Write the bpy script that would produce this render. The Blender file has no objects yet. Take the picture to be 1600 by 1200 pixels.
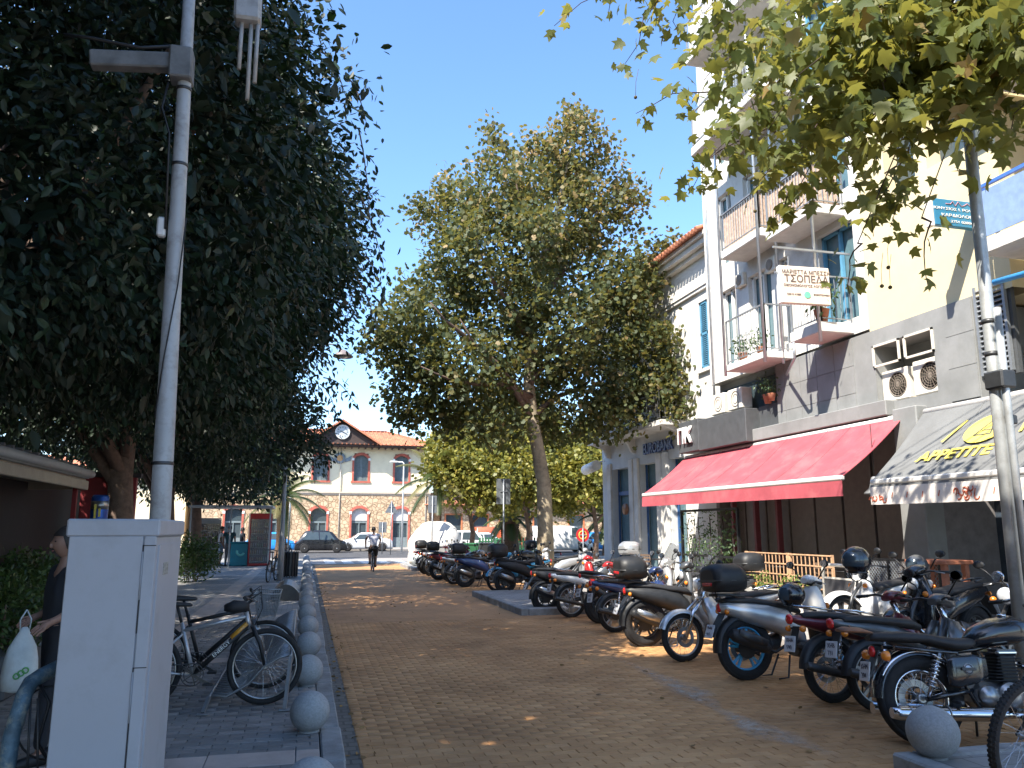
import bpy, math, random
import numpy as np
from mathutils import Vector, Matrix

R = math.radians
random.seed(7)
rng = np.random.default_rng(11)
SC = bpy.context.scene
COL = SC.collection

# ---------------------------------------------------------------- camera, sky, sun, exposure
FPX = 1230.0
PITCH = math.atan(228 / FPX)
YAW = math.atan(322 * math.cos(PITCH) / FPX)
EYE = Vector((0, 0, 1.65))
cam_d = bpy.data.cameras.new('camera')
cam = bpy.data.objects.new('camera', cam_d)
COL.objects.link(cam)
cam.location = EYE
cam.rotation_euler = (R(90) + PITCH, 0, -YAW)
cam_d.sensor_width = 36
cam_d.lens = 36 * FPX / 1600
cam_d.clip_start = 0.05
cam_d.clip_end = 2000
SC.camera = cam

SUN = Vector((-0.52, -0.40, 0.74)).normalized()
sun_el = math.asin(SUN.z)
sun_az = math.atan2(SUN.x, SUN.y)
world = bpy.data.worlds.new('World')
SC.world = world
world.use_nodes = True
wn = world.node_tree
wn.nodes.clear()
sky = wn.nodes.new('ShaderNodeTexSky')
sky.sky_type = 'NISHITA'
sky.sun_disc = False
sky.sun_elevation = sun_el
sky.sun_rotation = sun_az
sky.air_density = 1.0
sky.dust_density = 0.5
sky.ozone_density = 4.0
bg = wn.nodes.new('ShaderNodeBackground')
bg.inputs['Strength'].default_value = 0.135
wo = wn.nodes.new('ShaderNodeOutputWorld')
hs = wn.nodes.new('ShaderNodeHueSaturation')
hs.inputs['Saturation'].default_value = 1.08
wn.links.new(sky.outputs[0], hs.inputs['Color'])
wn.links.new(hs.outputs[0], bg.inputs[0])
wn.links.new(bg.outputs[0], wo.inputs[0])

sl = bpy.data.lights.new('sun', 'SUN')
sl.energy = 4.1
sl.angle = R(0.5)
sl.color = (1.0, 0.93, 0.82)
so = bpy.data.objects.new('sun', sl)
COL.objects.link(so)
so.rotation_euler = SUN.to_track_quat('Z', 'Y').to_euler()

SC.view_settings.view_transform = 'Standard'
SC.view_settings.look = 'None'
SC.view_settings.exposure = 1.6
SC.view_settings.gamma = 1.0
SC.view_settings.use_curve_mapping = False
SC.render.engine = 'CYCLES'
SC.cycles.max_bounces = 6
SC.cycles.transparent_max_bounces = 6

# ---------------------------------------------------------------- layout helpers
_fw = Vector((math.sin(YAW) * math.cos(PITCH), math.cos(YAW) * math.cos(PITCH), math.sin(PITCH)))
_rt = Vector((math.cos(YAW), -math.sin(YAW), 0))
_up = _rt.cross(_fw)


def _ray(x, y):
    return _fw + _rt * ((x - 800) / FPX) - _up * ((y - 600) / FPX)


def atX(x, y, X):
    d = _ray(x, y)
    return EYE + d * (X / d.x)


def atY(x, y, Y):
    d = _ray(x, y)
    return EYE + d * (Y / d.y)


def atZ(x, y, z=0.0):
    d = _ray(x, y)
    return EYE + d * ((z - EYE.z) / d.z)


# ---------------------------------------------------------------- materials
MATS = {}


def mat(name, col, rough=0.6, metal=0.0, var=0.12, scale=6.0, bump=0.0, bscale=40.0, coat=0.0,
        var2=0.0, col2=None, scale2=1.5, alpha=None, trans=0.0, emis=None):
    if name in MATS:
        return MATS[name]
    m = bpy.data.materials.new(name)
    m.use_nodes = True
    nt = m.node_tree
    b = nt.nodes['Principled BSDF']
    b.inputs['Roughness'].default_value = rough
    b.inputs['Metallic'].default_value = metal
    if coat:
        b.inputs['Coat Weight'].default_value = coat
        b.inputs['Coat Roughness'].default_value = 0.08
    if trans:
        b.inputs['Transmission Weight'].default_value = trans
        b.inputs['IOR'].default_value = 1.25
    if emis:
        b.inputs['Emission Color'].default_value = (*emis[0], 1)
        b.inputs['Emission Strength'].default_value = emis[1]
    tc = nt.nodes.new('ShaderNodeTexCoord')
    n = nt.nodes.new('ShaderNodeTexNoise')
    n.inputs['Scale'].default_value = scale
    n.inputs['Detail'].default_value = 5
    n.inputs['Roughness'].default_value = 0.65
    nt.links.new(tc.outputs['Object'], n.inputs['Vector'])
    cr = nt.nodes.new('ShaderNodeValToRGB')
    c = Vector(col)
    lo = c * (1 - var * 1.6)
    hi = c * (1 + var * 1.3)
    cr.color_ramp.elements[0].position = 0.3
    cr.color_ramp.elements[1].position = 0.7
    cr.color_ramp.elements[0].color = (*lo, 1)
    cr.color_ramp.elements[1].color = (*[min(x, 0.95) for x in hi], 1)
    nt.links.new(n.outputs['Fac'], cr.inputs[0])
    out = cr.outputs[0]
    if col2 is not None:
        n2 = nt.nodes.new('ShaderNodeTexNoise')
        n2.inputs['Scale'].default_value = scale2
        n2.inputs['Detail'].default_value = 6
        n2.inputs['Roughness'].default_value = 0.7
        nt.links.new(tc.outputs['Object'], n2.inputs['Vector'])
        cr2 = nt.nodes.new('ShaderNodeValToRGB')
        cr2.color_ramp.elements[0].position = 0.5 - 0.001
        cr2.color_ramp.elements[1].position = 0.68
        cr2.color_ramp.elements[0].color = (0, 0, 0, 1)
        cr2.color_ramp.elements[1].color = (var2, var2, var2, 1)
        nt.links.new(n2.outputs['Fac'], cr2.inputs[0])
        mx = nt.nodes.new('ShaderNodeMix')
        mx.data_type = 'RGBA'
        nt.links.new(cr2.outputs[0], mx.inputs[0])
        nt.links.new(out, mx.inputs[6])
        mx.inputs[7].default_value = (*col2, 1)
        out = mx.outputs[2]
    nt.links.new(out, b.inputs['Base Color'])
    if bump:
        n3 = nt.nodes.new('ShaderNodeTexNoise')
        n3.inputs['Scale'].default_value = bscale
        n3.inputs['Detail'].default_value = 4
        nt.links.new(tc.outputs['Object'], n3.inputs['Vector'])
        bp = nt.nodes.new('ShaderNodeBump')
        bp.inputs['Strength'].default_value = bump
        bp.inputs['Distance'].default_value = 0.01
        nt.links.new(n3.outputs['Fac'], bp.inputs['Height'])
        nt.links.new(bp.outputs[0], b.inputs['Normal'])
    # roughness wear
    if not trans:
        mr = nt.nodes.new('ShaderNodeMapRange')
        mr.inputs[3].default_value = max(rough - 0.08, 0.02)
        mr.inputs[4].default_value = min(rough + 0.14, 1)
        nt.links.new(n.outputs['Fac'], mr.inputs[0])
        nt.links.new(mr.outputs[0], b.inputs['Roughness'])
    MATS[name] = m
    return m


def leaf_mat(name, cols, rough=0.45, trans=0.3, tcol=(0.25, 0.38, 0.04)):
    if name in MATS:
        return MATS[name]
    m = bpy.data.materials.new(name)
    m.use_nodes = True
    nt = m.node_tree
    b = nt.nodes['Principled BSDF']
    b.inputs['Roughness'].default_value = rough
    at = nt.nodes.new('ShaderNodeAttribute')
    at.attribute_name = 'tint'
    cr = nt.nodes.new('ShaderNodeValToRGB')
    e = cr.color_ramp.elements
    for k, (p, c) in enumerate(cols):
        if k < 2:
            el = e[k]
            el.position = p
        else:
            el = e.new(p)
        el.color = (*c, 1)
    nt.links.new(at.outputs['Fac'], cr.inputs[0])
    nt.links.new(cr.outputs[0], b.inputs['Base Color'])
    tr = nt.nodes.new('ShaderNodeBsdfTranslucent')
    mu = nt.nodes.new('ShaderNodeMix')
    mu.data_type = 'RGBA'
    mu.blend_type = 'MIX'
    mu.inputs[0].default_value = 0.5
    nt.links.new(cr.outputs[0], mu.inputs[6])
    mu.inputs[7].default_value = (*tcol, 1)
    nt.links.new(mu.outputs[2], tr.inputs[0])
    ms = nt.nodes.new('ShaderNodeMixShader')
    ms.inputs[0].default_value = trans
    nt.links.new(b.outputs[0], ms.inputs[1])
    nt.links.new(tr.outputs[0], ms.inputs[2])
    nt.links.new(ms.outputs[0], nt.nodes['Material Output'].inputs[0])
    MATS[name] = m
    return m


def paving_mat(name, c1, c2, mortar, bw, bh, msize=0.004, rough=0.85, dirt=None, bump=0.5):
    """small pavers for the stretch where single ones can no longer be told apart"""
    m = bpy.data.materials.new(name)
    m.use_nodes = True
    nt = m.node_tree
    b = nt.nodes['Principled BSDF']
    b.inputs['Roughness'].default_value = rough
    tc = nt.nodes.new('ShaderNodeTexCoord')
    br = nt.nodes.new('ShaderNodeTexBrick')
    br.inputs['Scale'].default_value = 1.0
    br.inputs['Brick Width'].default_value = bw
    br.inputs['Row Height'].default_value = bh
    br.inputs['Mortar Size'].default_value = msize
    br.inputs['Color1'].default_value = (*c1, 1)
    br.inputs['Color2'].default_value = (*c2, 1)
    br.inputs['Mortar'].default_value = (*mortar, 1)
    nt.links.new(tc.outputs['Object'], br.inputs['Vector'])
    n = nt.nodes.new('ShaderNodeTexNoise')
    n.inputs['Scale'].default_value = 0.7
    n.inputs['Detail'].default_value = 8
    n.inputs['Roughness'].default_value = 0.7
    nt.links.new(tc.outputs['Object'], n.inputs['Vector'])
    cr = nt.nodes.new('ShaderNodeValToRGB')
    cr.color_ramp.elements[0].position = 0.35
    cr.color_ramp.elements[1].position = 0.7
    cr.color_ramp.elements[0].color = (0.75, 0.75, 0.75, 1)
    cr.color_ramp.elements[1].color = (1.2, 1.2, 1.2, 1)
    nt.links.new(n.outputs['Fac'], cr.inputs[0])
    mx = nt.nodes.new('ShaderNodeMix')
    mx.data_type = 'RGBA'
    mx.blend_type = 'MULTIPLY'
    mx.inputs[0].default_value = 1
    nt.links.new(br.outputs['Color'], mx.inputs[6])
    nt.links.new(cr.outputs[0], mx.inputs[7])
    nt.links.new(mx.outputs[2], b.inputs['Base Color'])
    bp = nt.nodes.new('ShaderNodeBump')
    bp.inputs['Strength'].default_value = bump
    bp.inputs['Distance'].default_value = 0.006
    iv = nt.nodes.new('ShaderNodeMath')
    iv.operation = 'SUBTRACT'
    iv.inputs[0].default_value = 1
    nt.links.new(br.outputs['Fac'], iv.inputs[1])
    nt.links.new(iv.outputs[0], bp.inputs['Height'])
    nt.links.new(bp.outputs[0], b.inputs['Normal'])
    return m


def piece_mat(name, cols, rough=0.85, dusty=0.5):
    """colour of one paver by its own random tint, with dirt drifting over many of them"""
    m = bpy.data.materials.new(name)
    m.use_nodes = True
    nt = m.node_tree
    b = nt.nodes['Principled BSDF']
    b.inputs['Roughness'].default_value = rough
    g = nt.nodes.new('ShaderNodeNewGeometry')
    # noise in world space, quantised coarse + fine
    n = nt.nodes.new('ShaderNodeTexNoise')
    n.inputs['Scale'].default_value = 0.9
    n.inputs['Detail'].default_value = 9
    n.inputs['Roughness'].default_value = 0.75
    nt.links.new(g.outputs['Position'], n.inputs['Vector'])
    oi = nt.nodes.new('ShaderNodeAttribute')
    oi.attribute_name = 'tint'
    ob = nt.nodes.new('ShaderNodeObjectInfo')
    ad = nt.nodes.new('ShaderNodeMath')
    ad.operation = 'ADD'
    nt.links.new(oi.outputs['Fac'], ad.inputs[0])
    nt.links.new(ob.outputs['Random'], ad.inputs[1])
    fr = nt.nodes.new('ShaderNodeMath')
    fr.operation = 'FRACT'
    nt.links.new(ad.outputs[0], fr.inputs[0])
    mxf = nt.nodes.new('ShaderNodeMix')
    mxf.inputs[0].default_value = dusty
    nt.links.new(fr.outputs[0], mxf.inputs[2])
    nt.links.new(n.outputs['Fac'], mxf.inputs[3])
    cr = nt.nodes.new('ShaderNodeValToRGB')
    e = cr.color_ramp.elements
    for k, (p, c) in enumerate(cols):
        el = e[k] if k < 2 else e.new(p)
        el.position = p
        el.color = (*c, 1)
    nt.links.new(mxf.outputs[0], cr.inputs[0])
    nb = nt.nodes.new('ShaderNodeTexNoise')
    nb.inputs['Scale'].default_value = 0.55
    nb.inputs['Detail'].default_value = 10
    nb.inputs['Roughness'].default_value = 0.72
    nt.links.new(g.outputs['Position'], nb.inputs['Vector'])
    cb_ = nt.nodes.new('ShaderNodeValToRGB')
    cb_.color_ramp.elements[0].position = 0.34
    cb_.color_ramp.elements[1].position = 0.6
    cb_.color_ramp.elements[0].color = (0.62, 0.60, 0.58, 1)
    cb_.color_ramp.elements[1].color = (1.04, 1.04, 1.04, 1)
    nt.links.new(nb.outputs['Fac'], cb_.inputs[0])
    mb_ = nt.nodes.new('ShaderNodeMix')
    mb_.data_type = 'RGBA'
    mb_.blend_type = 'MULTIPLY'
    mb_.inputs[0].default_value = 1
    nt.links.new(cr.outputs[0], mb_.inputs[6])
    nt.links.new(cb_.outputs[0], mb_.inputs[7])
    nt.links.new(mb_.outputs[2], b.inputs['Base Color'])
    n2 = nt.nodes.new('ShaderNodeTexNoise')
    n2.inputs['Scale'].default_value = 60
    nt.links.new(g.outputs['Position'], n2.inputs['Vector'])
    bp = nt.nodes.new('ShaderNodeBump')
    bp.inputs['Strength'].default_value = 0.3
    bp.inputs['Distance'].default_value = 0.004
    nt.links.new(n2.outputs['Fac'], bp.inputs['Height'])
    nt.links.new(bp.outputs[0], b.inputs['Normal'])
    return m


# ---------------------------------------------------------------- mesh builder
class MB:
    def __init__(s):
        s.v = []
        s.f = []
        s.m = []
        s.s = []
        s.mi = 0
        s.T = None

    def add(s, vs, fs, smooth=False):
        o = len(s.v)
        if s.T is not None:
            vs = [s.T @ Vector(p) for p in vs]
        s.v.extend([tuple(p) for p in vs])
        for f in fs:
            s.f.append([o + i for i in f])
            s.m.append(s.mi)
            s.s.append(smooth)
        return s

    def box(s, x0, y0, z0, x1, y1, z1):
        x0, x1 = min(x0, x1), max(x0, x1)
        y0, y1 = min(y0, y1), max(y0, y1)
        z0, z1 = min(z0, z1), max(z0, z1)
        v = [(x0, y0, z0), (x1, y0, z0), (x1, y1, z0), (x0, y1, z0), (x0, y0, z1), (x1, y0, z1), (x1, y1, z1), (x0, y1, z1)]
        return s.add(v, [(0, 3, 2, 1), (4, 5, 6, 7), (0, 1, 5, 4), (1, 2, 6, 5), (2, 3, 7, 6), (3, 0, 4, 7)])

    def rbox(s, c, size, ch=0.01, rot=None):
        """box with chamfered edges"""
        hx, hy, hz = [a / 2 for a in size]
        ch = min(ch, hx * .9, hy * .9, hz * .9)
        idx = {}
        v = []
        M_ = rot if rot is not None else Matrix.Identity(3)
        c = Vector(c)
        for sx in (-1, 1):
            for sy in (-1, 1):
                for sz in (-1, 1):
                    for a in range(3):
                        p = [sx * (hx - ch), sy * (hy - ch), sz * (hz - ch)]
                        p[a] += (sx, sy, sz)[a] * ch
                        idx[(sx, sy, sz, a)] = len(v)
                        v.append(c + M_ @ Vector(p))
        F = []
        S = (-1, 1)
        for a in range(3):
            b_, c_ = (a + 1) % 3, (a + 2) % 3
            for sa in S:
                q = []
                for sb, sc in ((-1, -1), (1, -1), (1, 1), (-1, 1)):
                    k = [0, 0, 0]
                    k[a] = sa
                    k[b_] = sb
                    k[c_] = sc
                    q.append(idx[(*k, a)])
                F.append(q if sa > 0 else q[::-1])
        for a in range(3):
            b_, c_ = (a + 1) % 3, (a + 2) % 3
            for sb in S:
                for sc in S:
                    k0 = [0, 0, 0]
                    k1 = [0, 0, 0]
                    k0[a] = -1
                    k1[a] = 1
                    k0[b_] = k1[b_] = sb
                    k0[c_] = k1[c_] = sc
                    q = [idx[(*k0, b_)], idx[(*k1, b_)], idx[(*k1, c_)], idx[(*k0, c_)]]
                    F.append(q if sb * sc < 0 else q[::-1])
        for sx in S:
            for sy in S:
                for sz in S:
                    q = [idx[(sx, sy, sz, 0)], idx[(sx, sy, sz, 1)], idx[(sx, sy, sz, 2)]]
                    F.append(q if sx * sy * sz > 0 else q[::-1])
        return s.add(v, F)

    def beam(s, p, q, w, h=None, up=(0, 0, 1), ch=0.0):
        p, q = Vector(p), Vector(q)
        h = h or w
        d = (q - p)
        L = d.length
        d.normalize()
        up = Vector(up)
        if abs(d.dot(up)) > 0.98:
            up = Vector((1, 0, 0))
        sd = d.cross(up).normalized()
        u = sd.cross(d)
        rot = Matrix((d, sd, u)).transposed()
        if ch:
            return s.rbox((p + q) / 2, (L, w, h), ch, rot)
        v = []
        for a in (p, q):
            for i, j in ((-1, -1), (1, -1), (1, 1), (-1, 1)):
                v.append(a + sd * i * w / 2 + u * j * h / 2)
        return s.add(v, [(0, 1, 2, 3), (7, 6, 5, 4), (0, 4, 5, 1), (1, 5, 6, 2), (2, 6, 7, 3), (3, 7, 4, 0)])

    def tube(s, pts, r, n=8, cap=True, closed=False):
        pts = [Vector(p) for p in pts]
        k = len(pts)
        if not hasattr(r, '__len__'):
            r = [r] * k
        v = []
        prev = None
        for i in range(k):
            if closed:
                d = pts[(i + 1) % k] - pts[i - 1]
            else:
                d = pts[min(i + 1, k - 1)] - pts[max(i - 1, 0)]
            d.normalize()
            if prev is None:
                a = Vector((0, 0, 1)) if abs(d.z) < 0.9 else Vector((1, 0, 0))
                prev = d.cross(a).normalized()
            prev = (prev - d * prev.dot(d))
            if prev.length < 1e-6:
                prev = d.orthogonal()
            prev.normalize()
            w = d.cross(prev)
            for j in range(n):
                t = 2 * math.pi * j / n
                v.append(pts[i] + (prev * math.cos(t) + w * math.sin(t)) * r[i])
        F = []
        for i in range(k if closed else k - 1):
            a, b_ = i * n, ((i + 1) % k) * n
            for j in range(n):
                F.append((a + j, a + (j + 1) % n, b_ + (j + 1) % n, b_ + j))
        s.add(v, F, True)
        if cap and not closed:
            o = [tuple(range(n))[::-1], tuple((k - 1) * n + j for j in range(n))]
            base = len(s.v) - len(v)
            for f in o:
                s.f.append([base + i for i in f])
                s.m.append(s.mi)
                s.s.append(False)
        return s

    def lathe(s, prof, n=16, c=(0, 0, 0), axis=(0, 0, 1), smooth=True):
        ax = Vector(axis).normalized()
        a = Vector((1, 0, 0)) if abs(ax.x) < 0.9 else Vector((0, 1, 0))
        u = ax.cross(a).normalized()
        w = ax.cross(u)
        c = Vector(c)
        v = []
        for r, z in prof:
            for j in range(n):
                t = 2 * math.pi * j / n
                v.append(c + ax * z + (u * math.cos(t) + w * math.sin(t)) * r)
        F = []
        for i in range(len(prof) - 1):
            for j in range(n):
                F.append((i * n + j, i * n + (j + 1) % n, (i + 1) * n + (j + 1) % n, (i + 1) * n + j))
        s.add(v, F, smooth)
        base = len(s.v) - len(v)
        for i0, rev in ((0, True), (len(prof) - 1, False)):
            if prof[i0][0] > 1e-4:
                f = [base + i0 * n + j for j in range(n)]
                s.f.append(f[::-1] if rev else f)
                s.m.append(s.mi)
                s.s.append(False)
        return s

    def sphere(s, c, r, n=14, m=8, sc=(1, 1, 1)):
        v = []
        c = Vector(c)
        for i in range(m + 1):
            t = math.pi * i / m
            for j in range(n):
                p = 2 * math.pi * j / n
                v.append(c + Vector((math.sin(t) * math.cos(p) * r * sc[0], math.sin(t) * math.sin(p) * r * sc[1], math.cos(t) * r * sc[2])))
        F = []
        for i in range(m):
            for j in range(n):
                F.append((i * n + j, (i + 1) * n + j, (i + 1) * n + (j + 1) % n, i * n + (j + 1) % n))
        return s.add(v, F, True)

    def torus(s, c, R_, r, axis=(0, 1, 0), n=28, m=8, a0=0, a1=2 * math.pi, flat=1.0):
        ax = Vector(axis).normalized()
        a = Vector((1, 0, 0)) if abs(ax.x) < 0.9 else Vector((0, 0, 1))
        u = (a - ax * a.dot(ax)).normalized()
        w = ax.cross(u)
        c = Vector(c)
        full = abs(a1 - a0 - 2 * math.pi) < 1e-4
        k = n if full else n + 1
        v = []
        for i in range(k):
            t = a0 + (a1 - a0) * i / n
            d = u * math.cos(t) + w * math.sin(t)
            for j in range(m):
                p = 2 * math.pi * j / m
                v.append(c + d * (R_ + r * math.cos(p)) + ax * r * flat * math.sin(p))
        F = []
        for i in range(n):
            a_, b_ = i * m, ((i + 1) % k) * m
            for j in range(m):
                F.append((a_ + j, b_ + j, b_ + (j + 1) % m, a_ + (j + 1) % m))
        return s.add(v, F, True)

    def prism(s, poly, axis, d0, d1, smooth=False):
        """poly: 2-D outline in the plane across the axis ('x': (y,z), 'y': (x,z), 'z': (x,y))"""
        def P(a, b_, d):
            return {'x': (d, a, b_), 'y': (a, d, b_), 'z': (a, b_, d)}[axis]
        k = len(poly)
        v = [P(a, b_, d0) for a, b_ in poly] + [P(a, b_, d1) for a, b_ in poly]
        F = [tuple(range(k))[::-1], tuple(range(k, 2 * k))]
        s.add(v, F)
        base = len(s.v) - 2 * k
        for i in range(k):
            j = (i + 1) % k
            s.f.append([base + i, base + j, base + k + j, base + k + i])
            s.m.append(s.mi)
            s.s.append(smooth)
        return s

    def loft(s, rings, cap=True, smooth=True):
        n = len(rings[0])
        v = [p for r in rings for p in r]
        F = []
        for i in range(len(rings) - 1):
            for j in range(n):
                F.append((i * n + j, i * n + (j + 1) % n, (i + 1) * n + (j + 1) % n, (i + 1) * n + j))
        s.add(v, F, smooth)
        if cap:
            base = len(s.v) - len(v)
            for f in (list(range(n))[::-1], [(len(rings) - 1) * n + j for j in range(n)]):
                s.f.append([base + i for i in f])
                s.m.append(s.mi)
                s.s.append(False)
        return s

    def body(s, secs, n=12, e=2.6):
        """secs: (x, z, half_width, half_height[, exponent]) along x: rounded-box sections"""
        rings = []
        for q in secs:
            x, z, w, h = q[:4]
            ee = q[4] if len(q) > 4 else e
            r = []
            for j in range(n):
                t = 2 * math.pi * (j + .5) / n
                cx, cz = math.cos(t), math.sin(t)
                k = (abs(cx) ** ee + abs(cz) ** ee) ** (-1 / ee)
                r.append((x, w * cx * k, z + h * cz * k))
            rings.append(r)
        return s.loft(rings)

    def holed(s, axis, d, a0, a1, z0, z1, holes, depth, back=True, flip=1):
        """a wall sheet with real openings: plane <axis>=d, openings (a0,a1,z0,z1) reach <depth> in"""
        A = sorted({a0, a1, *[h[0] for h in holes], *[h[1] for h in holes]})
        Z = sorted({z0, z1, *[h[2] for h in holes], *[h[3] for h in holes]})

        def P(a, z, dd):
            return (dd, a, z) if axis == 'x' else (a, dd, z)
        for i in range(len(A) - 1):
            for j in range(len(Z) - 1):
                ca, cz = (A[i] + A[i + 1]) / 2, (Z[j] + Z[j + 1]) / 2
                if any(h[0] < ca < h[1] and h[2] < cz < h[3] for h in holes):
                    continue
                s.add([P(A[i], Z[j], d), P(A[i + 1], Z[j], d), P(A[i + 1], Z[j + 1], d), P(A[i], Z[j + 1], d)], [(0, 1, 2, 3)])
        e = d + depth
        for h in holes:
            q = [(h[0], h[2]), (h[1], h[2]), (h[1], h[3]), (h[0], h[3])]
            for k in range(4):
                p0, p1 = q[k], q[(k + 1) % 4]
                s.add([P(*p0, d), P(*p1, d), P(*p1, e), P(*p0, e)], [(0, 1, 2, 3)])
        return s

    def build(s, name, m, parent=None, loc=None, tint=False):
        me = bpy.data.meshes.new(name)
        me.from_pydata(s.v, [], s.f)
        for mm in (m if isinstance(m, (list, tuple)) else [m]):
            me.materials.append(mm)
        me.polygons.foreach_set('material_index', s.m)
        me.polygons.foreach_set('use_smooth', s.s)
        me.update()
        o = bpy.data.objects.new(name, me)
        COL.objects.link(o)
        if parent is not None:
            o.parent = parent
        if loc is not None:
            o.location = loc
        return o


def tag(o, label=None, cat=None, group=None, kind=None):
    if label:
        o['label'] = label
    if cat:
        o['category'] = cat
    if group:
        o['group'] = group
    if kind:
        o['kind'] = kind
    return o


def empty(name, loc=(0, 0, 0), rz=0, label=None, cat=None, group=None, kind=None):
    o = bpy.data.objects.new(name, None)
    COL.objects.link(o)
    o.location = loc
    o.rotation_euler = (0, 0, rz)
    o.empty_display_size = 0.1
    return tag(o, label, cat, group, kind)


def kids(o):
    return [c for c in o.children]


def copy_tree(o, parent=None, swap=None):
    c = o.copy()
    COL.objects.link(c)
    c.parent = parent
    if swap and c.type == 'MESH' and any(sl.material and sl.material.name in swap for sl in c.material_slots):
        c.data = c.data.copy()
        for i, mm in enumerate(c.data.materials):
            if mm and mm.name in swap:
                c.data.materials[i] = swap[mm.name]
    for ch in kids(o):
        copy_tree(ch, c, swap)
    return c


def text_obj(body, size, m, parent, loc, rot, depth=0.01, name='lettering', align='CENTER', shear=0.0, bold=0.0, sx=1.0):
    cu = bpy.data.curves.new('lettering_curve', 'FONT')
    cu.body = body
    cu.size = size
    cu.extrude = depth
    cu.offset = bold
    cu.shear = shear
    cu.align_x = align
    cu.align_y = 'CENTER'
    cu.resolution_u = 3
    t = bpy.data.objects.new('tmp_text', cu)
    COL.objects.link(t)
    dg = bpy.context.evaluated_depsgraph_get()
    me = bpy.data.meshes.new_from_object(t.evaluated_get(dg))
    bpy.data.objects.remove(t)
    me.materials.clear()
    me.materials.append(m)
    o = bpy.data.objects.new(name, me)
    COL.objects.link(o)
    o.parent = parent
    o.location = loc
    o.rotation_euler = rot
    o.scale = (sx, 1, 1)
    return o


# ---------------------------------------------------------------- foliage
def rand_rot(n, droop=0.0, spread=1.0, outward=None):
    """orthonormal frames: y = leaf direction, z = leaf normal"""
    d = rng.normal(size=(n, 3)) * spread
    if outward is not None:
        d += outward
    d[:, 2] -= droop
    d /= np.linalg.norm(d, axis=1)[:, None] + 1e-9
    nr = rng.normal(size=(n, 3))
    nr[:, 2] += 0.8
    x = np.cross(d, nr)
    x /= np.linalg.norm(x, axis=1)[:, None] + 1e-9
    z = np.cross(x, d)
    return x, d, z


LEAF_OVAL = (np.array([(0, 0, 0), (.2, .3, .05), (.19, .68, .05), (0, 1, -.04), (-.19, .68, .05), (-.2, .3, .05)], float),
             [(0, 1, 2, 3), (0, 3, 4, 5)])
_pl = [(0, 0), (.22, -.04), (.52, .12), (.36, .26), (.62, .62), (.27, .55), (0, 1.0), (-.27, .55), (-.62, .62), (-.36, .26), (-.52, .12), (-.22, -.04)]
LEAF_PLANE = (np.array([(0, .3, 0)] + [(x, y, -.12 * (x * x + (y - .3) ** 2) * 2) for x, y in _pl], float),
              [(0, i, i % 12 + 1) for i in range(1, 13)])
LEAF_STAR = (np.array([(0, 0, 0), (.45, .2, -.06), (.3, .45, 0), (.42, .7, -.05), (0, 1, -.05), (-.42, .7, -.05), (-.3, .45, 0), (-.45, .2, -.06)], float),
             [(0, 1, 2, 6, 7), (2, 3, 4, 5, 6)])


def leaf_arrays(pos, size, templ, droop=0.3, spread=1.0, outward=None):
    n = len(pos)
    tv, tf = templ
    x, d, z = rand_rot(n, droop, spread, outward)
    s = size * rng.uniform(0.7, 1.25, n)
    V = (pos[:, None, :] + s[:, None, None] * (tv[None, :, 0:1] * x[:, None, :] + tv[None, :, 1:2] * d[:, None, :] + tv[None, :, 2:3] * z[:, None, :]))
    return V


def leaves(name, pos, size, templ, m, parent, droop=0.3, spread=1.0, outward=None, tint=None, stuff=True, singles=0, key=None):
    """one joined part of leaves; the <singles> nearest the camera become leaves of their own"""
    V = leaf_arrays(pos, size, templ, droop, spread, outward)
    n = len(pos)
    tv, tf = templ
    if tint is None:
        tint = rng.uniform(0, 1, n)
    order = np.arange(n)
    out = []
    if singles:
        dist = key if key is not None else np.linalg.norm(pos - np.array(EYE), axis=1)
        order = np.argsort(dist)
        for i in order[:singles]:
            me = bpy.data.meshes.new('leaf')
            c = V[i][0]
            me.from_pydata([tuple(p) for p in (V[i] - c)], [], tf)
            a = me.attributes.new('tint', 'FLOAT', 'POINT')
            a.data.foreach_set('value', np.full(len(tv), tint[i], np.float32))
            me.materials.append(m)
            o = bpy.data.objects.new('leaf', me)
            o.location = c
            o.parent = parent
            COL.objects.link(o)
        order = order[singles:]
    V = V[order]
    tint = tint[order]
    n = len(order)
    k = len(tv)
    sizes = [len(f) for f in tf]
    loops = np.concatenate([np.array(f) for f in tf])
    me = bpy.data.meshes.new(name)
    me.vertices.add(n * k)
    me.vertices.foreach_set('co', V.reshape(-1).astype(np.float32))
    L = (loops[None, :] + (np.arange(n) * k)[:, None]).reshape(-1)
    me.loops.add(len(L))
    me.loops.foreach_set('vertex_index', L.astype(np.int32))
    st = np.cumsum([0] + sizes[:-1])
    per = sum(sizes)
    S = (st[None, :] + (np.arange(n) * per)[:, None]).reshape(-1)
    me.polygons.add(n * len(tf))
    me.polygons.foreach_set('loop_start', S.astype(np.int32))
    me.update(calc_edges=True)
    a = me.attributes.new('tint', 'FLOAT', 'POINT')
    a.data.foreach_set('value', np.repeat(tint, k).astype(np.float32))
    me.materials.append(m)
    o = bpy.data.objects.new(name, me)
    COL.objects.link(o)
    if parent is not None:
        o.parent = parent
    if stuff:
        o['kind'] = 'stuff'
    return o


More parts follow.
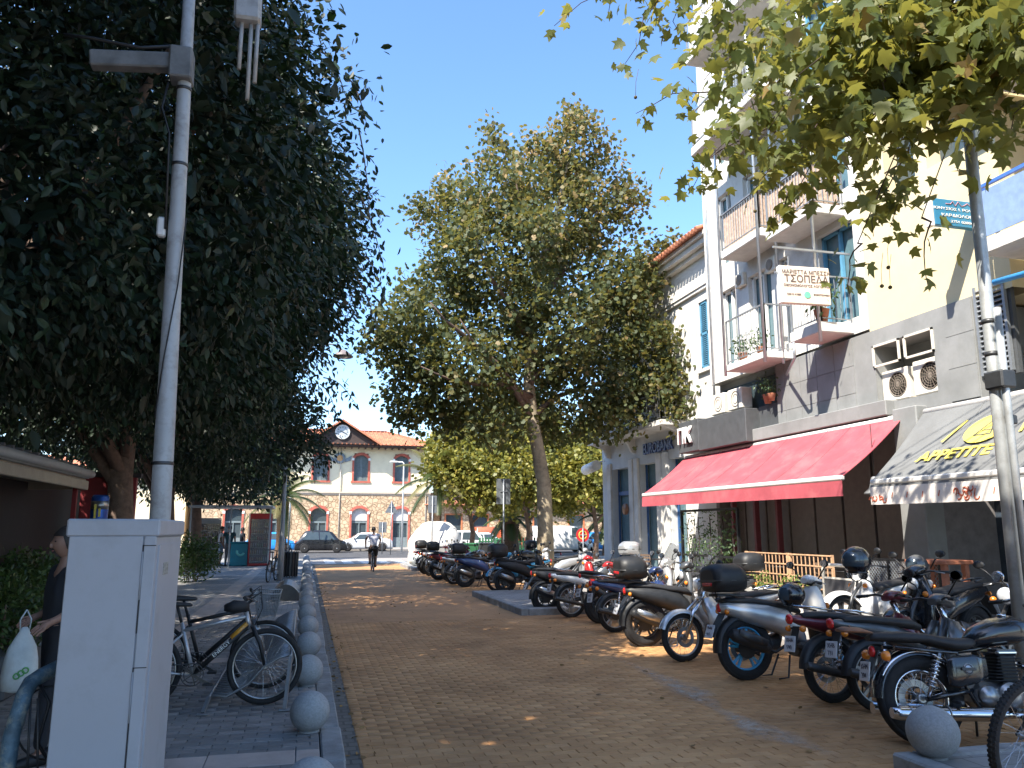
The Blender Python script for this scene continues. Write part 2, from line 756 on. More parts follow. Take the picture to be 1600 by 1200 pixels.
def lumps_points(lumps, n, r0=0.78, r1=1.06, cl=14, cr=0.3, zmin=None):
    """leaf spots: clumps on the shells of overlapping ellipsoid lumps"""
    L = [(np.array(c, float), np.array(r, float)) for c, r in lumps]
    w = np.array([r[0] * r[1] + r[1] * r[2] + r[0] * r[2] for c, r in L])
    w /= w.sum()
    nc = n // cl
    which = rng.choice(len(L), nc * 2, p=w)
    d = rng.normal(size=(nc * 2, 3))
    d /= np.linalg.norm(d, axis=1)[:, None]
    rad = rng.uniform(r0, r1, nc * 2)
    C = np.array([L[i][0] for i in which])
    Rr = np.array([L[i][1] for i in which])
    P = C + d * Rr * rad[:, None]
    keep = np.ones(len(P), bool)
    for c, r in L:
        q = np.linalg.norm((P - c) / r, axis=1)
        keep &= q > r0 * 0.9
    if zmin is not None:
        keep &= P[:, 2] > zmin + rng.uniform(0, .5, len(P))
    P = P[keep][:nc]
    d = d[keep][:nc]
    off = rng.normal(size=(len(P), cl, 3)) * cr * 0.5
    out = np.repeat(d, cl, axis=0)
    pts = (P[:, None, :] + off).reshape(-1, 3)
    return pts, out

# ================================================================ THE SETTING
m_soil = mat('soil', (0.16, 0.13, 0.10), 0.95, var=0.25, scale=2, bump=0.5)
m_asph = mat('asphalt', (0.06, 0.06, 0.062), 0.9, var=0.2, scale=3, bump=0.3, col2=(0.12, 0.11, 0.10), var2=0.6)
m_plaza = mat('plaza_concrete', (0.30, 0.28, 0.26), 0.9, var=0.15, scale=0.8, bump=0.2)
PAVE_L = 0.08
PAVE_R = 0.10

g = MB()
g.add([(-900, -900, -.2), (900, -900, -.2), (900, 1500, -.2), (-900, 1500, -.2)], [(0, 1, 2, 3)])
tag(g.build('ground', m_soil), kind='structure')

# brown paved street
m_road = paving_mat('brown_street_paving', (0.47, 0.245, 0.10), (0.53, 0.28, 0.12), (0.37, 0.20, 0.09), 0.2, 0.1, 0.004)
r = MB()
r.box(0.47, -6, -.19, 6.75, 40, -0.006)
road = tag(r.build('road', m_road), kind='structure')
rf = MB()
rf.box(0.47, 15.0, -0.02, 6.75, 40, 0.0)
rf.build('far_paving', m_road, road)
m_pav = piece_mat('brown_paver', [(0.15, (0.38, 0.19, 0.075)), (0.5, (0.50, 0.265, 0.108)), (0.85, (0.62, 0.36, 0.17))], dusty=0.72)


def paver_grid(x0, x1, y0, y1, L, W, gap, top, thick, m, parent, name, n_single=290, running=True, skip=None, tilt=0.004):
    """single pavers nearest the camera as parts, the rest joined"""
    spots = []
    row = 0
    y = y0
    while y < y1 - 1e-6:
        x = x0 - (L / 2 if (running and row % 2) else 0)
        while x < x1 - 1e-6:
            a, b_ = max(x, x0), min(x + L, x1)
            if b_ - a > 0.03:
                cx, cy = (a + b_) / 2, y + W / 2
                if not (skip and skip(cx, cy)):
                    spots.append((cx, cy, b_ - a - gap, min(W, y1 - y) - gap))
            x += L
        y += W
        row += 1
    # visible ones first, nearest first
    def vis(s_):
        p = Vector((s_[0], s_[1], 0)) - EYE
        w = p.dot(_fw)
        if w < .5:
            return 1e6
        u, v = 800 + FPX * p.dot(_rt) / w, 600 - FPX * p.dot(_up) / w
        if -20 < u < 1620 and v < 1225:
            return w
        return 1e5 + w
    spots.sort(key=vis)
    me_cache = {}
    for s_ in spots[:n_single]:
        k = (round(s_[2], 3), round(s_[3], 3))
        if k not in me_cache:
            mb = MB()
            l, w = s_[2] / 2, s_[3] / 2
            c = 0.004
            mb.add([(-l, -w, -thick), (l, -w, -thick), (l, w, -thick), (-l, w, -thick),
                    (-l, -w, -c), (l, -w, -c), (l, w, -c), (-l, w, -c),
                    (-l + c, -w + c, 0), (l - c, -w + c, 0), (l - c, w - c, 0), (-l + c, w - c, 0)],
                   [(0, 1, 5, 4), (1, 2, 6, 5), (2, 3, 7, 6), (3, 0, 4, 7), (4, 5, 9, 8), (5, 6, 10, 9), (6, 7, 11, 10), (7, 4, 8, 11), (8, 9, 10, 11)])
            o = mb.build(name, m, parent)
            me_cache[k] = o.data
        else:
            o = bpy.data.objects.new(name, me_cache[k])
            COL.objects.link(o)
            o.parent = parent
        o.location = (s_[0], s_[1], top + random.uniform(-.002, .0015))
        o.rotation_euler = (random.uniform(-tilt, tilt), random.uniform(-tilt, tilt), random.uniform(-.006, .006))
    rest = spots[n_single:]
    if rest:
        A = np.array(rest)
        n = len(A)
        z = top + rng.uniform(-.002, .0015, n)
        l, w = A[:, 2] / 2, A[:, 3] / 2
        c = .004
        V = np.zeros((n, 12, 3))
        sg = np.array([(-1, -1), (1, -1), (1, 1), (-1, 1)])
        for lv, (ins, dz) in enumerate(((0, -thick), (0, -c), (c, 0))):
            for q in range(4):
                V[:, lv * 4 + q, 0] = A[:, 0] + sg[q, 0] * (l - ins)
                V[:, lv * 4 + q, 1] = A[:, 1] + sg[q, 1] * (w - ins)
                V[:, lv * 4 + q, 2] = z + dz
        fl = [(0, 1, 5, 4), (1, 2, 6, 5), (2, 3, 7, 6), (3, 0, 4, 7), (4, 5, 9, 8), (5, 6, 10, 9), (6, 7, 11, 10), (7, 4, 8, 11), (8, 9, 10, 11)]
        fa = (np.array(fl)[None] + (np.arange(n) * 12)[:, None, None]).reshape(-1, 4)
        me = bpy.data.meshes.new(name)
        me.vertices.add(n * 12)
        me.vertices.foreach_set('co', V.reshape(-1).astype(np.float32))
        me.loops.add(fa.size)
        me.loops.foreach_set('vertex_index', fa.reshape(-1).astype(np.int32))
        me.polygons.add(len(fa))
        me.polygons.foreach_set('loop_start', (np.arange(len(fa)) * 4).astype(np.int32))
        me.update(calc_edges=True)
        a = me.attributes.new('tint', 'FLOAT', 'POINT')
        a.data.foreach_set('value', np.repeat(rng.uniform(0, 1, n), 12).astype(np.float32))
        me.materials.append(m)
        o = bpy.data.objects.new(name, me)
        COL.objects.link(o)
        o.parent = parent
        o['kind'] = 'stuff'
    return


paver_grid(0.47, 6.75, 3.2, 15.0, 0.2, 0.1, 0.005, 0.0, 0.014, m_pav, road, 'paver')

# pale plaster dust smeared on the street along the parking bays
m_dust = mat('pale_dust', (0.55, 0.47, 0.38), 0.95, var=0.2, scale=9)
dm = m_dust.node_tree
_b = dm.nodes['Principled BSDF']
_n = dm.nodes.new('ShaderNodeTexNoise')
_n.inputs['Scale'].default_value = 5
_n.inputs['Detail'].default_value = 9
_n.inputs['Roughness'].default_value = 0.8
_t = dm.nodes.new('ShaderNodeTexCoord')
dm.links.new(_t.outputs['Object'], _n.inputs['Vector'])
_r = dm.nodes.new('ShaderNodeValToRGB')
_r.color_ramp.elements[0].position = 0.38
_r.color_ramp.elements[1].position = 0.6
_r.color_ramp.elements[1].color = (0.75, 0.75, 0.75, 1)
dm.links.new(_n.outputs['Fac'], _r.inputs[0])
_at = dm.nodes.new('ShaderNodeAttribute')
_at.attribute_name = 'tint'
_mm = dm.nodes.new('ShaderNodeMath')
_mm.operation = 'MULTIPLY'
dm.links.new(_r.outputs[0], _mm.inputs[0])
dm.links.new(_at.outputs['Fac'], _mm.inputs[1])
dm.links.new(_mm.outputs[0], _b.inputs['Alpha'])
path = [(880, 1000), (930, 1018), (980, 1035), (1035, 1060), (1080, 1082), (1120, 1108), (1165, 1130), (1210, 1150), (1280, 1172), (1330, 1190)]
pts = [atZ(x, y, 0) for x, y in path]
me = bpy.data.meshes.new('dust')
V, T = [], []
for k, p in enumerate(pts):
    d = (pts[min(k + 1, len(pts) - 1)] - pts[max(k - 1, 0)]).normalized()
    sd = Vector((d.y, -d.x, 0))
    w = 0.2 + 0.12 * math.sin(k * 2.1)
    for q, a in ((-1, 0), (-.3, 1), (.3, 1), (1, 0)):
        V.append(tuple(p + sd * q * w * .8 + Vector((0, 0, .006))))
        T.append(a * (0, .1, .25, .7, .9, .5, 1.0, .8, .35, 0)[k])
F = [(k * 4 + j, k * 4 + j + 1, k * 4 + j + 5, k * 4 + j + 4) for k in range(len(pts) - 1) for j in range(3)]
me.from_pydata(V, [], F)
a = me.attributes.new('tint', 'FLOAT', 'POINT')
a.data.foreach_set('value', T)
me.materials.append(m_dust)
o = bpy.data.objects.new('dust_streak', me)
COL.objects.link(o)
o.parent = road
o['kind'] = 'stuff'

# left pavement
m_lp = paving_mat('grey_pavement_far', (0.25, 0.25, 0.245), (0.3, 0.295, 0.29), (0.16, 0.16, 0.155), 0.2, 0.2, 0.006)
p = MB()
p.box(-16, -6, -.19, 0.17, 48, PAVE_L - .012)
lpave = tag(p.build('pavement', m_lp), kind='structure')
p = MB()
p.box(-16, 15, PAVE_L - .02, 0.17, 48, PAVE_L)
p.build('far_paving', m_lp, lpave)
p = MB()
p.box(-16, -6, PAVE_L - .02, -3.0, 15, PAVE_L)
p.build('rear_paving', m_lp, lpave)
m_ltile = piece_mat('grey_pavement_tile', [(0.1, (0.14, 0.14, 0.14)), (0.5, (0.215, 0.21, 0.205)), (0.9, (0.30, 0.29, 0.28))])
bands = [(5.95, 6.3), (10.5, 10.85)]


def inband(x, y):
    return any(b0 - .02 < y < b1 + .02 for b0, b1 in bands) or (-2.0 < x < -1.6 and y > 10.5)


ys = [3.6, 5.95, 6.3, 10.5, 10.85, 15.0]
paver_grid(-3.0, 0.17, 3.55, 5.95, 0.2, 0.1, 0.008, PAVE_L, 0.014, m_ltile, lpave, 'paving_tile', 110)
paver_grid(-3.0, 0.17, 6.3, 10.5, 0.2, 0.1, 0.008, PAVE_L, 0.014, m_ltile, lpave, 'paving_tile', 180)
paver_grid(-3.0, 0.17, 10.85, 15.0, 0.2, 0.1, 0.008, PAVE_L, 0.014, m_ltile, lpave, 'paving_tile', 0, skip=lambda x, y: -2.0 < x < -1.6)
m_pale = piece_mat('pale_stone_slab', [(0.1, (0.36, 0.30, 0.27)), (0.5, (0.46, 0.39, 0.35)), (0.9, (0.54, 0.47, 0.43))])
for b0, b1 in bands:
    paver_grid(-3.0, 0.17, b0, b1, 0.6, b1 - b0, 0.008, PAVE_L + .001, 0.014, m_pale, lpave, 'pale_slab', 12, running=False)
paver_grid(-2.0, -1.6, 10.85, 15.0, 0.4, 0.6, 0.008, PAVE_L + .001, 0.014, m_pale, lpave, 'pale_slab', 14, running=False)
p = MB()
p.box(-2.0, 15.0, PAVE_L, -1.6, 40, PAVE_L + .004)
for k in range(6):
    p.box(-3.0, 15.6 + 4.6 * k, PAVE_L, 0.17, 15.95 + 4.6 * k, PAVE_L + .003)
p.build('pale_band', mat('pale_stone', (0.44, 0.38, 0.34), 0.85, var=0.15), lpave)

# kerb stones, street side of the left pavement, and a gutter strip of grey setts
m_kerb = mat('kerb_stone', (0.27, 0.27, 0.265), 0.85, var=0.2, scale=5, bump=0.4, bscale=60, col2=(0.14, 0.13, 0.12), var2=0.7)
kerb = empty('kerb', (0, 0, 0), kind='structure')
y = 3.0
while y < 40:
    L = 0.98
    b = MB()
    b.rbox((0.255, y + L / 2, -.03), (0.165, L - .012, 0.23), .012)
    o = b.build('kerb_stone', m_kerb, kerb)
    o.rotation_euler = (0, 0, random.uniform(-.001, .001))
    y += L
gut = paving_mat('gutter_setts', (0.13, 0.12, 0.105), (0.17, 0.155, 0.13), (0.09, 0.08, 0.07), 0.13, 0.12, 0.01)
b = MB()
b.box(0.345, -6, -.19, 0.468, 40, 0.003)
tag(b.build('gutter', gut), kind='structure')

# right pavement with its kerb
m_rp = paving_mat('right_pavement', (0.30, 0.28, 0.255), (0.36, 0.335, 0.30), (0.18, 0.17, 0.16), 0.4, 0.4, 0.008)
p = MB()
p.box(6.93, -6, -.19, 22, 42, PAVE_R)
tag(p.build('pavement', m_rp), kind='structure')
kr = empty('kerb', (0, 0, 0), kind='structure')
y = 2.0
while y < 41:
    b = MB()
    b.rbox((6.84, y + .49, -.03), (0.16, .968, 0.27), .012)
    b.build('kerb_stone', m_kerb, kr)
    y += .98
# raised islands in the parking strip
for (x0, x1, y0, y1, lab) in ((4.15, 6.75, 15.4, 20.2, 'i'), (4.0, 6.75, 3.2, 5.0, 'j'), (4.3, 6.75, 33.0, 37.5, 'k')):
    isl = empty('island', (0, 0, 0), kind='structure')
    b = MB()
    b.box(x0 + .15, y0 + .15, -.1, x1, y1 - .15, .118)
    b.build('island_paving', m_lp, isl)
    n = max(1, round((y1 - y0) / .95))
    for k in range(n):
        L = (y1 - y0) / n
        b = MB()
        b.rbox((x0 + .075, y0 + L * (k + .5), .02), (.15, L - .012, .23), .015)
        b.build('kerb_stone', m_kerb, isl)
    n = max(1, round((x1 - x0 - .15) / .95))
    for yy in (y0 + .075, y1 - .075):
        for k in range(n):
            L = (x1 - x0 - .15) / n
            b = MB()
            b.rbox((x0 + .15 + L * (k + .5), yy, .02), (L - .012, .15, .228), .015)
            b.build('kerb_stone', m_kerb, isl)

# cross road in front of the station, far plaza
b = MB()
b.box(-80, 48.0, -.19, 90, 66, 0.0)
tag(b.build('road', m_asph), kind='structure')
b = MB()
b.box(-80, 42.0, -.19, 90, 48, 0.02)
b.box(0.17, 40.0, -.19, 90, 42, 0.02)
tag(b.build('plaza', m_plaza), kind='structure')
b = MB()
b.box(-80, 66, -.19, 90, 76, 0.12)
tag(b.build('pavement', m_plaza), kind='structure')
b = MB()
for k in range(8):
    b.box(1.0 + k * .9, 40.6, .02, 1.5 + k * .9, 44.5, .024)
tag(b.build('road_marking', mat('road_paint', (0.6, 0.6, 0.57), .8, var=.2, scale=12)), kind='structure')
# crumbs, dry leaves lying about
litter = leaf_mat('dry_leaf', [(0, (0.12, 0.06, 0.025)), (1, (0.30, 0.17, 0.06))], .8, .1)
P = np.column_stack([rng.uniform(0.5, 6.6, 260), rng.uniform(4.5, 22, 260) , np.full(260, .012)])
P2 = np.column_stack([rng.uniform(0.3, 0.6, 160), rng.uniform(4.5, 26, 160), np.full(160, .012)])
o = leaves('fallen_leaves', np.vstack([P, P2]), 0.055, LEAF_STAR, litter, None, droop=0.0, spread=1.0)
for v_ in o.data.vertices:
    v_.co.z = 0.008 + abs(v_.co.z - .012) * .35

# ================================================================ STATION (two storeys, rubble below, cream render above)
YS = 72.0
m_cream = mat('cream_render', (0.76, 0.66, 0.46), 0.9, var=0.06, scale=1.5, col2=(0.6, 0.5, 0.33), var2=0.4, scale2=.6)
m_red = mat('red_brick_trim', (0.42, 0.11, 0.075), 0.85, var=0.2, scale=4)
m_tile = mat('roof_tile', (0.46, 0.17, 0.09), 0.85, var=0.25, scale=1.2, col2=(0.3, 0.13, 0.08), var2=.6)
m_wht = mat('white_paint', (0.78, 0.77, 0.73), 0.6, var=0.05)
m_glassd = mat('dark_window_glass', (0.05, 0.07, 0.08), 0.12, var=0.1)
m_shut = mat('grey_blue_shutter', (0.16, 0.20, 0.21), 0.7, var=0.15)
m_dark = mat('dark_wood', (0.055, 0.035, 0.03), 0.8, var=0.2)
m_stone = bpy.data.materials.new('rubble_stone')
m_stone.use_nodes = True
nt = m_stone.node_tree
bb = nt.nodes['Principled BSDF']
bb.inputs['Roughness'].default_value = .9
tc = nt.nodes.new('ShaderNodeTexCoord')
vo = nt.nodes.new('ShaderNodeTexVoronoi')
vo.inputs['Scale'].default_value = 3.0
vo2 = nt.nodes.new('ShaderNodeTexVoronoi')
vo2.feature = 'DISTANCE_TO_EDGE'
vo2.inputs['Scale'].default_value = 3.0
nt.links.new(tc.outputs['Object'], vo.inputs['Vector'])
nt.links.new(tc.outputs['Object'], vo2.inputs['Vector'])
cr = nt.nodes.new('ShaderNodeValToRGB')
cr.color_ramp.elements[0].color = (0.38, 0.27, 0.17, 1)
cr.color_ramp.elements[1].color = (0.58, 0.44, 0.29, 1)
nt.links.new(vo.outputs['Color'], cr.inputs[0])
cr2 = nt.nodes.new('ShaderNodeValToRGB')
cr2.color_ramp.elements[0].position = .02
cr2.color_ramp.elements[1].position = .09
cr2.color_ramp.elements[0].color = (0.6, 0.55, 0.5, 1)
mx = nt.nodes.new('ShaderNodeMix')
mx.data_type = 'RGBA'
mx.blend_type = 'MULTIPLY'
mx.inputs[0].default_value = 1
nt.links.new(vo2.outputs['Distance'], cr2.inputs[0])
nt.links.new(cr.outputs[0], mx.inputs[6])
nt.links.new(cr2.outputs[0], mx.inputs[7])
nt.links.new(mx.outputs[2], bb.inputs['Base Color'])
bp = nt.nodes.new('ShaderNodeBump')
bp.inputs['Strength'].default_value = .9
bp.inputs['Distance'].default_value = .06
nt.links.new(cr2.outputs[0], bp.inputs['Height'])
nt.links.new(bp.outputs[0], bb.inputs['Normal'])

st = empty('station_building', (3, YS, 0), label='two storey station with red tiled roof, clock gable and rubble stone ground floor', cat='building')
sx = 3.0
wx = [-6.05, -2.5, 1.02, 4.54, 8.18]
X0, X1 = -9.5, 10.75
up_h = [(c - .62 - sx, c + .62 - sx, 5.95, 8.42) for c in wx]
lo_h = [(c - .68 - sx, c + .68 - sx, 0.1, 3.6) for c in wx]
w = MB()
w.holed('y', 0.0, X0 - sx, X1 - sx, 5.0, 9.0, up_h, .4)
w.box(X0 - sx, .4, 5.0, X1 - sx, 9.5, 9.0)
w.add([(X1 - sx, 0, 5.0), (X1 - sx, .4, 5.0), (X1 - sx, .4, 9.0), (X1 - sx, 0, 9.0)], [(0, 1, 2, 3)])
w.build('upper_wall', m_cream, st)
w = MB()
w.holed('y', -0.05, X0 - sx, X1 - sx, 0.0, 4.7, lo_h, .45)
w.box(X0 - sx, .4, 0, X1 - sx, 9.5, 4.7)
w.add([(X1 - sx, -.05, 0), (X1 - sx, .4, 0), (X1 - sx, .4, 4.7), (X1 - sx, -.05, 4.7)], [(0, 1, 2, 3)])
w.build('stone_wall', m_stone, st)
w = MB()
w.box(X0 - sx - .1, -.18, 4.85, X1 - sx + .1, .3, 5.0)
w.box(X0 - sx - .05, -.1, 4.7, X1 - sx + .05, .3, 4.85)
w.build('cornice', mat('buff_stone', (0.5, 0.42, 0.33), .85, var=.1), st)
for lst, z0, z1, arch in ((wx, 5.95, 8.2, 1), (wx, 0.1, 3.45, 0)):
    for c in lst:
        c -= sx
        hw = .62 if arch else .68
        d = -.06 if arch else -.12
        f = MB()
        f.box(c - hw - .17, d, z0, c - hw, d + .14, z1 - .25)
        f.box(c + hw, d, z0, c + hw + .17, d + .14, z1 - .25)
        if arch:
            f.box(c - hw - .25, d - .05, z0 - .16, c + hw + .25, d + .14, z0)
        n = 8
        arc_o, arc_i = [], []
        for k in range(n + 1):
            t = math.pi * (0.18 + 0.64 * k / n)
            rr = (hw + .17) / math.cos(math.pi * .18)
            ri = (hw - .02) / math.cos(math.pi * .18)
            arc_o.append((c + rr * math.cos(t), z1 - .25 - rr * math.sin(math.pi * .18) + rr * math.sin(t) + .12))
            arc_i.append((c + ri * math.cos(t), z1 - .25 - ri * math.sin(math.pi * .18) + ri * math.sin(t) - .02))
        for k in range(n):
            f.prism([arc_o[k], arc_o[k + 1], arc_i[k + 1], arc_i[k]], 'y', d - .01, d + .14)
        fr = f.build('window' if arch else 'door', m_red, st)
        q = MB()
        q.box(c - hw - .2, d - .02, z1 - .42, c - hw - .0, d + .1, z1 - .2)
        q.build('keystone', m_wht, fr)
        q = MB()
        q.box(c + hw + .0, d - .02, z1 - .42, c + hw + .2, d + .1, z1 - .2)
        q.build('keystone', m_wht, fr)
        if arch:
            # shutters with slats
            s_ = MB()
            for sd in (-1, 1):
                a0, a1 = (c - hw + .03, c - .01) if sd < 0 else (c + .01, c + hw - .03)
                s_.box(a0, .2, z0 + .02, a0 + .07, .26, z1 + .15)
                s_.box(a1 - .07, .2, z0 + .02, a1, .26, z1 + .15)
                zz = z0 + .05
                while zz < z1 + .1:
                    s_.box(a0 + .07, .215, zz, a1 - .07, .25, zz + .05)
                    zz += .085
            s_.box(c - hw, .27, z0, c + hw, .3, z1 + .22)
            s_.build('shutter', m_shut, fr)
        else:
            s_ = MB()
            s_.box(c - hw, .25, z0, c + hw, .3, z1 + .15)
            s_.build('pane', m_glassd, fr)
            s_ = MB()
            s_.box(c - hw, .15, 2.25, c + hw, .22, 2.4)
            for a in (c - hw, c - .04, c + hw - .08):
                s_.box(a, .15, 0.1, a + .08, .22, 2.25)
            for a in (c - hw + .08, c + .04):
                s_.box(a, .17, .1, a + hw - .12, .21, 1.0)
            s_.build('door_leaf', m_shut, fr)
            if c + sx > 3:
                s_ = MB()
                s_.box(c - hw, .12, 2.45, c + hw, .16, z1 + .1)
                s_.build('blind', mat('grey_blind', (0.5, 0.49, 0.47), .8), fr)
# roof: hipped, in courses of tiles, with deep eaves
e0, e1 = X0 - sx - .9, X1 - sx + .95
yr, zr, ze = 5.0, 11.0, 9.1
w = MB()
w.box(e0 + .1, -1.2, 8.95, e1 - .1, 10.3, 9.06)
for k in range(int((e1 - e0) / .6)):
    w.box(e0 + .2 + k * .6, -1.15, 8.8, e0 + .3 + k * .6, 0.0, 8.95)
w.build('eave', m_dark, st)
t_ = MB()
ry0, ry1 = e0 + 4.5, e1 - 4.5
t_.add([(e0, -1.3, ze), (e1, -1.3, ze), (ry1, yr, zr), (ry0, yr, zr)], [(0, 1, 2, 3)])
t_.add([(e1, -1.3, ze), (e1, 10.4, ze), (ry1, yr, zr)], [(0, 1, 2)])
t_.add([(e0, 10.4, ze), (e0, -1.3, ze), (ry0, yr, zr)], [(0, 1, 2)])
t_.add([(e1, 10.4, ze), (e0, 10.4, ze), (ry0, yr, zr), (ry1, yr, zr)], [(0, 1, 2, 3)])
rf_ = t_.build('roof', m_tile, st)
t_ = MB()
nrow = 58
for k in range(nrow):
    x = e0 + .12 + (e1 - e0 - .24) * k / (nrow - 1)
    f_ = 1.0
    if x < ry0:
        f_ = (x - e0) / (ry0 - e0)
    if x > ry1:
        f_ = (e1 - x) / (e1 - ry1)
    f_ = max(f_, .02)
    yb, zb = -1.3 + (yr + 1.3) * f_, ze + (zr - ze) * f_
    t_.tube([(x, -1.32, ze + .03), (x, yb, zb + .03)], .075, 5)
t_.tube([(ry0, yr, zr + .04), (ry1, yr, zr + .04)], .12, 6)
t_.tube([(e1, -1.3, ze + .04), (ry1, yr, zr + .04)], .1, 6)
o = t_.build('roof_tile_rows', m_tile, rf_)
o['kind'] = 'stuff'
t_ = MB()
t_.box(ry0 + 2.5, yr - .4, zr - .3, ry0 + 3.4, yr + .4, zr + .8)
t_.build('chimney', m_cream, rf_)
# clock gable
gc = 2.75 - sx
gb = MB()
gb.prism([(gc - 3.1, 9.12), (gc + 3.1, 9.12), (gc + .0, 11.05)], 'y', -1.3, -1.0)
gb.build('gable', m_dark, st)
gb = MB()
for sgn in (-1, 1):
    gb.add([(gc, -1.75, 11.25), (gc + sgn * 3.4, -1.75, 9.12), (gc + sgn * 3.4, 2.2, 9.3), (gc, 4.8, 11.2)], [(0, 1, 2, 3)])
    gb.beam((gc, -1.75, 11.18), (gc + sgn * 3.4, -1.75, 9.06), .12, .14)
gb.build('gable_roof', m_tile, st)
ck = MB()
ck.lathe([(.62, 0), (.66, .05), (.62, .12)], 28, (gc, -1.33, 10.15), (0, -1, 0))
clock = ck.build('clock', m_wht, st)
ck = MB()
ck.lathe([(.56, .0), (.56, .012)], 28, (gc, -1.45, 10.15), (0, -1, 0))
ck.build('clock_face', mat('clock_face', (0.45, 0.48, 0.5), .5), clock)
ck = MB()
for k in range(12):
    t = k * math.pi / 6
    ck.beam((gc + .46 * math.sin(t), -1.475, 10.15 + .46 * math.cos(t)), (gc + .36 * math.sin(t), -1.475, 10.15 + .36 * math.cos(t)), .05, .02, up=(0, 1, 0))
ck.build('hour_mark', mat('clock_black', (0.03, 0.03, 0.035), .5), clock)
ck = MB()
ck.beam((gc, -1.49, 10.15), (gc - .25, -1.49, 10.22), .05, .02, up=(0, 1, 0))
ck.beam((gc, -1.5, 10.15), (gc + .33, -1.5, 10.0), .04, .02, up=(0, 1, 0))
ck.build('clock_hand', MATS['clock_black'], clock)
# round emblem with wings below the gable
eb = MB()
eb.lathe([(.5, 0), (.5, .1), (.3, .12)], 20, (gc - .1, -.02, 7.95), (0, -1, 0))
for sgn in (-1, 1):
    eb.prism([(gc - .1 + sgn * .4, 7.85), (gc - .1 + sgn * 1.05, 8.2), (gc - .1 + sgn * .95, 7.75), (gc - .1 + sgn * .45, 7.6)], 'y', -.08, -.01)
em = eb.build('emblem', mat('emblem_grey', (0.2, 0.24, 0.27), .6), st)
eb = MB()
eb.lathe([(.28, 0), (.25, .04)], 16, (gc - .1, -.14, 7.95), (0, -1, 0))
eb.build('emblem_disc', mat('emblem_gold', (0.55, 0.3, 0.12), .5), em)
for xx in (10.4 - sx, 2.75 - sx):
    d_ = MB()
    d_.tube([(xx, -.12, 8.9), (xx, -.12, .2)], .05, 6)
    d_.build('drain_pipe', mat('pale_pipe', (0.5, 0.45, 0.38), .6), st)
# low wing to the right
wg = empty('station_wing', (16.5, YS + .5, 0), label='single storey stone wing with orange framed windows right of the station', cat='building')
hs = [(x - .7, x + .7, 1.3, 3.0) for x in (-3.4, -.9, 1.73, 5.0, 8.5)]
w = MB()
w.holed('y', 0, -5.7, 16, 0, 3.9, hs, .3)
w.box(-5.7, .3, 0, 16, 7, 3.9)
w.build('wall', m_stone, wg)
for h in hs:
    f = MB()
    for a, b_, c, d in ((h[0] - .14, h[0], h[2] - .1, h[3] + .14), (h[1], h[1] + .14, h[2] - .1, h[3] + .14), (h[0], h[1], h[3], h[3] + .14), (h[0], h[1], h[2] - .1, h[2])):
        f.box(a, -.05, c, b_, .1, d)
    fr = f.build('window', mat('orange_trim', (0.5, 0.17, 0.07), .8), wg)
    f = MB()
    f.box(h[0], .2, h[2], h[1], .25, h[3])
    f.build('pane', m_glassd, fr)
w = MB()
w.prism([(-.8, 3.9), (7.6, 3.9), (3.4, 5.2)], 'x', -6.2, 16.4)
w.build('roof', m_tile, wg)
# stone wing and white block to the left, seen through the trees
bl = empty('far_building', (-20, YS + 2, 0), label='pale low building left of the station behind the trees', cat='building')
w = MB()
w.holed('y', 0, -12, 9.8, 0, 6.5, [(x - .6, x + .6, 1.0, 3.0) for x in range(-10, 9, 3)] + [(x - .6, x + .6, 4.0, 5.6) for x in range(-10, 9, 3)], .3)
w.box(-12, .3, 0, 9.8, 8, 6.5)
w.build('wall', m_cream, bl)
for x in range(-10, 9, 3):
    for z0, z1 in ((1, 3), (4, 5.6)):
        f = MB()
        f.box(x - .6, .2, z0, x + .6, .25, z1)
        f.build('window', m_glassd, bl)
w = MB()
w.prism([(-.8, 6.5), (8.6, 6.5), (4, 8.2)], 'x', -12.4, 10.0)
w.build('roof', m_tile, bl)

# ================================================================ RIGHT SIDE OF THE STREET
FX = 11.5      # bank facade plane
AX = 11.0      # apartment facade plane
m_white = mat('white_render', (0.62, 0.60, 0.56), 0.85, var=0.06, scale=1.2, col2=(0.40, 0.37, 0.33), var2=0.6, scale2=1.1, bump=0.1)
m_bankg = mat('pale_grey_stucco', (0.50, 0.51, 0.51), 0.8, var=0.06, scale=2)
m_blue = mat('blue_painted_wood', (0.10, 0.28, 0.42), 0.55, var=0.12, scale=4)
m_bluedk = mat('bank_blue_panel', (0.035, 0.10, 0.24), 0.4, var=0.1)
m_yel = mat('yellow_render', (0.64, 0.55, 0.34), 0.85, var=0.05, scale=1, bump=0.1)
m_gclad = mat('grey_cladding', (0.235, 0.24, 0.235), 0.6, var=0.1, scale=1.5, bump=.1, col2=(0.28, 0.28, 0.28), var2=.4)
m_dkclad = mat('dark_fascia', (0.075, 0.08, 0.085), 0.5, var=0.1)
m_conc = mat('balcony_concrete', (0.56, 0.53, 0.49), 0.85, var=0.1, scale=3, bump=.2)
m_rail = mat('painted_iron', (0.30, 0.32, 0.34), 0.45, 0.5, var=0.1)
m_pipe = mat('galvanised_pipe', (0.50, 0.53, 0.56), 0.38, 0.7, var=0.1)
m_glass = mat('teal_window_glass', (0.10, 0.17, 0.19), 0.06, var=0.08)
m_reed = mat('reed_screen', (0.45, 0.33, 0.25), 0.9, var=0.25, scale=14)
m_inner = mat('interior_wall', (0.17, 0.155, 0.15), 0.8, var=0.15)
m_black = mat('black_metal', (0.018, 0.018, 0.02), 0.45, 0.3, var=0.1)
m_terra = mat('terracotta', (0.40, 0.16, 0.09), 0.85, var=0.15)
m_acw = mat('aircon_white', (0.66, 0.62, 0.54), 0.55, var=0.08)
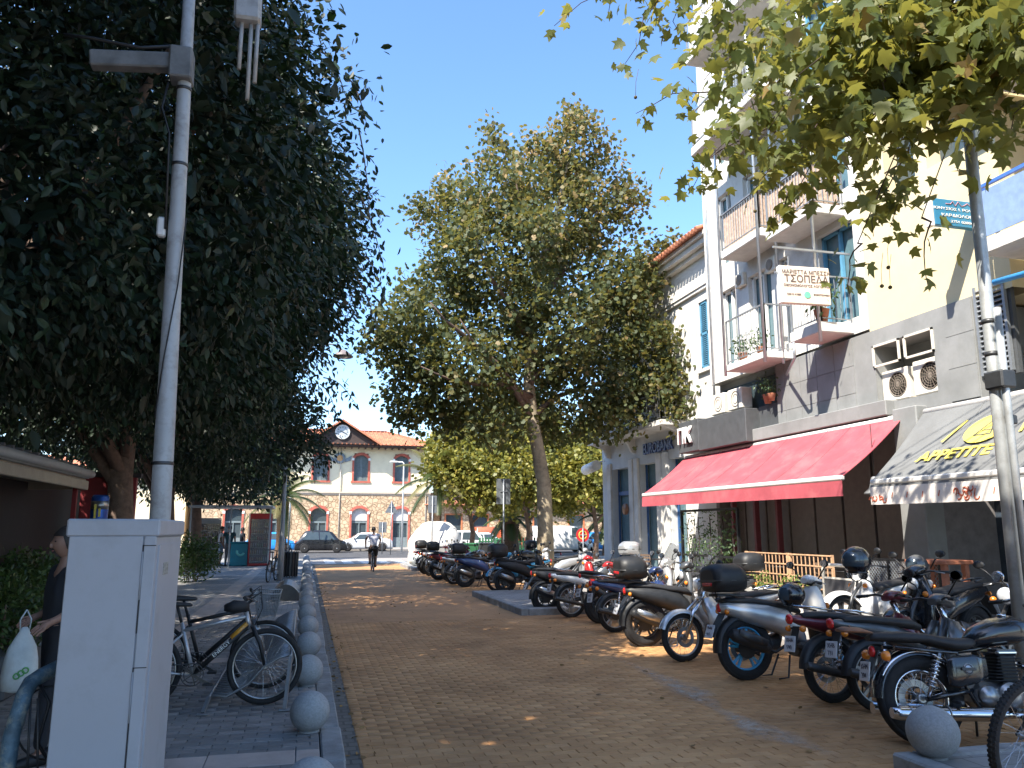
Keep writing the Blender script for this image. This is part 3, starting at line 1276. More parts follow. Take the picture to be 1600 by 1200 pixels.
m_acg = mat('aircon_grille', (0.26, 0.22, 0.18), 0.6, var=0.2)

# ---------------- bank: white neoclassical house
bk = empty('bank_building', (FX, 25, 0), label='white neoclassical bank building with blue shutters and tiled roof', cat='building')
Y0, Y1 = -5.0, 5.0      # local, world 20 .. 30
gh = []
for (xa, xb) in ((955, 981), (997, 1023), (1043, 1068)):
    ya, yb = atX(xa, 620, FX).y - 25, atX(xb, 620, FX).y - 25
    gh.append((yb, ya, 0.35, 3.95))
uh = [(c - .5, c + .5, 6.45, 8.55) for c in (-4.15, -1.2, 1.6, 4.1)]
w = MB()
w.holed('x', 0.0, Y0, Y1, 0, 4.9, gh, .45)
w.box(.45, Y0, 0, 11, Y1, 4.9)
w.add([(0, Y1, 0), (.45, Y1, 0), (.45, Y1, 4.9), (0, Y1, 4.9)], [(0, 1, 2, 3)])
w.add([(0, Y0, 0), (.45, Y0, 0), (.45, Y0, 4.9), (0, Y0, 4.9)], [(0, 1, 2, 3)])
w.build('ground_floor_wall', m_bankg, bk)
w = MB()
w.holed('x', 0.0, Y0, Y1, 5.1, 10.0, uh, .3)
w.box(.3, Y0, 5.1, 11, Y1, 10.0)
for yy in (Y0, Y1):
    w.add([(0, yy, 5.1), (.3, yy, 5.1), (.3, yy, 10), (0, yy, 10)], [(0, 1, 2, 3)])
w.build('upper_wall', m_white, bk)
prev = Y1
for k, h in enumerate(sorted(gh, reverse=True)):
    pass
for h in gh:
    for s_ in (h[0] - .42, h[1] + .06):
        q = MB()
        q.rbox((-.05, s_ + .18, 2.15), (.1, .36, 4.1), .02)
        q.build('pilaster', m_white, bk)
    f = MB()
    f.box(.2, h[0], h[2], .26, h[0] + .24, h[3])
    f.box(.2, h[0] + .24, 2.95, .26, h[1], 3.1)
    f.box(.2, h[1] - .06, h[2], .26, h[1], h[3])
    fr = f.build('door', m_bluedk, bk)
    f = MB()
    f.box(.3, h[0], h[2], .33, h[1], h[3])
    f.build('pane', m_glass, fr)
for c in uh:
    f = MB()
    for a, b_, cz, d in ((c[0] - .12, c[0], c[2], c[3] + .12), (c[1], c[1] + .12, c[2], c[3] + .12), (c[0], c[1], c[3], c[3] + .12)):
        f.box(-.05, a, cz, .04, b_, d)
    f.box(-.1, c[0] - .2, c[2] - .1, .04, c[1] + .2, c[2])
    fr = f.build('window', m_white, bk)
    s_ = MB()
    for a0, a1 in ((c[0] + .01, (c[0] + c[1]) / 2 - .01), ((c[0] + c[1]) / 2 + .01, c[1] - .01)):
        s_.box(-.02, a0, c[2], .03, a0 + .07, c[3])
        s_.box(-.02, a1 - .07, c[2], .03, a1, c[3])
        for zz in (c[2], (c[2] + c[3]) / 2, c[3] - .08):
            s_.box(-.02, a0, zz, .03, a1, zz + .08)
        zz = c[2] + .1
        while zz < c[3] - .1:
            s_.add([(-.015, a0 + .07, zz), (-.015, a1 - .07, zz), (.025, a1 - .07, zz + .045), (.025, a0 + .07, zz + .045)], [(0, 1, 2, 3)])
            zz += .06
    s_.build('shutter', m_blue, fr)
    s_ = MB()
    s_.box(.1, c[0], c[2], .14, c[1], c[3])
    s_.build('pane', m_glassd, fr)
q = MB()
q.box(-.13, -5.0, 9.0, .1, 5.05, 9.12)
q.box(-.09, -5.0, 8.9, .1, 5.05, 9.0)
q.build('hood_moulding', m_white, bk)
q = MB()
q.box(-.2, Y0, 9.98, .3, Y1 + .2, 10.12)
q.box(-.38, Y0, 10.12, .3, Y1 + .35, 10.3)
q.box(-.5, Y0, 10.3, .3, Y1 + .45, 10.42)
q.build('cornice', m_white, bk)
# roof with rows of round tiles
q = MB()
q.add([(-.6, Y0, 10.45), (-.6, Y1 + .5, 10.45), (5.2, Y1 - 2, 12.6), (5.2, Y0, 12.6)], [(0, 3, 2, 1)])
q.add([(-.6, Y1 + .5, 10.45), (11, Y1 + .5, 10.45), (5.2, Y1 - 2, 12.6)], [(0, 1, 2)])
rf_ = q.build('roof', m_tile, bk)
y = Y0 + .1
while y < Y1 + .4:
    q = MB()
    q.tube([(-.7, y, 10.44), (-.25, y, 10.61)], .085, 6)
    o = q.build('roof_tile', m_tile, rf_)
    y += .21
q = MB()
y = Y0 + .1
while y < Y1 + .4:
    q.tube([(-.25, y, 10.64), (5.0, min(y, Y1 - 2), 12.56)], .08, 5)
    y += .21
o = q.build('roof_tile_rows', m_tile, rf_)
o['kind'] = 'stuff'
# first floor balcony of the bank
q = MB()
q.box(-.85, -2.4, 4.92, 0.0, 4.4, 5.08)
q.box(-.05, Y0, 4.9, .0, Y1, 5.1)
bal = q.build('balcony_slab', m_white, bk)
for yy in (-2.2, 1.7, 4.1):
    q = MB()
    q.prism([(-.75, 4.92), (0, 4.92), (0, 4.4), (-.15, 4.45), (-.3, 4.75)], 'y', yy - .08, yy + .08)
    q.build('bracket', m_white, bk)


def railing(parent, p0, p1, z0, h, m=None, pitch=.12, r=.009, name='railing', curl=False):
    """posts, top rail and thin bars between two points"""
    m = m or m_rail
    p0, p1 = Vector(p0), Vector(p1)
    L = (p1 - p0).length
    q = MB()
    q.beam((p0.x, p0.y, z0 + h), (p1.x, p1.y, z0 + h), .05, .03)
    q.beam((p0.x, p0.y, z0 + .08), (p1.x, p1.y, z0 + .08), .03, .02)
    for e_ in (p0, p1):
        q.beam((e_.x, e_.y, z0), (e_.x, e_.y, z0 + h), .035)
    rl = q.build(name, m, parent)
    n = max(2, int(L / pitch))
    q = MB()
    for k in range(1, n):
        p = p0.lerp(p1, k / n)
        q.tube([(p.x, p.y, z0 + .08), (p.x, p.y, z0 + h)], r, 4, cap=False)
        if curl and k % 2:
            d = (p1 - p0).normalized()
            pts = []
            for a in range(9):
                t = a / 8 * 4.2
                rr = .07 * (1 - a / 14)
                pts.append((p.x + d.x * rr * math.cos(t), p.y + d.y * rr * math.cos(t), z0 + h * .5 + rr * math.sin(t) * 1.6))
            q.tube(pts, r, 4, cap=False)
    b_ = q.build('balusters', m, rl)
    b_['kind'] = 'stuff'
    return rl


m_iron = mat('wrought_iron', (0.10, 0.10, 0.11), 0.5, .4, var=.1)
railing(bk, (-.8, -2.35, 0), (-.8, 4.35, 0), 5.08, .95, m_iron, .13, .01, curl=True)
railing(bk, (-.8, -2.35, 0), (0, -2.35, 0), 5.08, .95, m_iron, .13, .01)
m_sign = mat('sign_navy', (0.03, 0.05, 0.16), 0.4, var=.05)
# lettering stands on the fascia above the doors, read from the street
q = MB()
yA, yB = atX(1005, 700, FX).y - 25, atX(1057, 690, FX).y - 25
text_obj('EUROBANK', .52, m_sign, bk, (-.06, (yA + yB) / 2, 4.42), (R(90), 0, R(-90)), .03, bold=.012, sx=.86)
q = MB()
q.tube([(-.55, 4.2, 4.15), (-.55, 5.5, 4.05)], .2, 12)
q.tube([(-.0, 4.8, 4.4), (-.55, 4.8, 4.2)], .03, 6)
q.build('awning_case', m_wht, bk)
q = MB()
q.lathe([(.0, 0), (.2, .0), (.2, .1), (0, .1)], 16, (-.12, gh[0][0] + .1, 2.4), (-1, 0, 0))
q.build('round_sign', mat('bronze_disc', (0.25, 0.12, 0.07), .4, .3), bk)

# ---------------- apartment block over the shops
ap = empty('apartment_building', (AX, 15, 0), label='apartment block with white balconies above dark grey shop fronts and yellow wall', cat='building')
# white part: local y -1.7 .. 5.0 (world 13.3 .. 20.0)
holes = []
for z0, z1 in ((6.05, 8.2), (8.95, 11.0), (11.9, 14.0), (14.8, 16.9)):
    holes += [(.95, 1.35, z0, z1), (1.7, 2.75, z0, z1), (-1.4, -.2, z0, z1), (3.4, 4.2, z0, z1)]
w = MB()
w.holed('x', 0.0, -1.7, 4.98, 5.7, 19.0, holes, .35)
w.box(.35, -1.7, 5.7, 12, 4.98, 19.0)
w.add([(0, 4.98, 5.7), (.35, 4.98, 5.7), (.35, 4.98, 19), (0, 4.98, 19)], [(0, 1, 2, 3)])
w.build('white_wall', m_white, ap)
for h in holes:
    f = MB()
    f.box(.12, h[0], h[2], .2, h[0] + .06, h[3])
    f.box(.12, h[1] - .06, h[2], .2, h[1], h[3])
    f.box(.12, h[0], h[3] - .06, .2, h[1], h[3])
    f.box(.12, (h[0] + h[1]) / 2 - .03, h[2], .2, (h[0] + h[1]) / 2 + .03, h[3])
    fr = f.build('window', m_wht if h[1] - h[0] < 1.1 else m_blue, ap)
    f = MB()
    f.box(.22, h[0], h[2], .25, h[1], h[3])
    f.build('pane', m_glass, fr)
# yellow part world y 9.9 .. 13.3
yh = [(-4.6, -3.6, 8.3, 10.6), (-3.3, -2.5, 8.3, 10.6), (-4.6, -3.6, 11.6, 13.9), (-3.3, -2.5, 11.6, 13.9)]
w = MB()
w.holed('x', -.03, -5.1, -1.7, 5.55, 19.0, yh, .5)
w.box(.47, -5.1, 5.55, 12, -1.7, 19)
w.add([(-.03, -5.1, 5.55), (.47, -5.1, 5.55), (.47, -5.1, 19), (-.03, -5.1, 19)], [(0, 1, 2, 3)])
w.build('yellow_wall', m_yel, ap)
for h in yh:
    f = MB()
    f.box(.3, h[0], h[2], .36, h[1], h[3])
    f.build('window', m_glassd, ap)
w = MB()
w.box(.9, -9.5, 3.2, 12, -5.1, 19)
w.build('recessed_wall', m_yel, ap)
m_bpanel = mat('blue_glass_panel', (0.22, 0.31, 0.50), 0.3, var=.1)
for zb in (6.0, 9.0, 12.0):
    q = MB()
    q.rbox((.15, -7.35, zb + .1), (1.75, 4.3, .24), .01)
    sb = q.build('balcony_slab', m_conc, ap)
    q = MB()
    q.beam((-.68, -9.4, zb + 1.1), (-.68, -5.25, zb + 1.1), .06, .05)
    q.beam((-.68, -5.25, zb + 1.1), (.85, -5.25, zb + 1.1), .06, .05)
    for yy in (-9.4, -8.0, -6.6, -5.25):
        q.beam((-.68, yy, zb + .2), (-.68, yy, zb + 1.1), .04)
    q.build('railing', m_bluedk if zb > 6 else mat('bright_blue_rail', (0.06, 0.16, 0.55), .4), ap)
    for a, b_ in ((-9.35, -8.05), (-7.95, -6.65), (-6.55, -5.3)):
        q = MB()
        q.box(-.69, a, zb + .26, -.67, b_, zb + 1.02)
        q.build('railing_panel', m_bpanel, ap)
# blue tube bracket and grey louvre
q = MB()
q.tube([(-.5, -5.2, 5.55), (-.5, -9.2, 5.3)], .05, 8)
q.build('blue_tube', mat('bright_blue_tube', (0.05, 0.33, 0.7), .4), ap)
# shop storey cladding: z 4.0 .. 5.7, with recess for the air conditioners
yac0, yac1 = atX(1465, 560, AX).y - 15, atX(1372, 580, AX).y - 15
w = MB()
w.holed('x', -.06, -4.3, 1.65, 3.85, 5.62, [(yac0, yac1, 4.1, 5.3)], .7)
w.box(.64, -4.3, 3.85, 3, 1.65, 5.5)
w.add([(-.06, -4.3, 3.85), (.64, -4.3, 3.85), (.64, -4.3, 5.62), (-.06, -4.3, 5.62)], [(0, 1, 2, 3)])
w.add([(-.06, -4.3, 5.62), (-.06, 1.65, 5.62), (.64, 1.65, 5.62), (.64, -4.3, 5.62)], [(0, 1, 2, 3)])
w.build('cladding_panel', m_gclad, ap)
# single cladding tiles proud of the backing
yy = -4.28
tw = .62
while yy < 1.6:
    for z0, z1 in ((3.87, 4.44), (4.45, 5.02), (5.03, 5.6)):
        y1_ = min(yy + tw - .012, 1.64)
        if y1_ > yac0 - .03 and yy < yac1 + .03 and z0 < 5.3:
            continue
        q = MB()
        q.box(-.078, yy, z0, -.062, y1_, z1)
        q.build('cladding_tile', m_gclad, ap)
    yy += tw
w = MB()
w.box(.3, 1.65, 3.85, 3, 4.98, 5.7)
w.build('recessed_band', m_gclad, ap)
# grey ledge over the red awning and the pillar between the shops
q = MB()
q.rbox((-.12, .35, 3.98), (.3, 5.2, .3), .015)
q.build('ledge', m_gclad, ap)
q = MB()
q.rbox((-.1, -2.75, 1.95), (.42, .62, 3.9), .02)
q.build('pillar', m_gclad, ap)
q = MB()
q.rbox((-.2, 3.75, 4.25), (.5, 2.5, .85), .015)
q.box(-.05, 1.3, 4.12, .3, 2.5, 4.7)
q.build('dark_sign_band', m_dkclad, ap)
text_obj('ΠΚ', .62, m_wht, ap, (-.5, 5.75, 4.3), (R(90), 0, R(-90)), .03, bold=.01)
q = MB()
q.rbox((-.2, 5.6, 4.3), (.5, 1.2, .9), .015)
q.build('sign_box', m_dkclad, ap)
# mezzanine glass and clutter in the recessed band
q = MB()
q.box(.22, 1.9, 4.6, .28, 4.7, 5.5)
q.build('window', m_glassd, ap)
# interiors under the awnings: back wall, side walls, ceiling, floor
w = MB()
w.box(2.2, -9.4, 0.1, 2.4, 4.98, 3.85)
w.box(-.0, 4.8, 0.1, 2.2, 4.98, 3.85)
w.box(.0, -9.4, 3.7, 2.2, 4.98, 3.84)
w.box(.1, -3.05, .1, 2.2, -2.6, 3.7)
w.build('shop_interior', m_inner, ap)
for yy in (-1.9, -.9, .1, 1.1, 2.1, 3.1, 4.1):
    q = MB()
    q.box(.35, yy, .15, .41, yy + .92, 3.6)
    fr = q.build('shop_panel', mat('brown_shop_panel', (0.15, 0.13, 0.12), .5, var=.12), ap)
q = MB()
for yy in (4.4, 3.3, 2.3):
    q.rbox((.2, yy, 1.85), (.14, .1, 3.5), .01)
q.build('door_frame', mat('maroon_frame', (0.18, 0.04, 0.05), .5), ap)
# shop 2: dark glazed front set back
for k, yy in enumerate((-8.9, -7.7, -6.5, -5.3, -4.1)):
    q = MB()
    q.box(1.2, yy, .15, 1.26, yy + .06, 3.6)
    q.box(1.2, yy, 3.54, 1.26, yy + 1.2, 3.6)
    q.box(1.2, yy, .15, 1.26, yy + 1.2, .6)
    fr = q.build('shop_window', m_black, ap)
    q = MB()
    q.box(1.22, yy + .06, .6, 1.24, yy + 1.2, 3.54)
    q.build('pane', mat('shop_glass', (0.05, 0.065, 0.085), .12), fr)

# louvre panel right of the cladding
q = MB()
lv = MB()
lv.box(-.06, -4.95, 4.2, .0, -4.9, 5.75)
lv.box(-.06, -4.38, 4.2, .0, -4.33, 5.75)
lo = lv.build('louvre', m_rail, ap)
z = 4.25
while z < 5.72:
    q = MB()
    q.add([(-.06, -4.9, z), (-.06, -4.38, z), (.0, -4.38, z + .055), (.0, -4.9, z + .055), (-.05, -4.9, z - .008), (-.05, -4.38, z - .008), (.01, -4.38, z + .047), (.01, -4.9, z + .047)],
          [(0, 1, 2, 3), (7, 6, 5, 4), (0, 4, 5, 1), (2, 6, 7, 3)])
    q.build('louvre_slat', m_rail, lo)
    z += .088
q = MB()
q.box(.02, -5.0, 4.15, .1, -4.3, 5.8)
q.build('backing', m_dkclad, ap)

# balconies
def balcony(y0, y1, xf, z, zs=.2, rail_h=1.0, screen=None, near_side=True, name='balcony', pots=0, curl=False):
    q = MB()
    q.rbox(((xf + 0) / 2, (y0 + y1) / 2, z + zs / 2), (-xf, y1 - y0, zs), .012)
    sb = q.build('balcony_slab', m_white, ap)
    q = MB()
    q.box(xf + .06, y0 + .06, z - .004, -.02, y1 - .06, z)
    q.build('soffit', m_conc, sb)
    railing(ap, (xf + .05, y0 + .04, 0), (xf + .05, y1 - .04, 0), z + zs, rail_h, m_rail, .11, .008, curl=curl)
    railing(ap, (xf + .05, y0 + .04, 0), (0, y0 + .04, 0), z + zs, rail_h, m_rail, .11, .008)
    if screen:
        q = MB()
        yy = y0 + .08
        while yy < y1 - .08:
            q.tube([(xf + .1, yy, z + zs + .05), (xf + .1, yy, z + zs + rail_h * .98)], .014, 4, cap=False)
            yy += .03
        o_ = q.build('reed_screen', m_reed, ap)
        o_['kind'] = 'stuff'
        q = MB()
        xx = xf + .12
        while xx < -.05:
            q.tube([(xx, y0 + .08, z + zs + .05), (xx, y0 + .08, z + zs + rail_h * .98)], .014, 4, cap=False)
            xx += .03
        o_ = q.build('reed_screen', m_reed, ap)
        o_['kind'] = 'stuff'
    return sb


balcony(.92, 2.75, -.78, 5.62, .16, 1.15, curl=True)
balcony(.92, 2.75, -.78, 8.62, .2, 1.0, screen=True)
balcony(-1.2, -.1, -.8, 5.72, .22, 1.0)
balcony(-1.2, .6, -.8, 8.35, .22, 1.0, screen=True)
balcony(-.3, 3.2, -1.25, 11.7, .24, 1.0)
balcony(-.3, 3.3, -1.25, 14.5, .24, 1.0)
# flowing sheet hung on upper balcony: solid white parapet pieces
for zz in (11.94, 14.74):
    q = MB()
    q.rbox((-1.16, 2.2, zz + .45), (.05, 1.9, .9), .01)
    q.build('parapet', m_white, ap)
for xx, yy in ((-.82, 2.7), (-.82, .9), (-.3, .95), (-.82, -1.18), (-.03, 4.75)):
    q = MB()
    q.tube([(xx, yy, 5.5 if yy < 4 else 3.9), (xx, yy, 19)], .035, 8)
    q.build('drain_pipe', m_pipe, ap)
q = MB()
q.tube([(-.82, -.25, 5.7), (-.82, -.25, 5.35), (-.78, -.1, 5.28), (-.2, 1.0, 5.25)], .03, 8)
q.build('drain_pipe', m_pipe, ap)
# round vents / AC boxes on the balcony walls
for yy, zz in ((2.95, 8.2), (1.5, 8.15)):
    q = MB()
    q.rbox((-.06, yy + .05, zz), (.12, .42, .36), .02)
    a_ = q.build('vent_box', m_acw, ap)
    q = MB()
    q.lathe([(.14, 0), (.14, .02), (.11, .03), (0, .03)], 14, (-.12, yy + .05, zz), (-1, 0, 0))
    q.build('fan_grille', m_acg, a_)
# sign with Greek lettering on the second balcony's side rail
q = MB()
q.beam((-1.85, -1.24, 7.45), (.0, -1.24, 7.45), .04, .04)
q.beam((-1.85, -1.24, 6.9), (-.8, -1.24, 6.9), .03, .03)
q.build('sign_rail', m_rail, ap)
z0_ = atY(1258, 447, 13.7)
sg = empty('sign', (z0_.x, 13.7, z0_.z), label='cream signboard with green emblem and ΤΣΟΠΕΛΑ lettering hung from the white balcony', cat='sign')
sg.rotation_euler = (0, 0, R(-4))
wS, hS = .53, .4
q = MB()
q.rbox((0, 0, 0), (2 * wS, .12, 2 * hS), .01)
q.build('board', mat('sign_cream', (0.72, 0.60, 0.50), .6, var=.04), sg)
q = MB()
q.rbox((-wS - .035, .0, 0), (.06, .14, 2 * hS), .01)
q.build('board_edge', m_wht, sg)
m_ink = mat('sign_ink', (0.12, 0.09, 0.08), .6)
text_obj('ΜΑΡΙΕΤΤΑ ΜΠΕΣΣΗ', .115, m_ink, sg, (0, -.066, .27), (R(90), 0, 0), .003)
text_obj('ΤΣΟΠΕΛΑ', .21, m_ink, sg, (0, -.066, .12), (R(90), 0, 0), .003, bold=.002)
text_obj('ΟΙΚΟΝΟΜΟΛΟΓΟΣ ΛΟΓΙΣΤΡΙΑ', .072, m_ink, sg, (0, -.066, -.02), (R(90), 0, 0), .003)
text_obj('22510 41800', .06, m_ink, sg, (-.3, -.066, -.21), (R(90), 0, 0), .003)
text_obj('ΦΟΡΟΤΕΧΝΙΚΗ', .05, m_ink, sg, (.32, -.066, -.2), (R(90), 0, 0), .003)
q = MB()
q.lathe([(.075, 0), (.07, .012)], 14, (.0, -.06, -.21), (0, -1, 0))
q.build('emblem', mat('sign_green', (0.15, 0.5, 0.35), .5), sg)
for xx in (-.35, .35):
    q = MB()
    q.beam((xx, 0, hS), (xx, 0, hS + .22), .02)
    q.build('hanger', m_rail, sg)
# blue sign on the yellow wall
c0 = atY(1497, 336, 10.45)
sg = empty('sign', (c0.x, 10.45, c0.z), label='small blue signboard with white Greek lettering beside the yellow wall', cat='sign')
sg.scale = (1.6, 1, 1.05)
q = MB()
q.rbox((0, 0, 0), (.68, .1, .46), .01)
q.build('board', mat('sign_blue', (0.03, 0.19, 0.33), .45, var=.05), sg)
q = MB()
q.rbox((-.37, .0, -.01), (.05, .12, .5), .006)
q.build('board_edge', m_acw, sg)
text_obj('ΔΙΟΝΥΣΙΟΣ Ι. ΡΟΥΜΑΝΗΣ', .062, m_wht, sg, (0, -.056, .06), (R(90), 0, 0), .003)
text_obj('ΚΑΡΔΙΟΛΟΓΟΣ', .07, m_wht, sg, (0, -.056, -.05), (R(90), 0, 0), .003)
text_obj('2751 028060', .06, m_wht, sg, (0.02, -.056, -.15), (R(90), 0, 0), .003)
q = MB()
q.tube([(-.18, -.056, .15), (-.12, -.056, .15), (-.09, -.056, .2), (-.06, -.056, .12), (-.02, -.056, .2), (.02, -.056, .13), (.06, -.056, .15), (.1, -.056, .19), (.14, -.056, .14), (.18, -.056, .19), (.2, -.056, .13)], .007, 4)
q.build('pulse_line', mat('sign_pink', (0.6, 0.3, 0.35), .5), sg)
q = MB()
for zz in (-.12, .12):
    q.beam((.2, .06, zz), ((AX - c0.x) / 1.6, .08, zz), .03)
q.build('bracket', m_rail, sg)

# air conditioners in the recess
def ac_unit(y, z, w, h, lab):
    u = empty('air_conditioner', (AX + .12, 15 + y, z), label=lab, cat='air conditioner', group='air conditioner outdoor units in the grey recess')
    q = MB()
    q.rbox((.12, 0, h / 2), (.34, w, h), .02)
    q.build('casing', m_acw, u)
    q = MB()
    q.torus((-.055, -w * .1, h / 2), h * .38, .012, (1, 0, 0), 20, 4)
    for k in range(1, 5):
        q.torus((-.055, -w * .1, h / 2), h * .38 * k / 5, .005, (1, 0, 0), 16, 4)
    for k in range(8):
        t = k * math.pi / 8
        q.beam((-.056, -w * .1 - h * .38 * math.cos(t), h / 2 - h * .38 * math.sin(t)), (-.056, -w * .1 + h * .38 * math.cos(t), h / 2 + h * .38 * math.sin(t)), .006)
    q.build('fan_grille', m_acg, u)
    q = MB()
    q.lathe([(0, 0), (h * .37, 0)], 20, (-.051, -w * .1, h / 2), (-1, 0, 0))
    q.build('fan_opening', m_dkclad, u)
    for yy in (-w / 2 + .08, w / 2 - .08):
        q = MB()
        q.beam((-.02, yy, -.03), (.3, yy, -.03), .05, .05)
        q.build('foot', m_rail, u)


ymid = (yac0 + yac1) / 2
ac_unit(ymid + .42, 4.14, .72, .62, 'farther air conditioner unit on the sill of the grey recess')
ac_unit(ymid - .42, 4.14, .72, .66, 'nearer air conditioner unit on the sill of the grey recess')
q = MB()
for a, b_ in ((ymid + .06, ymid + .8), (ymid - .8, ymid - .06)):
    for (ya, yb, za, zb) in ((a, a + .04, 4.85, 5.3), (b_ - .04, b_, 4.85, 5.3), (a, b_, 4.85, 4.89), (a, b_, 5.26, 5.3)):
        q.box(-.09, ya, za, -.055, yb, zb)
q.build('recess_frame', m_acw, ap)
# smaller units and plants on the bank side ledge
for k, (yy, zz) in enumerate(((4.2, 4.75), (3.3, 4.75))):
    u = empty('air_conditioner', (AX - .1, 15 + yy, zz), label=('air conditioner on the dark ledge nearest the bank', 'air conditioner on the dark ledge under the reed balcony')[k], cat='air conditioner', group='air conditioner outdoor units on the dark ledge')
    q = MB()
    q.rbox((0, 0, .28), (.32, .7, .55), .02)
    q.build('casing', m_acw, u)
    q = MB()
    q.torus((-.165, -.05, .28), .2, .012, (1, 0, 0), 18, 4)
    q.torus((-.165, -.05, .28), .12, .008, (1, 0, 0), 18, 4)
    q.build('fan_grille', m_acg, u)

# ---------------- awnings
m_awr = mat('red_awning_cloth', (0.40, 0.075, 0.095), 0.85, var=0.1, scale=2.5, col2=(0.47, 0.17, 0.17), var2=.5, scale2=1.3, bump=.3, bscale=9)
m_awg = mat('grey_awning_cloth', (0.165, 0.17, 0.17), 0.85, var=0.08, scale=2, col2=(0.13, 0.13, 0.125), var2=.5, scale2=1.5, bump=.3, bscale=9)
m_bar = mat('white_aluminium', (0.72, 0.70, 0.66), 0.45, .2, var=.05)


def awning(name, label, y0, y1, xw, zw, xf0, xf1, zf0, zf1, mcloth, val, seg=12, group=None):
    """cloth from the wall (xw, zw) to a front bar (xf0 at y0 .. xf1 at y1)"""
    a = empty(name, (xw, (y0 + y1) / 2, zw), label=label, cat='awning', group=group)
    ym = (y0 + y1) / 2
    q = MB()
    q.tube([(0, y0 - ym, 0), (0, y1 - ym, 0)], .07, 10)
    q.build('roller', m_bar, a)
    V, F = [], []
    for i in range(seg + 1):
        t = i / seg
        y = y0 + (y1 - y0) * t - ym
        xf, zf = xf0 + (xf1 - xf0) * t - xw, zf0 + (zf1 - zf0) * t - zw
        for j in range(9):
            u = j / 8
            sag = -.06 * math.sin(math.pi * u) - .012 * math.sin(6 * math.pi * t) * u
            V.append((xf * u, y, zf * u + sag + .05))
    for i in range(seg):
        for j in range(8):
            F.append((i * 9 + j, i * 9 + j + 1, i * 9 + j + 10, i * 9 + j + 9))
    q = MB()
    q.add(V, F, True)
    n_ = len(V)
    q.add([(x, y, z - .012) for x, y, z in V], [f[::-1] for f in F], True)
    cl_ = q.build('cloth', mcloth, a)
    ns_ = int((y1 - y0) / 1.2)
    for k in range(1, ns_):
        i = round(seg * k / ns_)
        q = MB()
        q.tube([Vector(V[i * 9 + j]) + Vector((0, 0, .004)) for j in range(9)], .008, 4)
        q.build('seam', mcloth, cl_)
    p0 = Vector((xf0 - xw, y0 - ym, zf0 - zw + .02))
    p1 = Vector((xf1 - xw, y1 - ym, zf1 - zw + .02))
    q = MB()
    q.beam(p0, p1, .1, .09, ch=.02)
    q.build('front_bar', m_bar, a)
    V = []
    for i in range(seg * 2 + 1):
        t = i / seg / 2
        p = p0.lerp(p1, t)
        wv = .02 * math.sin(t * 24)
        V += [tuple(p + Vector((-.03, 0, -.05))), tuple(p + Vector((-.03 + wv, 0, -.05 - val)))]
    q = MB()
    q.add(V, [(2 * i, 2 * i + 2, 2 * i + 3, 2 * i + 1) for i in range(seg * 2)], True)
    q.add([(x + .01, y, z) for x, y, z in V], [(2 * i, 2 * i + 1, 2 * i + 3, 2 * i + 2) for i in range(seg * 2)], True)
    vl = q.build('valance', mcloth, a)
    for f_ in (.12, .88):
        p = p0.lerp(p1, f_)
        y = y0 - ym + (y1 - y0) * f_
        k_ = Vector((p.x * .5, y + (.5 if f_ < .5 else -.5), p.z * .55))
        q = MB()
        q.tube([(0, y, -.12), k_, (p.x + .05, y, p.z)], .025, 6)
        q.build('arm', m_bar, a)
    return a, vl, (p0, p1)


awning('awning', 'faded red awning with white front bar over the cafe terrace', 12.35, 21.3, AX - .18, 3.74, 9.35, 9.4, 2.56, 2.62, m_awr, .28)
a2, vl, (p0, p1) = awning('awning', 'grey awning with yellow APPETITE lettering and printed white valance', 6.4, 11.85, AX - .18, 3.75, 9.35, 9.55, 2.4, 2.45, m_awg, .05)
# printed white valance sheet
m_val = mat('white_valance', (0.72, 0.66, 0.60), .7, var=.04)
q = MB()
q.beam(p0 + Vector((-.04, 0, -.24)), p1 + Vector((-.04, 0, -.24)), .015, .3)
vs = q.build('printed_valance', m_val, a2)
m_prn = mat('valance_print', (0.5, 0.13, 0.07), .7, var=.5, scale=30)
for t in (.985, .95, .62, .60, .58, .3, .28, .05, .02):
    p = p0.lerp(p1, t)
    for k in range(3):
        q = MB()
        a_ = random.uniform(0, 6)
        q.torus((p.x - .052, p.y + random.uniform(-.1, .1), p.z - .24 + random.uniform(-.08, .08)), .045, .012, (1, 0, 0), 8, 4, a_, a_ + 4)
        q.build('print_mark', m_prn, vs)
for k in range(12):
    p = p0.lerp(p1, .9 - k * .065)
    q = MB()
    q.beam((p.x - .052, p.y, p.z - .29), (p.x - .052, p.y - .03, p.z - .2), .008, .012)
    q.build('print_mark', m_prn, vs)
# lettering printed on the cloth slope
m_lemon = mat('yellow_print', (0.75, 0.62, 0.12), .8, var=.05)
sl_ang = math.atan2(1.3, 1.45)
# slope basis: text x along -Y, text up = from front bar to wall
cx = Vector((0, -1, 0))
up_ = Vector((1.42, 0, 1.3)).normalized()
nz_ = cx.cross(up_)
rot = Matrix((cx, up_, nz_)).transposed().to_euler()


def on_cloth(u, y):
    """u: 0 at wall .. 1 at the front bar"""
    x = (9.45 - (AX - .18)) * u
    z = (2.43 - 3.75) * u - .06 * math.sin(math.pi * u) + .05
    return Vector((x, y - 9.275, z)) + nz_ * .012 * (1 if nz_.z > 0 else -1)


if nz_.z < 0:
    pass
text_obj('APPETITE', .34, m_lemon, a2, on_cloth(.70, 10.45), rot, .004, bold=.008, sx=1.05)
q = MB()
o_c = on_cloth(.4, 10.15)


def cloth_pt(a, b_):
    return o_c + cx * a + up_ * b_ + nz_ * (.004 if nz_.z > 0 else -.004)


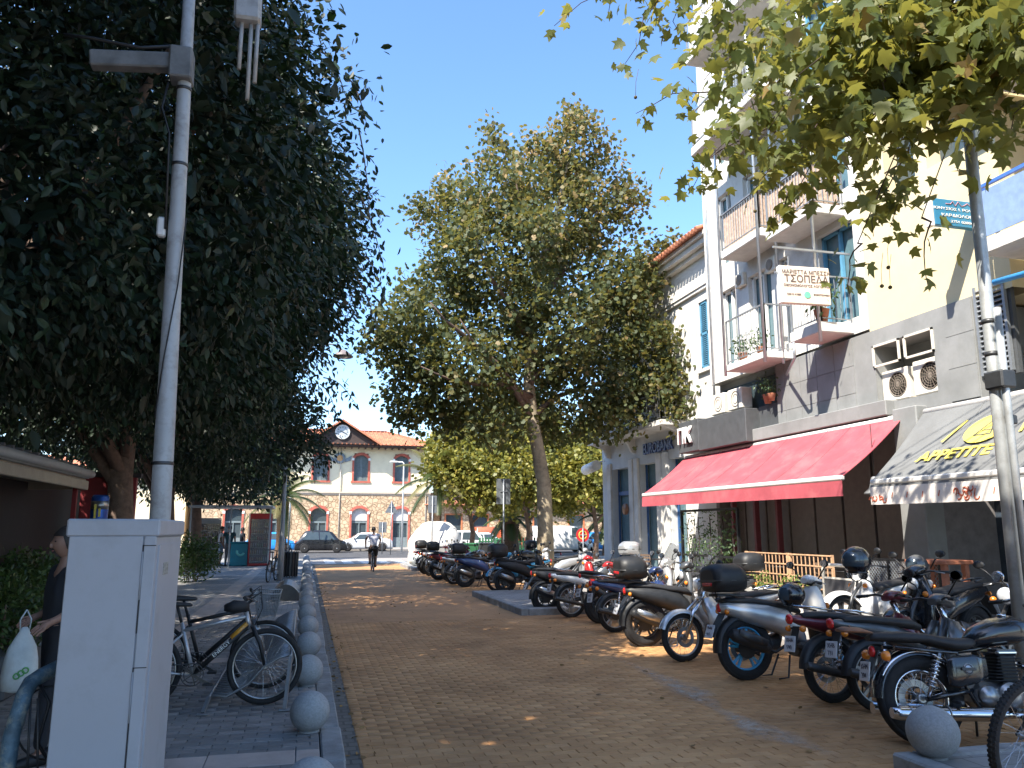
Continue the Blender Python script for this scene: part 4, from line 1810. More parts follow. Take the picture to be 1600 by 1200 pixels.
def cloth_disc(ra, rb, ca=0, cb=0, n=28, hole=0.0):
    q = MB()
    V = [cloth_pt(ca + ra * math.cos(2 * math.pi * k / n), cb + rb * math.sin(2 * math.pi * k / n)) for k in range(n)]
    if hole:
        V += [cloth_pt(ca + hole * ra * math.cos(2 * math.pi * k / n), cb + hole * rb * math.sin(2 * math.pi * k / n)) for k in range(n)]
        q.add(V, [(k, (k + 1) % n, n + (k + 1) % n, n + k) for k in range(n)])
    else:
        q.add(V, [tuple(range(n))])
    return q


cloth_disc(.42, .36).build('logo_disc', m_lemon, a2)
q = cloth_disc(.40, .34, hole=.93)
q2 = MB()
tri = [(-.16, -.17), (.17, -.17), (0.02, .2)]
for k in range(3):
    p, p2 = tri[k], tri[(k + 1) % 3]
    q2.beam(cloth_pt(*p) + nz_ * .004, cloth_pt(*p2) + nz_ * .004, .025, .004, up=nz_)
q2.beam(cloth_pt(-.06, -.06) + nz_ * .004, cloth_pt(.1, -.06) + nz_ * .004, .02, .004, up=nz_)
q2.build('logo_letter', m_dkclad, a2)
for sgn in (-1, 1):
    q = MB()
    q.beam(cloth_pt(sgn * .75 - .03, -.22), cloth_pt(sgn * .62 + .03, .3), .05, .004, up=nz_)
    q.build('logo_stroke', m_lemon, a2)
q = MB()
q.torus(cloth_pt(1.0, .12), .13, .02, nz_, 16, 4, flat=.1)
q.build('logo_stroke', m_lemon, a2)

# ---------------- terrace things at ground level
TZ = PAVE_R
# black metal frame with climbing plants
fr = empty('terrace_screen', (9.9, 18.5, TZ), label='tall black metal frame screen with climbing plants at the cafe terrace end', cat='screen')
q = MB()
for yy in (-1.5, 1.4):
    q.beam((0, yy, 0), (0, yy, 2.05), .06)
q.beam((0, -1.5, 2.05), (0, 1.4, 2.05), .06)
q.beam((0, -1.5, .9), (0, 1.4, .9), .05)
q.beam((0, -1.5, .08), (0, 1.4, .08), .05)
q.build('frame', m_black, fr)
gl = leaf_mat('terrace_leaf', [(0, (0.03, 0.06, 0.03)), (.6, (0.06, 0.11, 0.05)), (1, (0.12, 0.17, 0.07))], .5, .25)
for k in range(5):
    yy = -1.25 + k * .6
    q = MB()
    pts_ = [(.06 + .04 * math.sin(i), yy + .07 * math.sin(i * 1.7 + k), .05 + i * .26) for i in range(8)]
    q.tube(pts_, .012, 5)
    q.build('stem', m_dark, fr)
P = np.column_stack([rng.normal(.05, .08, 900), rng.uniform(-1.45, 1.35, 900), np.clip(rng.normal(1.1, .5, 900), .2, 2.0)])
leaves('foliage', P, .09, LEAF_OVAL, gl, fr)
q = MB()
q.rbox((.1, -.05, .2), (.35, 2.7, .38), .02)
q.build('planter', m_dkclad, fr)

# trellis panels behind flower boxes
m_tre = mat('tan_trellis_wood', (0.55, 0.33, 0.19), .8, var=.15, scale=8)
for k, (ya, yb, lab) in enumerate(((15.09, 16.72, 'tan wooden trellis panel nearer the black frame screen'), (13.6, 15.0, 'tan wooden trellis panel beside the helmet scooter'))):
    t = empty('trellis', (9.9, (ya + yb) / 2, TZ), label=lab, cat='trellis', group='tan trellis panels on the terrace')
    L = yb - ya
    n = 12 if k == 0 else 10
    for i in range(n + 1):
        yy = -L / 2 + L * i / n
        q = MB()
        q.beam((0, yy, .35), (0, yy, 1.06), .022, .012, up=(1, 0, 0))
        q.build('slat', m_tre, t)
    for zz in (.4, .62, .84, 1.05):
        q = MB()
        q.beam((-.012, -L / 2 - .02, zz), (-.012, L / 2 + .02, zz), .012, .026)
        q.build('slat', m_tre, t)
    for yy in (-L / 2, L / 2):
        q = MB()
        q.beam((.02, yy, 0), (.02, yy, 1.07), .045)
        q.build('post', m_tre, t)
    for zz, xo in ((.0, -.32),):
        b_ = empty('flower_box', (9.9 + xo, (ya + yb) / 2, TZ), label='grey flower box below the ' + ('farther' if k == 0 else 'nearer') + ' tan trellis panel', cat='planter', group='grey flower boxes before the trellis')
        q = MB()
        q.rbox((0, 0, .24), (.26, L - .08, .17), .015)
        q.rbox((-.03, 0, .06), (.34, L - .02, .11), .01)
        q.build('box', mat('concrete_box', (0.36, 0.35, 0.32), .85, var=.12, scale=6), b_)
        q = MB()
        q.box(-.1, -L / 2 + .08, .30, .1, L / 2 - .08, .335)
        q.build('soil', m_soil, b_)
        gy = leaf_mat('box_plant_leaf', [(0, (0.08, 0.13, 0.03)), (.6, (0.16, 0.22, 0.05)), (1, (0.35, 0.33, 0.1))], .5, .3)
        for j in range(6):
            yy = -L / 2 + .2 + j * (L - .4) / 5
            nl = 60
            P = np.column_stack([rng.normal(0, .05, nl), rng.normal(yy, .07, nl), .34 + rng.uniform(0, .24 + .1 * (j % 2), nl)])
            leaves('plant', P, .07, LEAF_OVAL, gy, b_)
# low pale wall / ramp edge between terrace and bikes
q = MB()
q.rbox((9.0, 14.6, .24), (.3, 5.0, .26), .02)
tag(q.build('low_wall', m_conc), 'low pale concrete wall edging the terrace behind the parked scooters', 'wall')
# cafe tables and chairs, dark, beyond the screen
def cafe_chair(x, y, rz, lab, m):
    c = empty('cafe_chair', (x, y, TZ), rz, lab, 'chair', 'chairs of the cafe terrace')
    q = MB()
    q.rbox((0, 0, .45), (.42, .42, .035), .012)
    q.build('seat', m, c)
    q = MB()
    for s_ in (-.18, .18):
        q.tube([(-.19, s_, .45), (-.25, s_, .88)], .014, 6)
    for zz in (.6, .7, .8, .87):
        q.beam((-.2 - (zz - .45) * .14, -.18, zz), (-.2 - (zz - .45) * .14, .18, zz), .015, .05)
    q.build('backrest', m, c)
    for sx_ in (-.18, .18):
        for sy_ in (-.18, .18):
            q = MB()
            q.tube([(sx_, sy_, .44), (sx_ * 1.15, sy_ * 1.1, 0)], .013, 6)
            q.build('leg', m, c)


def cafe_table(x, y, lab, m, r=.36):
    c = empty('cafe_table', (x, y, TZ), 0, lab, 'table', 'tables of the cafe terrace')
    q = MB()
    q.lathe([(0, .72), (r, .72), (r, .75), (0, .75)], 20)
    q.build('tabletop', m, c)
    q = MB()
    q.tube([(0, 0, .02), (0, 0, .72)], .03, 8)
    q.lathe([(.22, 0), (.2, .02), (.03, .04)], 14)
    q.build('pedestal', m_black, c)


m_wick = mat('brown_wicker', (0.12, 0.08, 0.055), .8, var=.3, scale=30)
for k, (x, y, rz) in enumerate(((9.3, 20.6, .3), (10.1, 21.4, 2.8), (10.3, 17.2, 1.2), (10.4, 14.4, .5), (10.5, 13.4, -2.4))):
    cafe_chair(x, y, rz, ['wicker cafe chair at the bank end of the terrace', 'wicker cafe chair with its back to the bank doors', 'dark cafe chair behind the black frame screen', 'dark cafe chair behind the farther trellis', 'dark cafe chair behind the nearer trellis'][k], m_wick)
for k, (x, y) in enumerate(((9.8, 21.0), (10.5, 16.2), (10.6, 14.0))):
    cafe_table(x, y, ['round cafe table at the bank end of the terrace', 'round cafe table under the red awning behind the farther trellis', 'round cafe table under the red awning behind the nearer trellis'][k], m_black)
# second shop: mesh rail, brown high table, white framed panel, stools
ms = empty('mesh_railing', (9.75, 12.0, TZ), label='black diamond mesh railing in front of the dark second shop', cat='railing')
q = MB()
ya, yb = -1.3, 1.0
for yy in (ya, (ya + yb) / 2, yb):
    q.beam((0, yy, 0), (0, yy, 1.05), .04)
for zz in (.1, .6, 1.05):
    q.beam((0, ya, zz), (0, yb, zz), .035)
q.build('frame', m_black, ms)
q = MB()
k = ya - 1
while k < yb:
    for s_ in (1, -1):
        a, b_ = max(k, ya), min(k + .95, yb)
        if b_ > a:
            za, zb = .1 + (a - k), .1 + (b_ - k)
            if s_ < 0:
                za, zb = 1.15 - za, 1.15 - zb
            q.tube([(0, a, za), (0, b_, zb)], .006, 4, cap=False)
    k += .07
o = q.build('wire_mesh', m_rail, ms)
o['kind'] = 'stuff'
m_brn = mat('orange_brown_wood', (0.30, 0.11, 0.06), .6, var=.15, scale=5)
ht = empty('high_table', (9.6, 10.55, TZ), R(8), 'orange brown wooden high table on the terrace of the second shop', 'table')
q = MB()
q.rbox((0, 0, 1.06), (.6, .75, .06), .01)
q.build('tabletop', m_brn, ht)
for sx_ in (-.22, .22):
    for sy_ in (-.28, .28):
        q = MB()
        q.rbox((sx_, sy_, .52), (.085, .085, 1.03), .008)
        q.build('leg', m_brn, ht)
q = MB()
q.rbox((0, -.28, .3), (.36, .05, .06), .006)
q.rbox((0, .28, .3), (.36, .05, .06), .006)
q.build('stretcher', m_brn, ht)
for k, (x, y) in enumerate(((10.2, 9.6), (10.3, 10.9), (10.2, 11.6), (9.9, 8.6))):
    s_ = empty('bar_stool', (x, y, TZ), 0, ['black bar stool right of the orange brown high table', 'black bar stool behind the orange brown high table', 'black bar stool behind the diamond mesh railing', 'black bar stool nearest the street pole'][k], 'stool', 'bar stools of the second shop')
    q = MB()
    q.lathe([(0, .74), (.17, .74), (.18, .77), (.15, .8), (0, .8)], 16)
    q.build('seat', m_black, s_)
    for a in range(4):
        t = a * math.pi / 2 + .7
        q = MB()
        q.tube([(.1 * math.cos(t), .1 * math.sin(t), .74), (.2 * math.cos(t), .2 * math.sin(t), 0)], .012, 6)
        q.build('leg', m_black, s_)
    q = MB()
    q.torus((0, 0, .3), .16, .01, (0, 0, 1), 16, 5)
    q.build('footrest', m_black, s_)
pn = empty('barrier_panel', (9.2, 12.3, TZ), 0, 'cream metal framed low barrier with a grey woven infill before the dark shop', 'barrier')
q = MB()
q.tube([(0, -.6, 0), (0, -.6, .86), (0, -.52, .93), (0, .52, .93), (0, .6, .86), (0, .6, 0)], .03, 8)
q.beam((0, -.58, .7), (0, .58, .7), .03)
q.beam((0, -.58, .35), (0, .58, .35), .03)
q.build('frame', m_acw, pn)
q = MB()
q.box(-.01, -.58, .36, .01, .58, .69)
q.build('infill', mat('dark_infill', (0.05, 0.05, 0.055), .6), pn)
q = MB()
q.box(-.012, -.58, .04, .012, .58, .34)
q.build('woven_infill', mat('woven_grey', (0.25, 0.2, 0.17), .8, var=.3, scale=40), pn)
# bell shaped lamp between the awnings
lp = empty('hanging_lamp', (10.1, 12.45, 2.3), 0, 'small grey hanging lamp between the red and grey awnings', 'lamp')
q = MB()
q.lathe([(.03, .32), (.06, .3), (.1, .12), (.2, .02), (.2, 0)], 16)
q.build('lamp_shade', m_rail, lp)
q = MB()
q.tube([(0, 0, .3), (0, 0, 1.3)], .008, 5)
q.build('cord', m_black, lp)
# plants in pots on balconies
def pot_plant(x, y, z, s, lab, green=gl, n=110, potm=m_terra):
    t = empty('potted_plant', (x, y, z), 0, lab, 'plant', 'pot plants on ledges and balconies')
    q = MB()
    q.lathe([(.08 * s, 0), (.12 * s, .2 * s), (.13 * s, .22 * s), (.11 * s, .22 * s), (0, .18 * s)], 12)
    q.build('pot', potm, t)
    P = rng.normal(size=(n, 3)) * np.array([.14, .14, .13]) * s + np.array([0, 0, .42 * s])
    leaves('foliage', P, .1 * s, LEAF_OVAL, green, t)
    return t


pot_plant(10.35, 13.95, 5.94, 1.3, 'bushy potted plant on the corner of the small white balcony')
pot_plant(10.9, 17.0, 4.72, 1.0, 'terracotta potted plant on the dark ledge under the railings')
pot_plant(10.75, 16.6, 4.72, .8, 'smaller potted plant on the dark ledge near the grey cladding')
pot_plant(10.4, 16.4, 5.78, .9, 'potted plant at the near end of the iron railed balcony')
pot_plant(10.4, 17.2, 5.78, 1.0, 'potted plant at the far end of the iron railed balcony')

# ================================================================ VEGETATION
m_bark = mat('ficus_bark', (0.16, 0.11, 0.085), 0.9, var=0.25, scale=8, bump=.6, bscale=18)
m_pbark = mat('plane_bark', (0.34, 0.28, 0.19), 0.85, var=0.25, scale=5, bump=.4, bscale=14, col2=(0.16, 0.13, 0.09), var2=.8, scale2=4)
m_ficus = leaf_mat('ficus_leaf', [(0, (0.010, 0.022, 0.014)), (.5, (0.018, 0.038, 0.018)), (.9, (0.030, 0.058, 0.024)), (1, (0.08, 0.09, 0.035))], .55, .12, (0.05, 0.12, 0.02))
m_plane = leaf_mat('plane_leaf', [(0, (0.05, 0.075, 0.02)), (.45, (0.10, 0.13, 0.03)), (.8, (0.18, 0.19, 0.045)), (.93, (0.30, 0.22, 0.08)), (1, (0.36, 0.22, 0.10))], .5, .46, (0.55, 0.48, 0.08))
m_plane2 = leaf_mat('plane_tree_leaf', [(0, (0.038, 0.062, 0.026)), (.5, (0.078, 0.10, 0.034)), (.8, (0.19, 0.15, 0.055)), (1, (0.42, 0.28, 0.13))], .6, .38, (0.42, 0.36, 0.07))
m_ygrn = leaf_mat('yellow_green_leaf', [(0, (0.07, 0.09, 0.02)), (.5, (0.17, 0.18, 0.035)), (.85, (0.32, 0.28, 0.05)), (1, (0.45, 0.33, 0.08))], .5, .35, (0.5, 0.42, 0.06))


def limb(mb, pts, r0, r1, n=8, wob=.06):
    k = len(pts)
    P = []
    for i in range(k):
        p = Vector(pts[i])
        if 0 < i < k - 1:
            p += Vector((random.uniform(-wob, wob), random.uniform(-wob, wob), 0))
        P.append(p)
    mb.tube(P, [r0 + (r1 - r0) * (i / (k - 1)) for i in range(k)], n)


def ficus(x, y, h, rx, label, n, zmin=2.6, size=.1, lumps=None, singles=0, rz=4.4):
    t = empty('ficus_tree', (0, 0, 0), 0, label, 'tree', 'row of dense ficus trees on the left pavement')
    tr = MB()
    pts = [(x, y, PAVE_L - .1), (x + .05, y, 1.2), (x - .05, y + .05, 2.6), (x, y, 4.2), (x + .1, y, 6)]
    limb(tr, pts, .27, .14, 12, .03)
    tr.lathe([(.42, 0), (.33, .12), (.27, .4)], 12, (x, y, PAVE_L - .02))
    trunk = tr.build('trunk', m_bark, t)
    br = MB()
    for k in range(7):
        a = k * 0.9 + x
        br.tube([(x, y, 2.3 + .3 * k), (x + .9 * math.cos(a), y + .9 * math.sin(a), 3.6 + .35 * k), (x + 2.2 * math.cos(a), y + 2.2 * math.sin(a), 5 + .5 * k)], [.13, .09, .03], 6)
    br.build('branches', m_bark, t)
    zc = zmin + (h - zmin) / 2
    if lumps is None:
        lumps = [((x, y, zc), (rx * .92, rx * .92, (h - zmin) / 2))]
        for k in range(9):
            a = k * 2.4
            zz = zmin + 1.2 + (h - zmin - 2.4) * ((k * .37) % 1)
            lumps.append(((x + rx * .55 * math.cos(a), y + rx * .55 * math.sin(a), zz), (rx * .5, rx * .5, 1.5)))
    pts, out = lumps_points(lumps, n, .82, 1.1, 18, .34, zmin)
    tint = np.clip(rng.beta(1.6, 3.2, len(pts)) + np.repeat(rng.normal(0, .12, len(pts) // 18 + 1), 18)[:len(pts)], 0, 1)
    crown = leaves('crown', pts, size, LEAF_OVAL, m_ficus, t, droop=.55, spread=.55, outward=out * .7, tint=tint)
    # a deeper layer of bigger leaves, darkened for shade, added to block light
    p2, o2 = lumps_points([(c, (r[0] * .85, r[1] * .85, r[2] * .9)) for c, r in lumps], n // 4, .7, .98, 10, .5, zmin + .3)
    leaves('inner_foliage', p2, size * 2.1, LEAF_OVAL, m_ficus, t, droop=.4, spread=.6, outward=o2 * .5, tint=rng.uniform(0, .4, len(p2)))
    if singles:
        # the twigs nearest the lens, leaf by leaf
        d = np.linalg.norm(pts - np.array(EYE), axis=1)
        sel = pts[np.argsort(d)[200:200 + singles * 3:3]]
        leaves('leaf_spray', sel, size * 1.1, LEAF_OVAL, m_ficus, crown, droop=.6, spread=.6, singles=len(sel))
    return t


# outline of the nearest crowns follows the photograph's left mass
ficus(-3.3, 9.0, 11.8, 3.6, 'nearest dense ficus tree above the grey cabinet and pole', 78000, 2.75, .105,
      [((-3.6, 9.0, 7.1), (3.0, 3.2, 4.4)), ((-1.6, 8.2, 5.6), (1.75, 1.9, 2.1)), ((-2.3, 9.8, 7.0), (1.7, 1.9, 1.7)), ((-3.6, 7.2, 4.4), (2.3, 1.8, 1.6)),
       ((-5.6, 8.0, 5.2), (2.2, 2.2, 2.3)), ((-1.9, 10.2, 4.6), (1.6, 1.8, 1.5)), ((-4.5, 6.6, 7.5), (2.3, 2.0, 2.6)), ((-3.6, 8.4, 10), (2.0, 2.2, 1.6)), ((-5, 9.5, 10), (2.4, 2.4, 1.7))], singles=280)
ficus(-3.2, 15.4, 11.2, 3.7, 'second dense ficus tree in the row, over the thin grey lamp post', 52000, 3.0, .115,
      [((-3.2, 15.4, 7.1), (3.6, 3.5, 4.1)), ((-.95, 14.6, 6.4), (1.7, 1.9, 1.6)), ((-.9, 15.9, 8.0), (1.7, 1.9, 1.7)), ((-2.0, 14.5, 4.6), (1.4, 1.7, 1.0)), ((-4.2, 13.4, 4.8), (2.4, 2.2, 1.8)), ((-2.5, 16.5, 10), (2.2, 2.2, 1.5))])
ficus(-3.6, 22.0, 10.6, 3.8, 'third dense ficus tree in the row behind the lamp post', 34000, 2.9, .13)
ficus(-4.3, 27.6, 9.6, 3.3, 'fourth dense ficus tree in the row above the standing people', 24000, 2.8, .15)
ficus(-4.6, 36.6, 9.5, 3.6, 'farthest dense ficus tree in the row above the red drinks coolers', 18000, 2.7, .17)
ficus(-11.5, 17.0, 11.0, 4.2, 'dense ficus tree behind the kiosk roof', 22000, 2.8, .16)
ficus(-11.0, 30.0, 10.0, 4.2, 'dense ficus tree far behind the kiosk', 14000, 2.6, .2)
ficus(-4.7, .9, 13.0, 3.8, 'unseen dense ficus tree beside the viewer, added to shade the street', 22000, 5.8, .3)  # crown raised clear of the frame, placed only to shade the near street
ficus(-6.5, -9.0, 13.5, 4.4, 'dense ficus tree farthest behind the viewer', 16000, 2.9, .38)  # out of view; oversized leaves make its crown block more sun
ficus(-12.5, 2.0, 13.5, 4.6, 'tall dense ficus tree left of the kiosk', 18000, 2.9, .38)

# hanging sprays at the street edge of the ficus crowns (thin drooping twigs against the sky)
spr = empty('ficus_branch', (0, 0, 0), 0, 'drooping ficus twigs with dark oval leaves against the sky left of the plane tree', 'branch')
for k, (x0, y0, x1, y1, Y) in enumerate(((540, 120, 572, 190, 8.3), (560, 200, 578, 330, 9.5), (560, 300, 600, 420, 11), (570, 400, 602, 470, 12), (560, 440, 590, 520, 13),
                                         (505, 590, 556, 632, 13.5), (500, 600, 528, 655, 13.5), (470, 560, 500, 650, 14), (500, 80, 540, 150, 8), (440, 20, 480, 90, 7.6))):
    p, q_ = atY(x0, y0, Y), atY(x1, y1, Y)
    pts = []
    for i in range(7):
        t_ = i / 6
        pts.append(p.lerp(q_, t_) + Vector((0, 0, .12 * math.sin(math.pi * t_))))
    tb = MB()
    tb.tube(pts, [.012 - .008 * i / 6 for i in range(7)], 5)
    tb.build('twig', m_bark, spr)
    L = []
    for i in range(44):
        t_ = random.uniform(0, 1)
        c = pts[min(int(t_ * 6), 5)].lerp(pts[min(int(t_ * 6) + 1, 6)], (t_ * 6) % 1)
        w_ = .16 * (1.15 - t_)
        L.append([c.x + random.gauss(0, w_), c.y + random.gauss(0, w_), c.z + random.gauss(0, w_ * .8)])
    leaves('foliage', np.array(L), .12, LEAF_OVAL, m_ficus, spr, droop=.9, spread=.5, tint=rng.beta(1.5, 3, 44))

# ---------------- the tall plane tree in the middle
pt = empty('plane_tree', (0, 0, 0), 0, 'tall plane tree with leaning pale trunk standing among the parked motorbikes', 'tree')
tr = MB()
tp = [atY(853, 905, 24.5), atY(852, 830, 24.5), atY(850, 760, 24.5), atY(842, 710, 24.5), atY(832, 660, 24.6), atY(826, 600, 24.8), atY(830, 520, 24.8), atY(840, 430, 24.6), atY(870, 330, 24.5), atY(890, 240, 24.5)]
tp[0].z = 0
tr.tube(tp, [.30, .26, .24, .22, .21, .19, .16, .12, .08, .04], 12)
tr.lathe([(.42, 0), (.34, .15), (.29, .45)], 12, (tp[0].x, tp[0].y, 0))
trunk = tr.build('trunk', m_pbark, pt)
tr = MB()
bl_ = [((832, 655), (760, 560), (700, 470)), ((828, 600), (900, 520), (980, 440)), ((830, 540), (770, 440), (730, 340)), ((832, 500), (900, 400), (950, 300)), ((838, 440), (820, 340), (800, 260)),
       ((832, 650), (900, 610), (1000, 600)), ((830, 620), (740, 600), (620, 560)), ((832, 560), (940, 500), (1040, 480)), ((826, 630), (720, 520), (650, 450)), ((850, 400), (930, 330), (990, 300))]
for k, b3 in enumerate(bl_):
    P3 = [atY(*b3[0], 24.6)] + [atY(*b3[i], 24.5 + (i * (1.3 if k % 2 else -1.3))) for i in (1, 2)]
    tr.tube([P3[0], P3[0].lerp(P3[1], .5) + Vector((0, 0, .2)), P3[1], P3[1].lerp(P3[2], .35) + Vector((0, 0, -.1)), P3[1].lerp(P3[2], .7)], [.11, .09, .07, .04, .015], 6)
tr.build('limb', m_bark, pt)
blobs = [  # px centre, px radii, depth offset
    (900, 235, 55, 55, 0), (845, 265, 60, 50, 1), (770, 300, 62, 62, -1), (715, 330, 50, 62, 1), (930, 290, 60, 55, 1), (975, 325, 35, 35, 0), (870, 340, 90, 70, 0),
    (800, 390, 95, 75, -1.5), (900, 420, 90, 75, 1.5), (720, 400, 60, 60, 0), (1030, 410, 30, 40, 0), (985, 440, 60, 55, -1), (1040, 470, 42, 38, 1), (690, 480, 85, 65, 1),
    (620, 500, 50, 50, -1), (780, 480, 90, 70, 1), (870, 500, 90, 80, -1.5), (960, 520, 80, 65, 1.5), (1020, 540, 60, 45, -1), (1060, 590, 40, 38, -1.5), (1075, 640, 42, 30, -2), (655, 560, 60, 50, 0), (735, 570, 80, 65, -1),
    (830, 590, 90, 60, 1.5), (930, 600, 75, 60, 0), (1000, 630, 70, 45, -1), (690, 630, 55, 38, 0), (705, 655, 40, 30, 1), (780, 665, 55, 32, -1), (870, 655, 60, 34, 1), (950, 650, 55, 36, 0), (1010, 615, 50, 40, 1), (640, 640, 34, 26, 0), (620, 610, 32, 28, .5), (600, 560, 34, 34, 0), (1100, 655, 24, 20, -2), (760, 640, 55, 40, 1), (655, 330, 22, 30, 0), (770, 225, 20, 28, 0), (900, 185, 25, 22, 0)]
lum = []
for (cx, cy, rx, ry, dy) in blobs:
    Y_ = 24.5 + dy
    c = atY(cx, cy, Y_)
    k_ = (c - EYE).length / FPX
    lum.append(((c.x, c.y, c.z), (rx * k_ * .95, (rx + ry) / 2 * k_ * 1.1, ry * k_ * .95)))
pp, oo = lumps_points(lum, 60000, .45, 1.12, 16, .42)
# the crown is taller than wide clumps: knock holes in it
hn = np.array([math.sin(p[0] * 1.9 + 1.3 * math.sin(p[2] * 1.3)) * math.sin(p[2] * 1.7 + p[1] * .9) for p in pp[::16]])
keep = np.repeat(hn > -.5, 16)[:len(pp)]
pp, oo = pp[keep], oo[keep]
tint = np.clip(rng.beta(1.5, 2.6, len(pp)) + np.clip(pp[:, 2] - 9.5, -1, 9) * .045 + (pp[:, 0] - 6) * .015, 0, 1)  # sunlight painted in: leaves turn more golden towards the top and right
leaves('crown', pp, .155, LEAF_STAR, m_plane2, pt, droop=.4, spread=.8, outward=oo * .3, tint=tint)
# ---------------- near plane tree at the right: hanging branches full of large leaves
nt_ = empty('plane_tree', (0, 0, 0), 0, 'near plane tree whose leafy branches hang in from the upper right', 'tree')
tr = MB()
tr.tube([(9.1, 2.2, .05), (9.0, 2.3, 2), (8.9, 2.5, 4), (8.6, 2.9, 6.3), (8.2, 3.2, 8.5), (8, 3.4, 11)], [.34, .3, .27, .22, .17, .08], 12)
tr.build('trunk', m_pbark, nt_)
hang = [  # px start, px end, depth Y, leaves
    ((1330, -60), (1090, 60), 8.5, 170), ((1330, 20), (1080, 130), 8.5, 150), ((1300, 60), (1110, 250), 8.0, 150), ((1150, 150), (995, 175), 8.5, 26), ((1200, 200), (1070, 300), 8.2, 40),
    ((1350, 40), (1200, 200), 7.5, 200), ((1440, -20), (1250, 120), 7.0, 240), ((1560, 0), (1350, 100), 6.6, 220), ((1620, 30), (1450, 130), 6.4, 200), ((1380, 90), (1250, 240), 7.4, 170),
    ((1450, 90), (1330, 230), 6.9, 210), ((1560, 90), (1440, 190), 6.5, 220), ((1420, 230), (1400, 350), 6.8, 58), ((1400, 260), (1375, 370), 7.0, 50), ((1440, 340), (1450, 455), 6.8, 26),
    ((1300, 230), (1180, 290), 7.6, 56), ((1640, 120), (1580, 200), 6.2, 90), ((1100, -60), (870, 30), 8.6, 34), ((1060, -50), (985, 100), 8.4, 44), ((1000, -60), (945, 15), 8.4, 26), ((1110, -40), (1050, 50), 8.4, 60),
    ((1250, 290), (1200, 370), 7.6, 26), ((1350, -40), (1290, 60), 7.2, 170), ((1500, -60), (1480, 60), 6.5, 170), ((1620, -40), (1560, 90), 6.1, 150), ((1340, 380), (1330, 470), 7.1, 14), ((1280, 160), (1290, 280), 7.3, 58), ((1230, 60), (1160, 140), 7.9, 120), ((1160, -30), (1100, 20), 8.3, 70),
    ((1540, 60), (1500, 150), 6.4, 170), ((1390, 40), (1300, 170), 7.2, 200)]
root0 = Vector((8.2, 3.6, 9.6))
allp, allo = [], []
tb = MB()
for (a, b_, Y_, n_) in hang:
    if a[0] > 1375 and b_[1] < 330:
        Y_ *= .78
    elif a[0] > 1240 and a[1] < 130:
        Y_ *= .84
    p, q_ = atY(*a, Y_), atY(*b_, Y_ + .3)
    mid = root0.lerp(p, .6) + Vector((0, 0, 1.1))
    tb.tube([root0, root0.lerp(mid, .5) + Vector((0, 0, .3)), mid, mid.lerp(p, .55) + Vector((0, 0, .12)), p], [k_ * (1 if n_ > 60 else .45) for k_ in (.04, .03, .022, .017, .012)], 6)
    pts = [p]
    for i in range(1, 7):
        t_ = i / 6
        pts.append(p.lerp(q_, t_) + Vector((random.gauss(0, .04), random.gauss(0, .06), .16 * math.sin(math.pi * t_))))
    tb.tube(pts, [.013 - .0015 * i for i in range(7)], 5)
    L = (q_ - p).length
    for i in range(n_):
        t_ = random.uniform(.0, 1) ** .8
        c = pts[min(int(t_ * 6), 5)].lerp(pts[min(int(t_ * 6) + 1, 6)], (t_ * 6) % 1)
        w_ = (.27 if n_ > 60 else .12)
        allp.append((c.x + random.gauss(0, w_), c.y + random.gauss(0, w_ * 1.3), c.z + random.gauss(0, w_ * .7) - .05))
tb.build('branches', m_dark, nt_)
allp = np.array(allp)
# a rough density rule: clumps with gaps
n1 = np.array([math.sin(p[0] * 5.1 + 2 * math.sin(p[2] * 3)) * math.sin(p[2] * 5.3 + p[1] * 3) for p in allp])
allp = allp[n1 > -.55]


def vispx(p):
    v = Vector(p) - EYE
    w = v.dot(_fw)
    if w < .3:
        return 1e6
    u, v_ = 800 + FPX * v.dot(_rt) / w, 600 - FPX * v.dot(_up) / w
    return w + (0 if (-30 < u < 1630 and -30 < v_ < 1230) else 1e4)


tint = rng.beta(1.5, 2.3, len(allp))
crown = leaves('crown', allp, .15, LEAF_PLANE, m_plane, nt_, droop=.75, spread=.75, tint=tint, singles=0)
key = np.array([vispx(p) for p in allp])
sel = allp[np.argsort(key)[:1160:4]] + rng.normal(0, .06, (290, 3))
leaves('leaf_spray', sel, .16, LEAF_PLANE, m_plane, crown, droop=.75, spread=.7, singles=len(sel))
# seed balls
sb_ = MB()
for (x_, y_) in ((1388, 418), (1378, 447), (1391, 449), (1210, 205), (993, 152), (1330, 120), (1180, 330), (1265, 260)):
    c = atY(x_, y_, 6.9 if x_ > 1300 else 8)
    sb_.sphere(c, .022, 8, 6)
    sb_.tube([c, c + Vector((0.01, 0, .2)), c + Vector((0.05, 0, .38))], .003, 4)
sb_.build('seed_balls', mat('seed_brown', (0.09, 0.07, 0.03), .9, var=.2), nt_)
# upper crown outside the frame that shades the street
pU, oU = lumps_points([((8.2, 1.2, 9.6), (3.0, 2.8, 2.4)), ((10.5, 2.2, 9.8), (2.5, 2.2, 2.0))], 9000, .5, 1.05, 14, .5, 6.6)
leaves('upper_foliage', pU, .22, LEAF_STAR, m_plane, nt_, droop=.4)


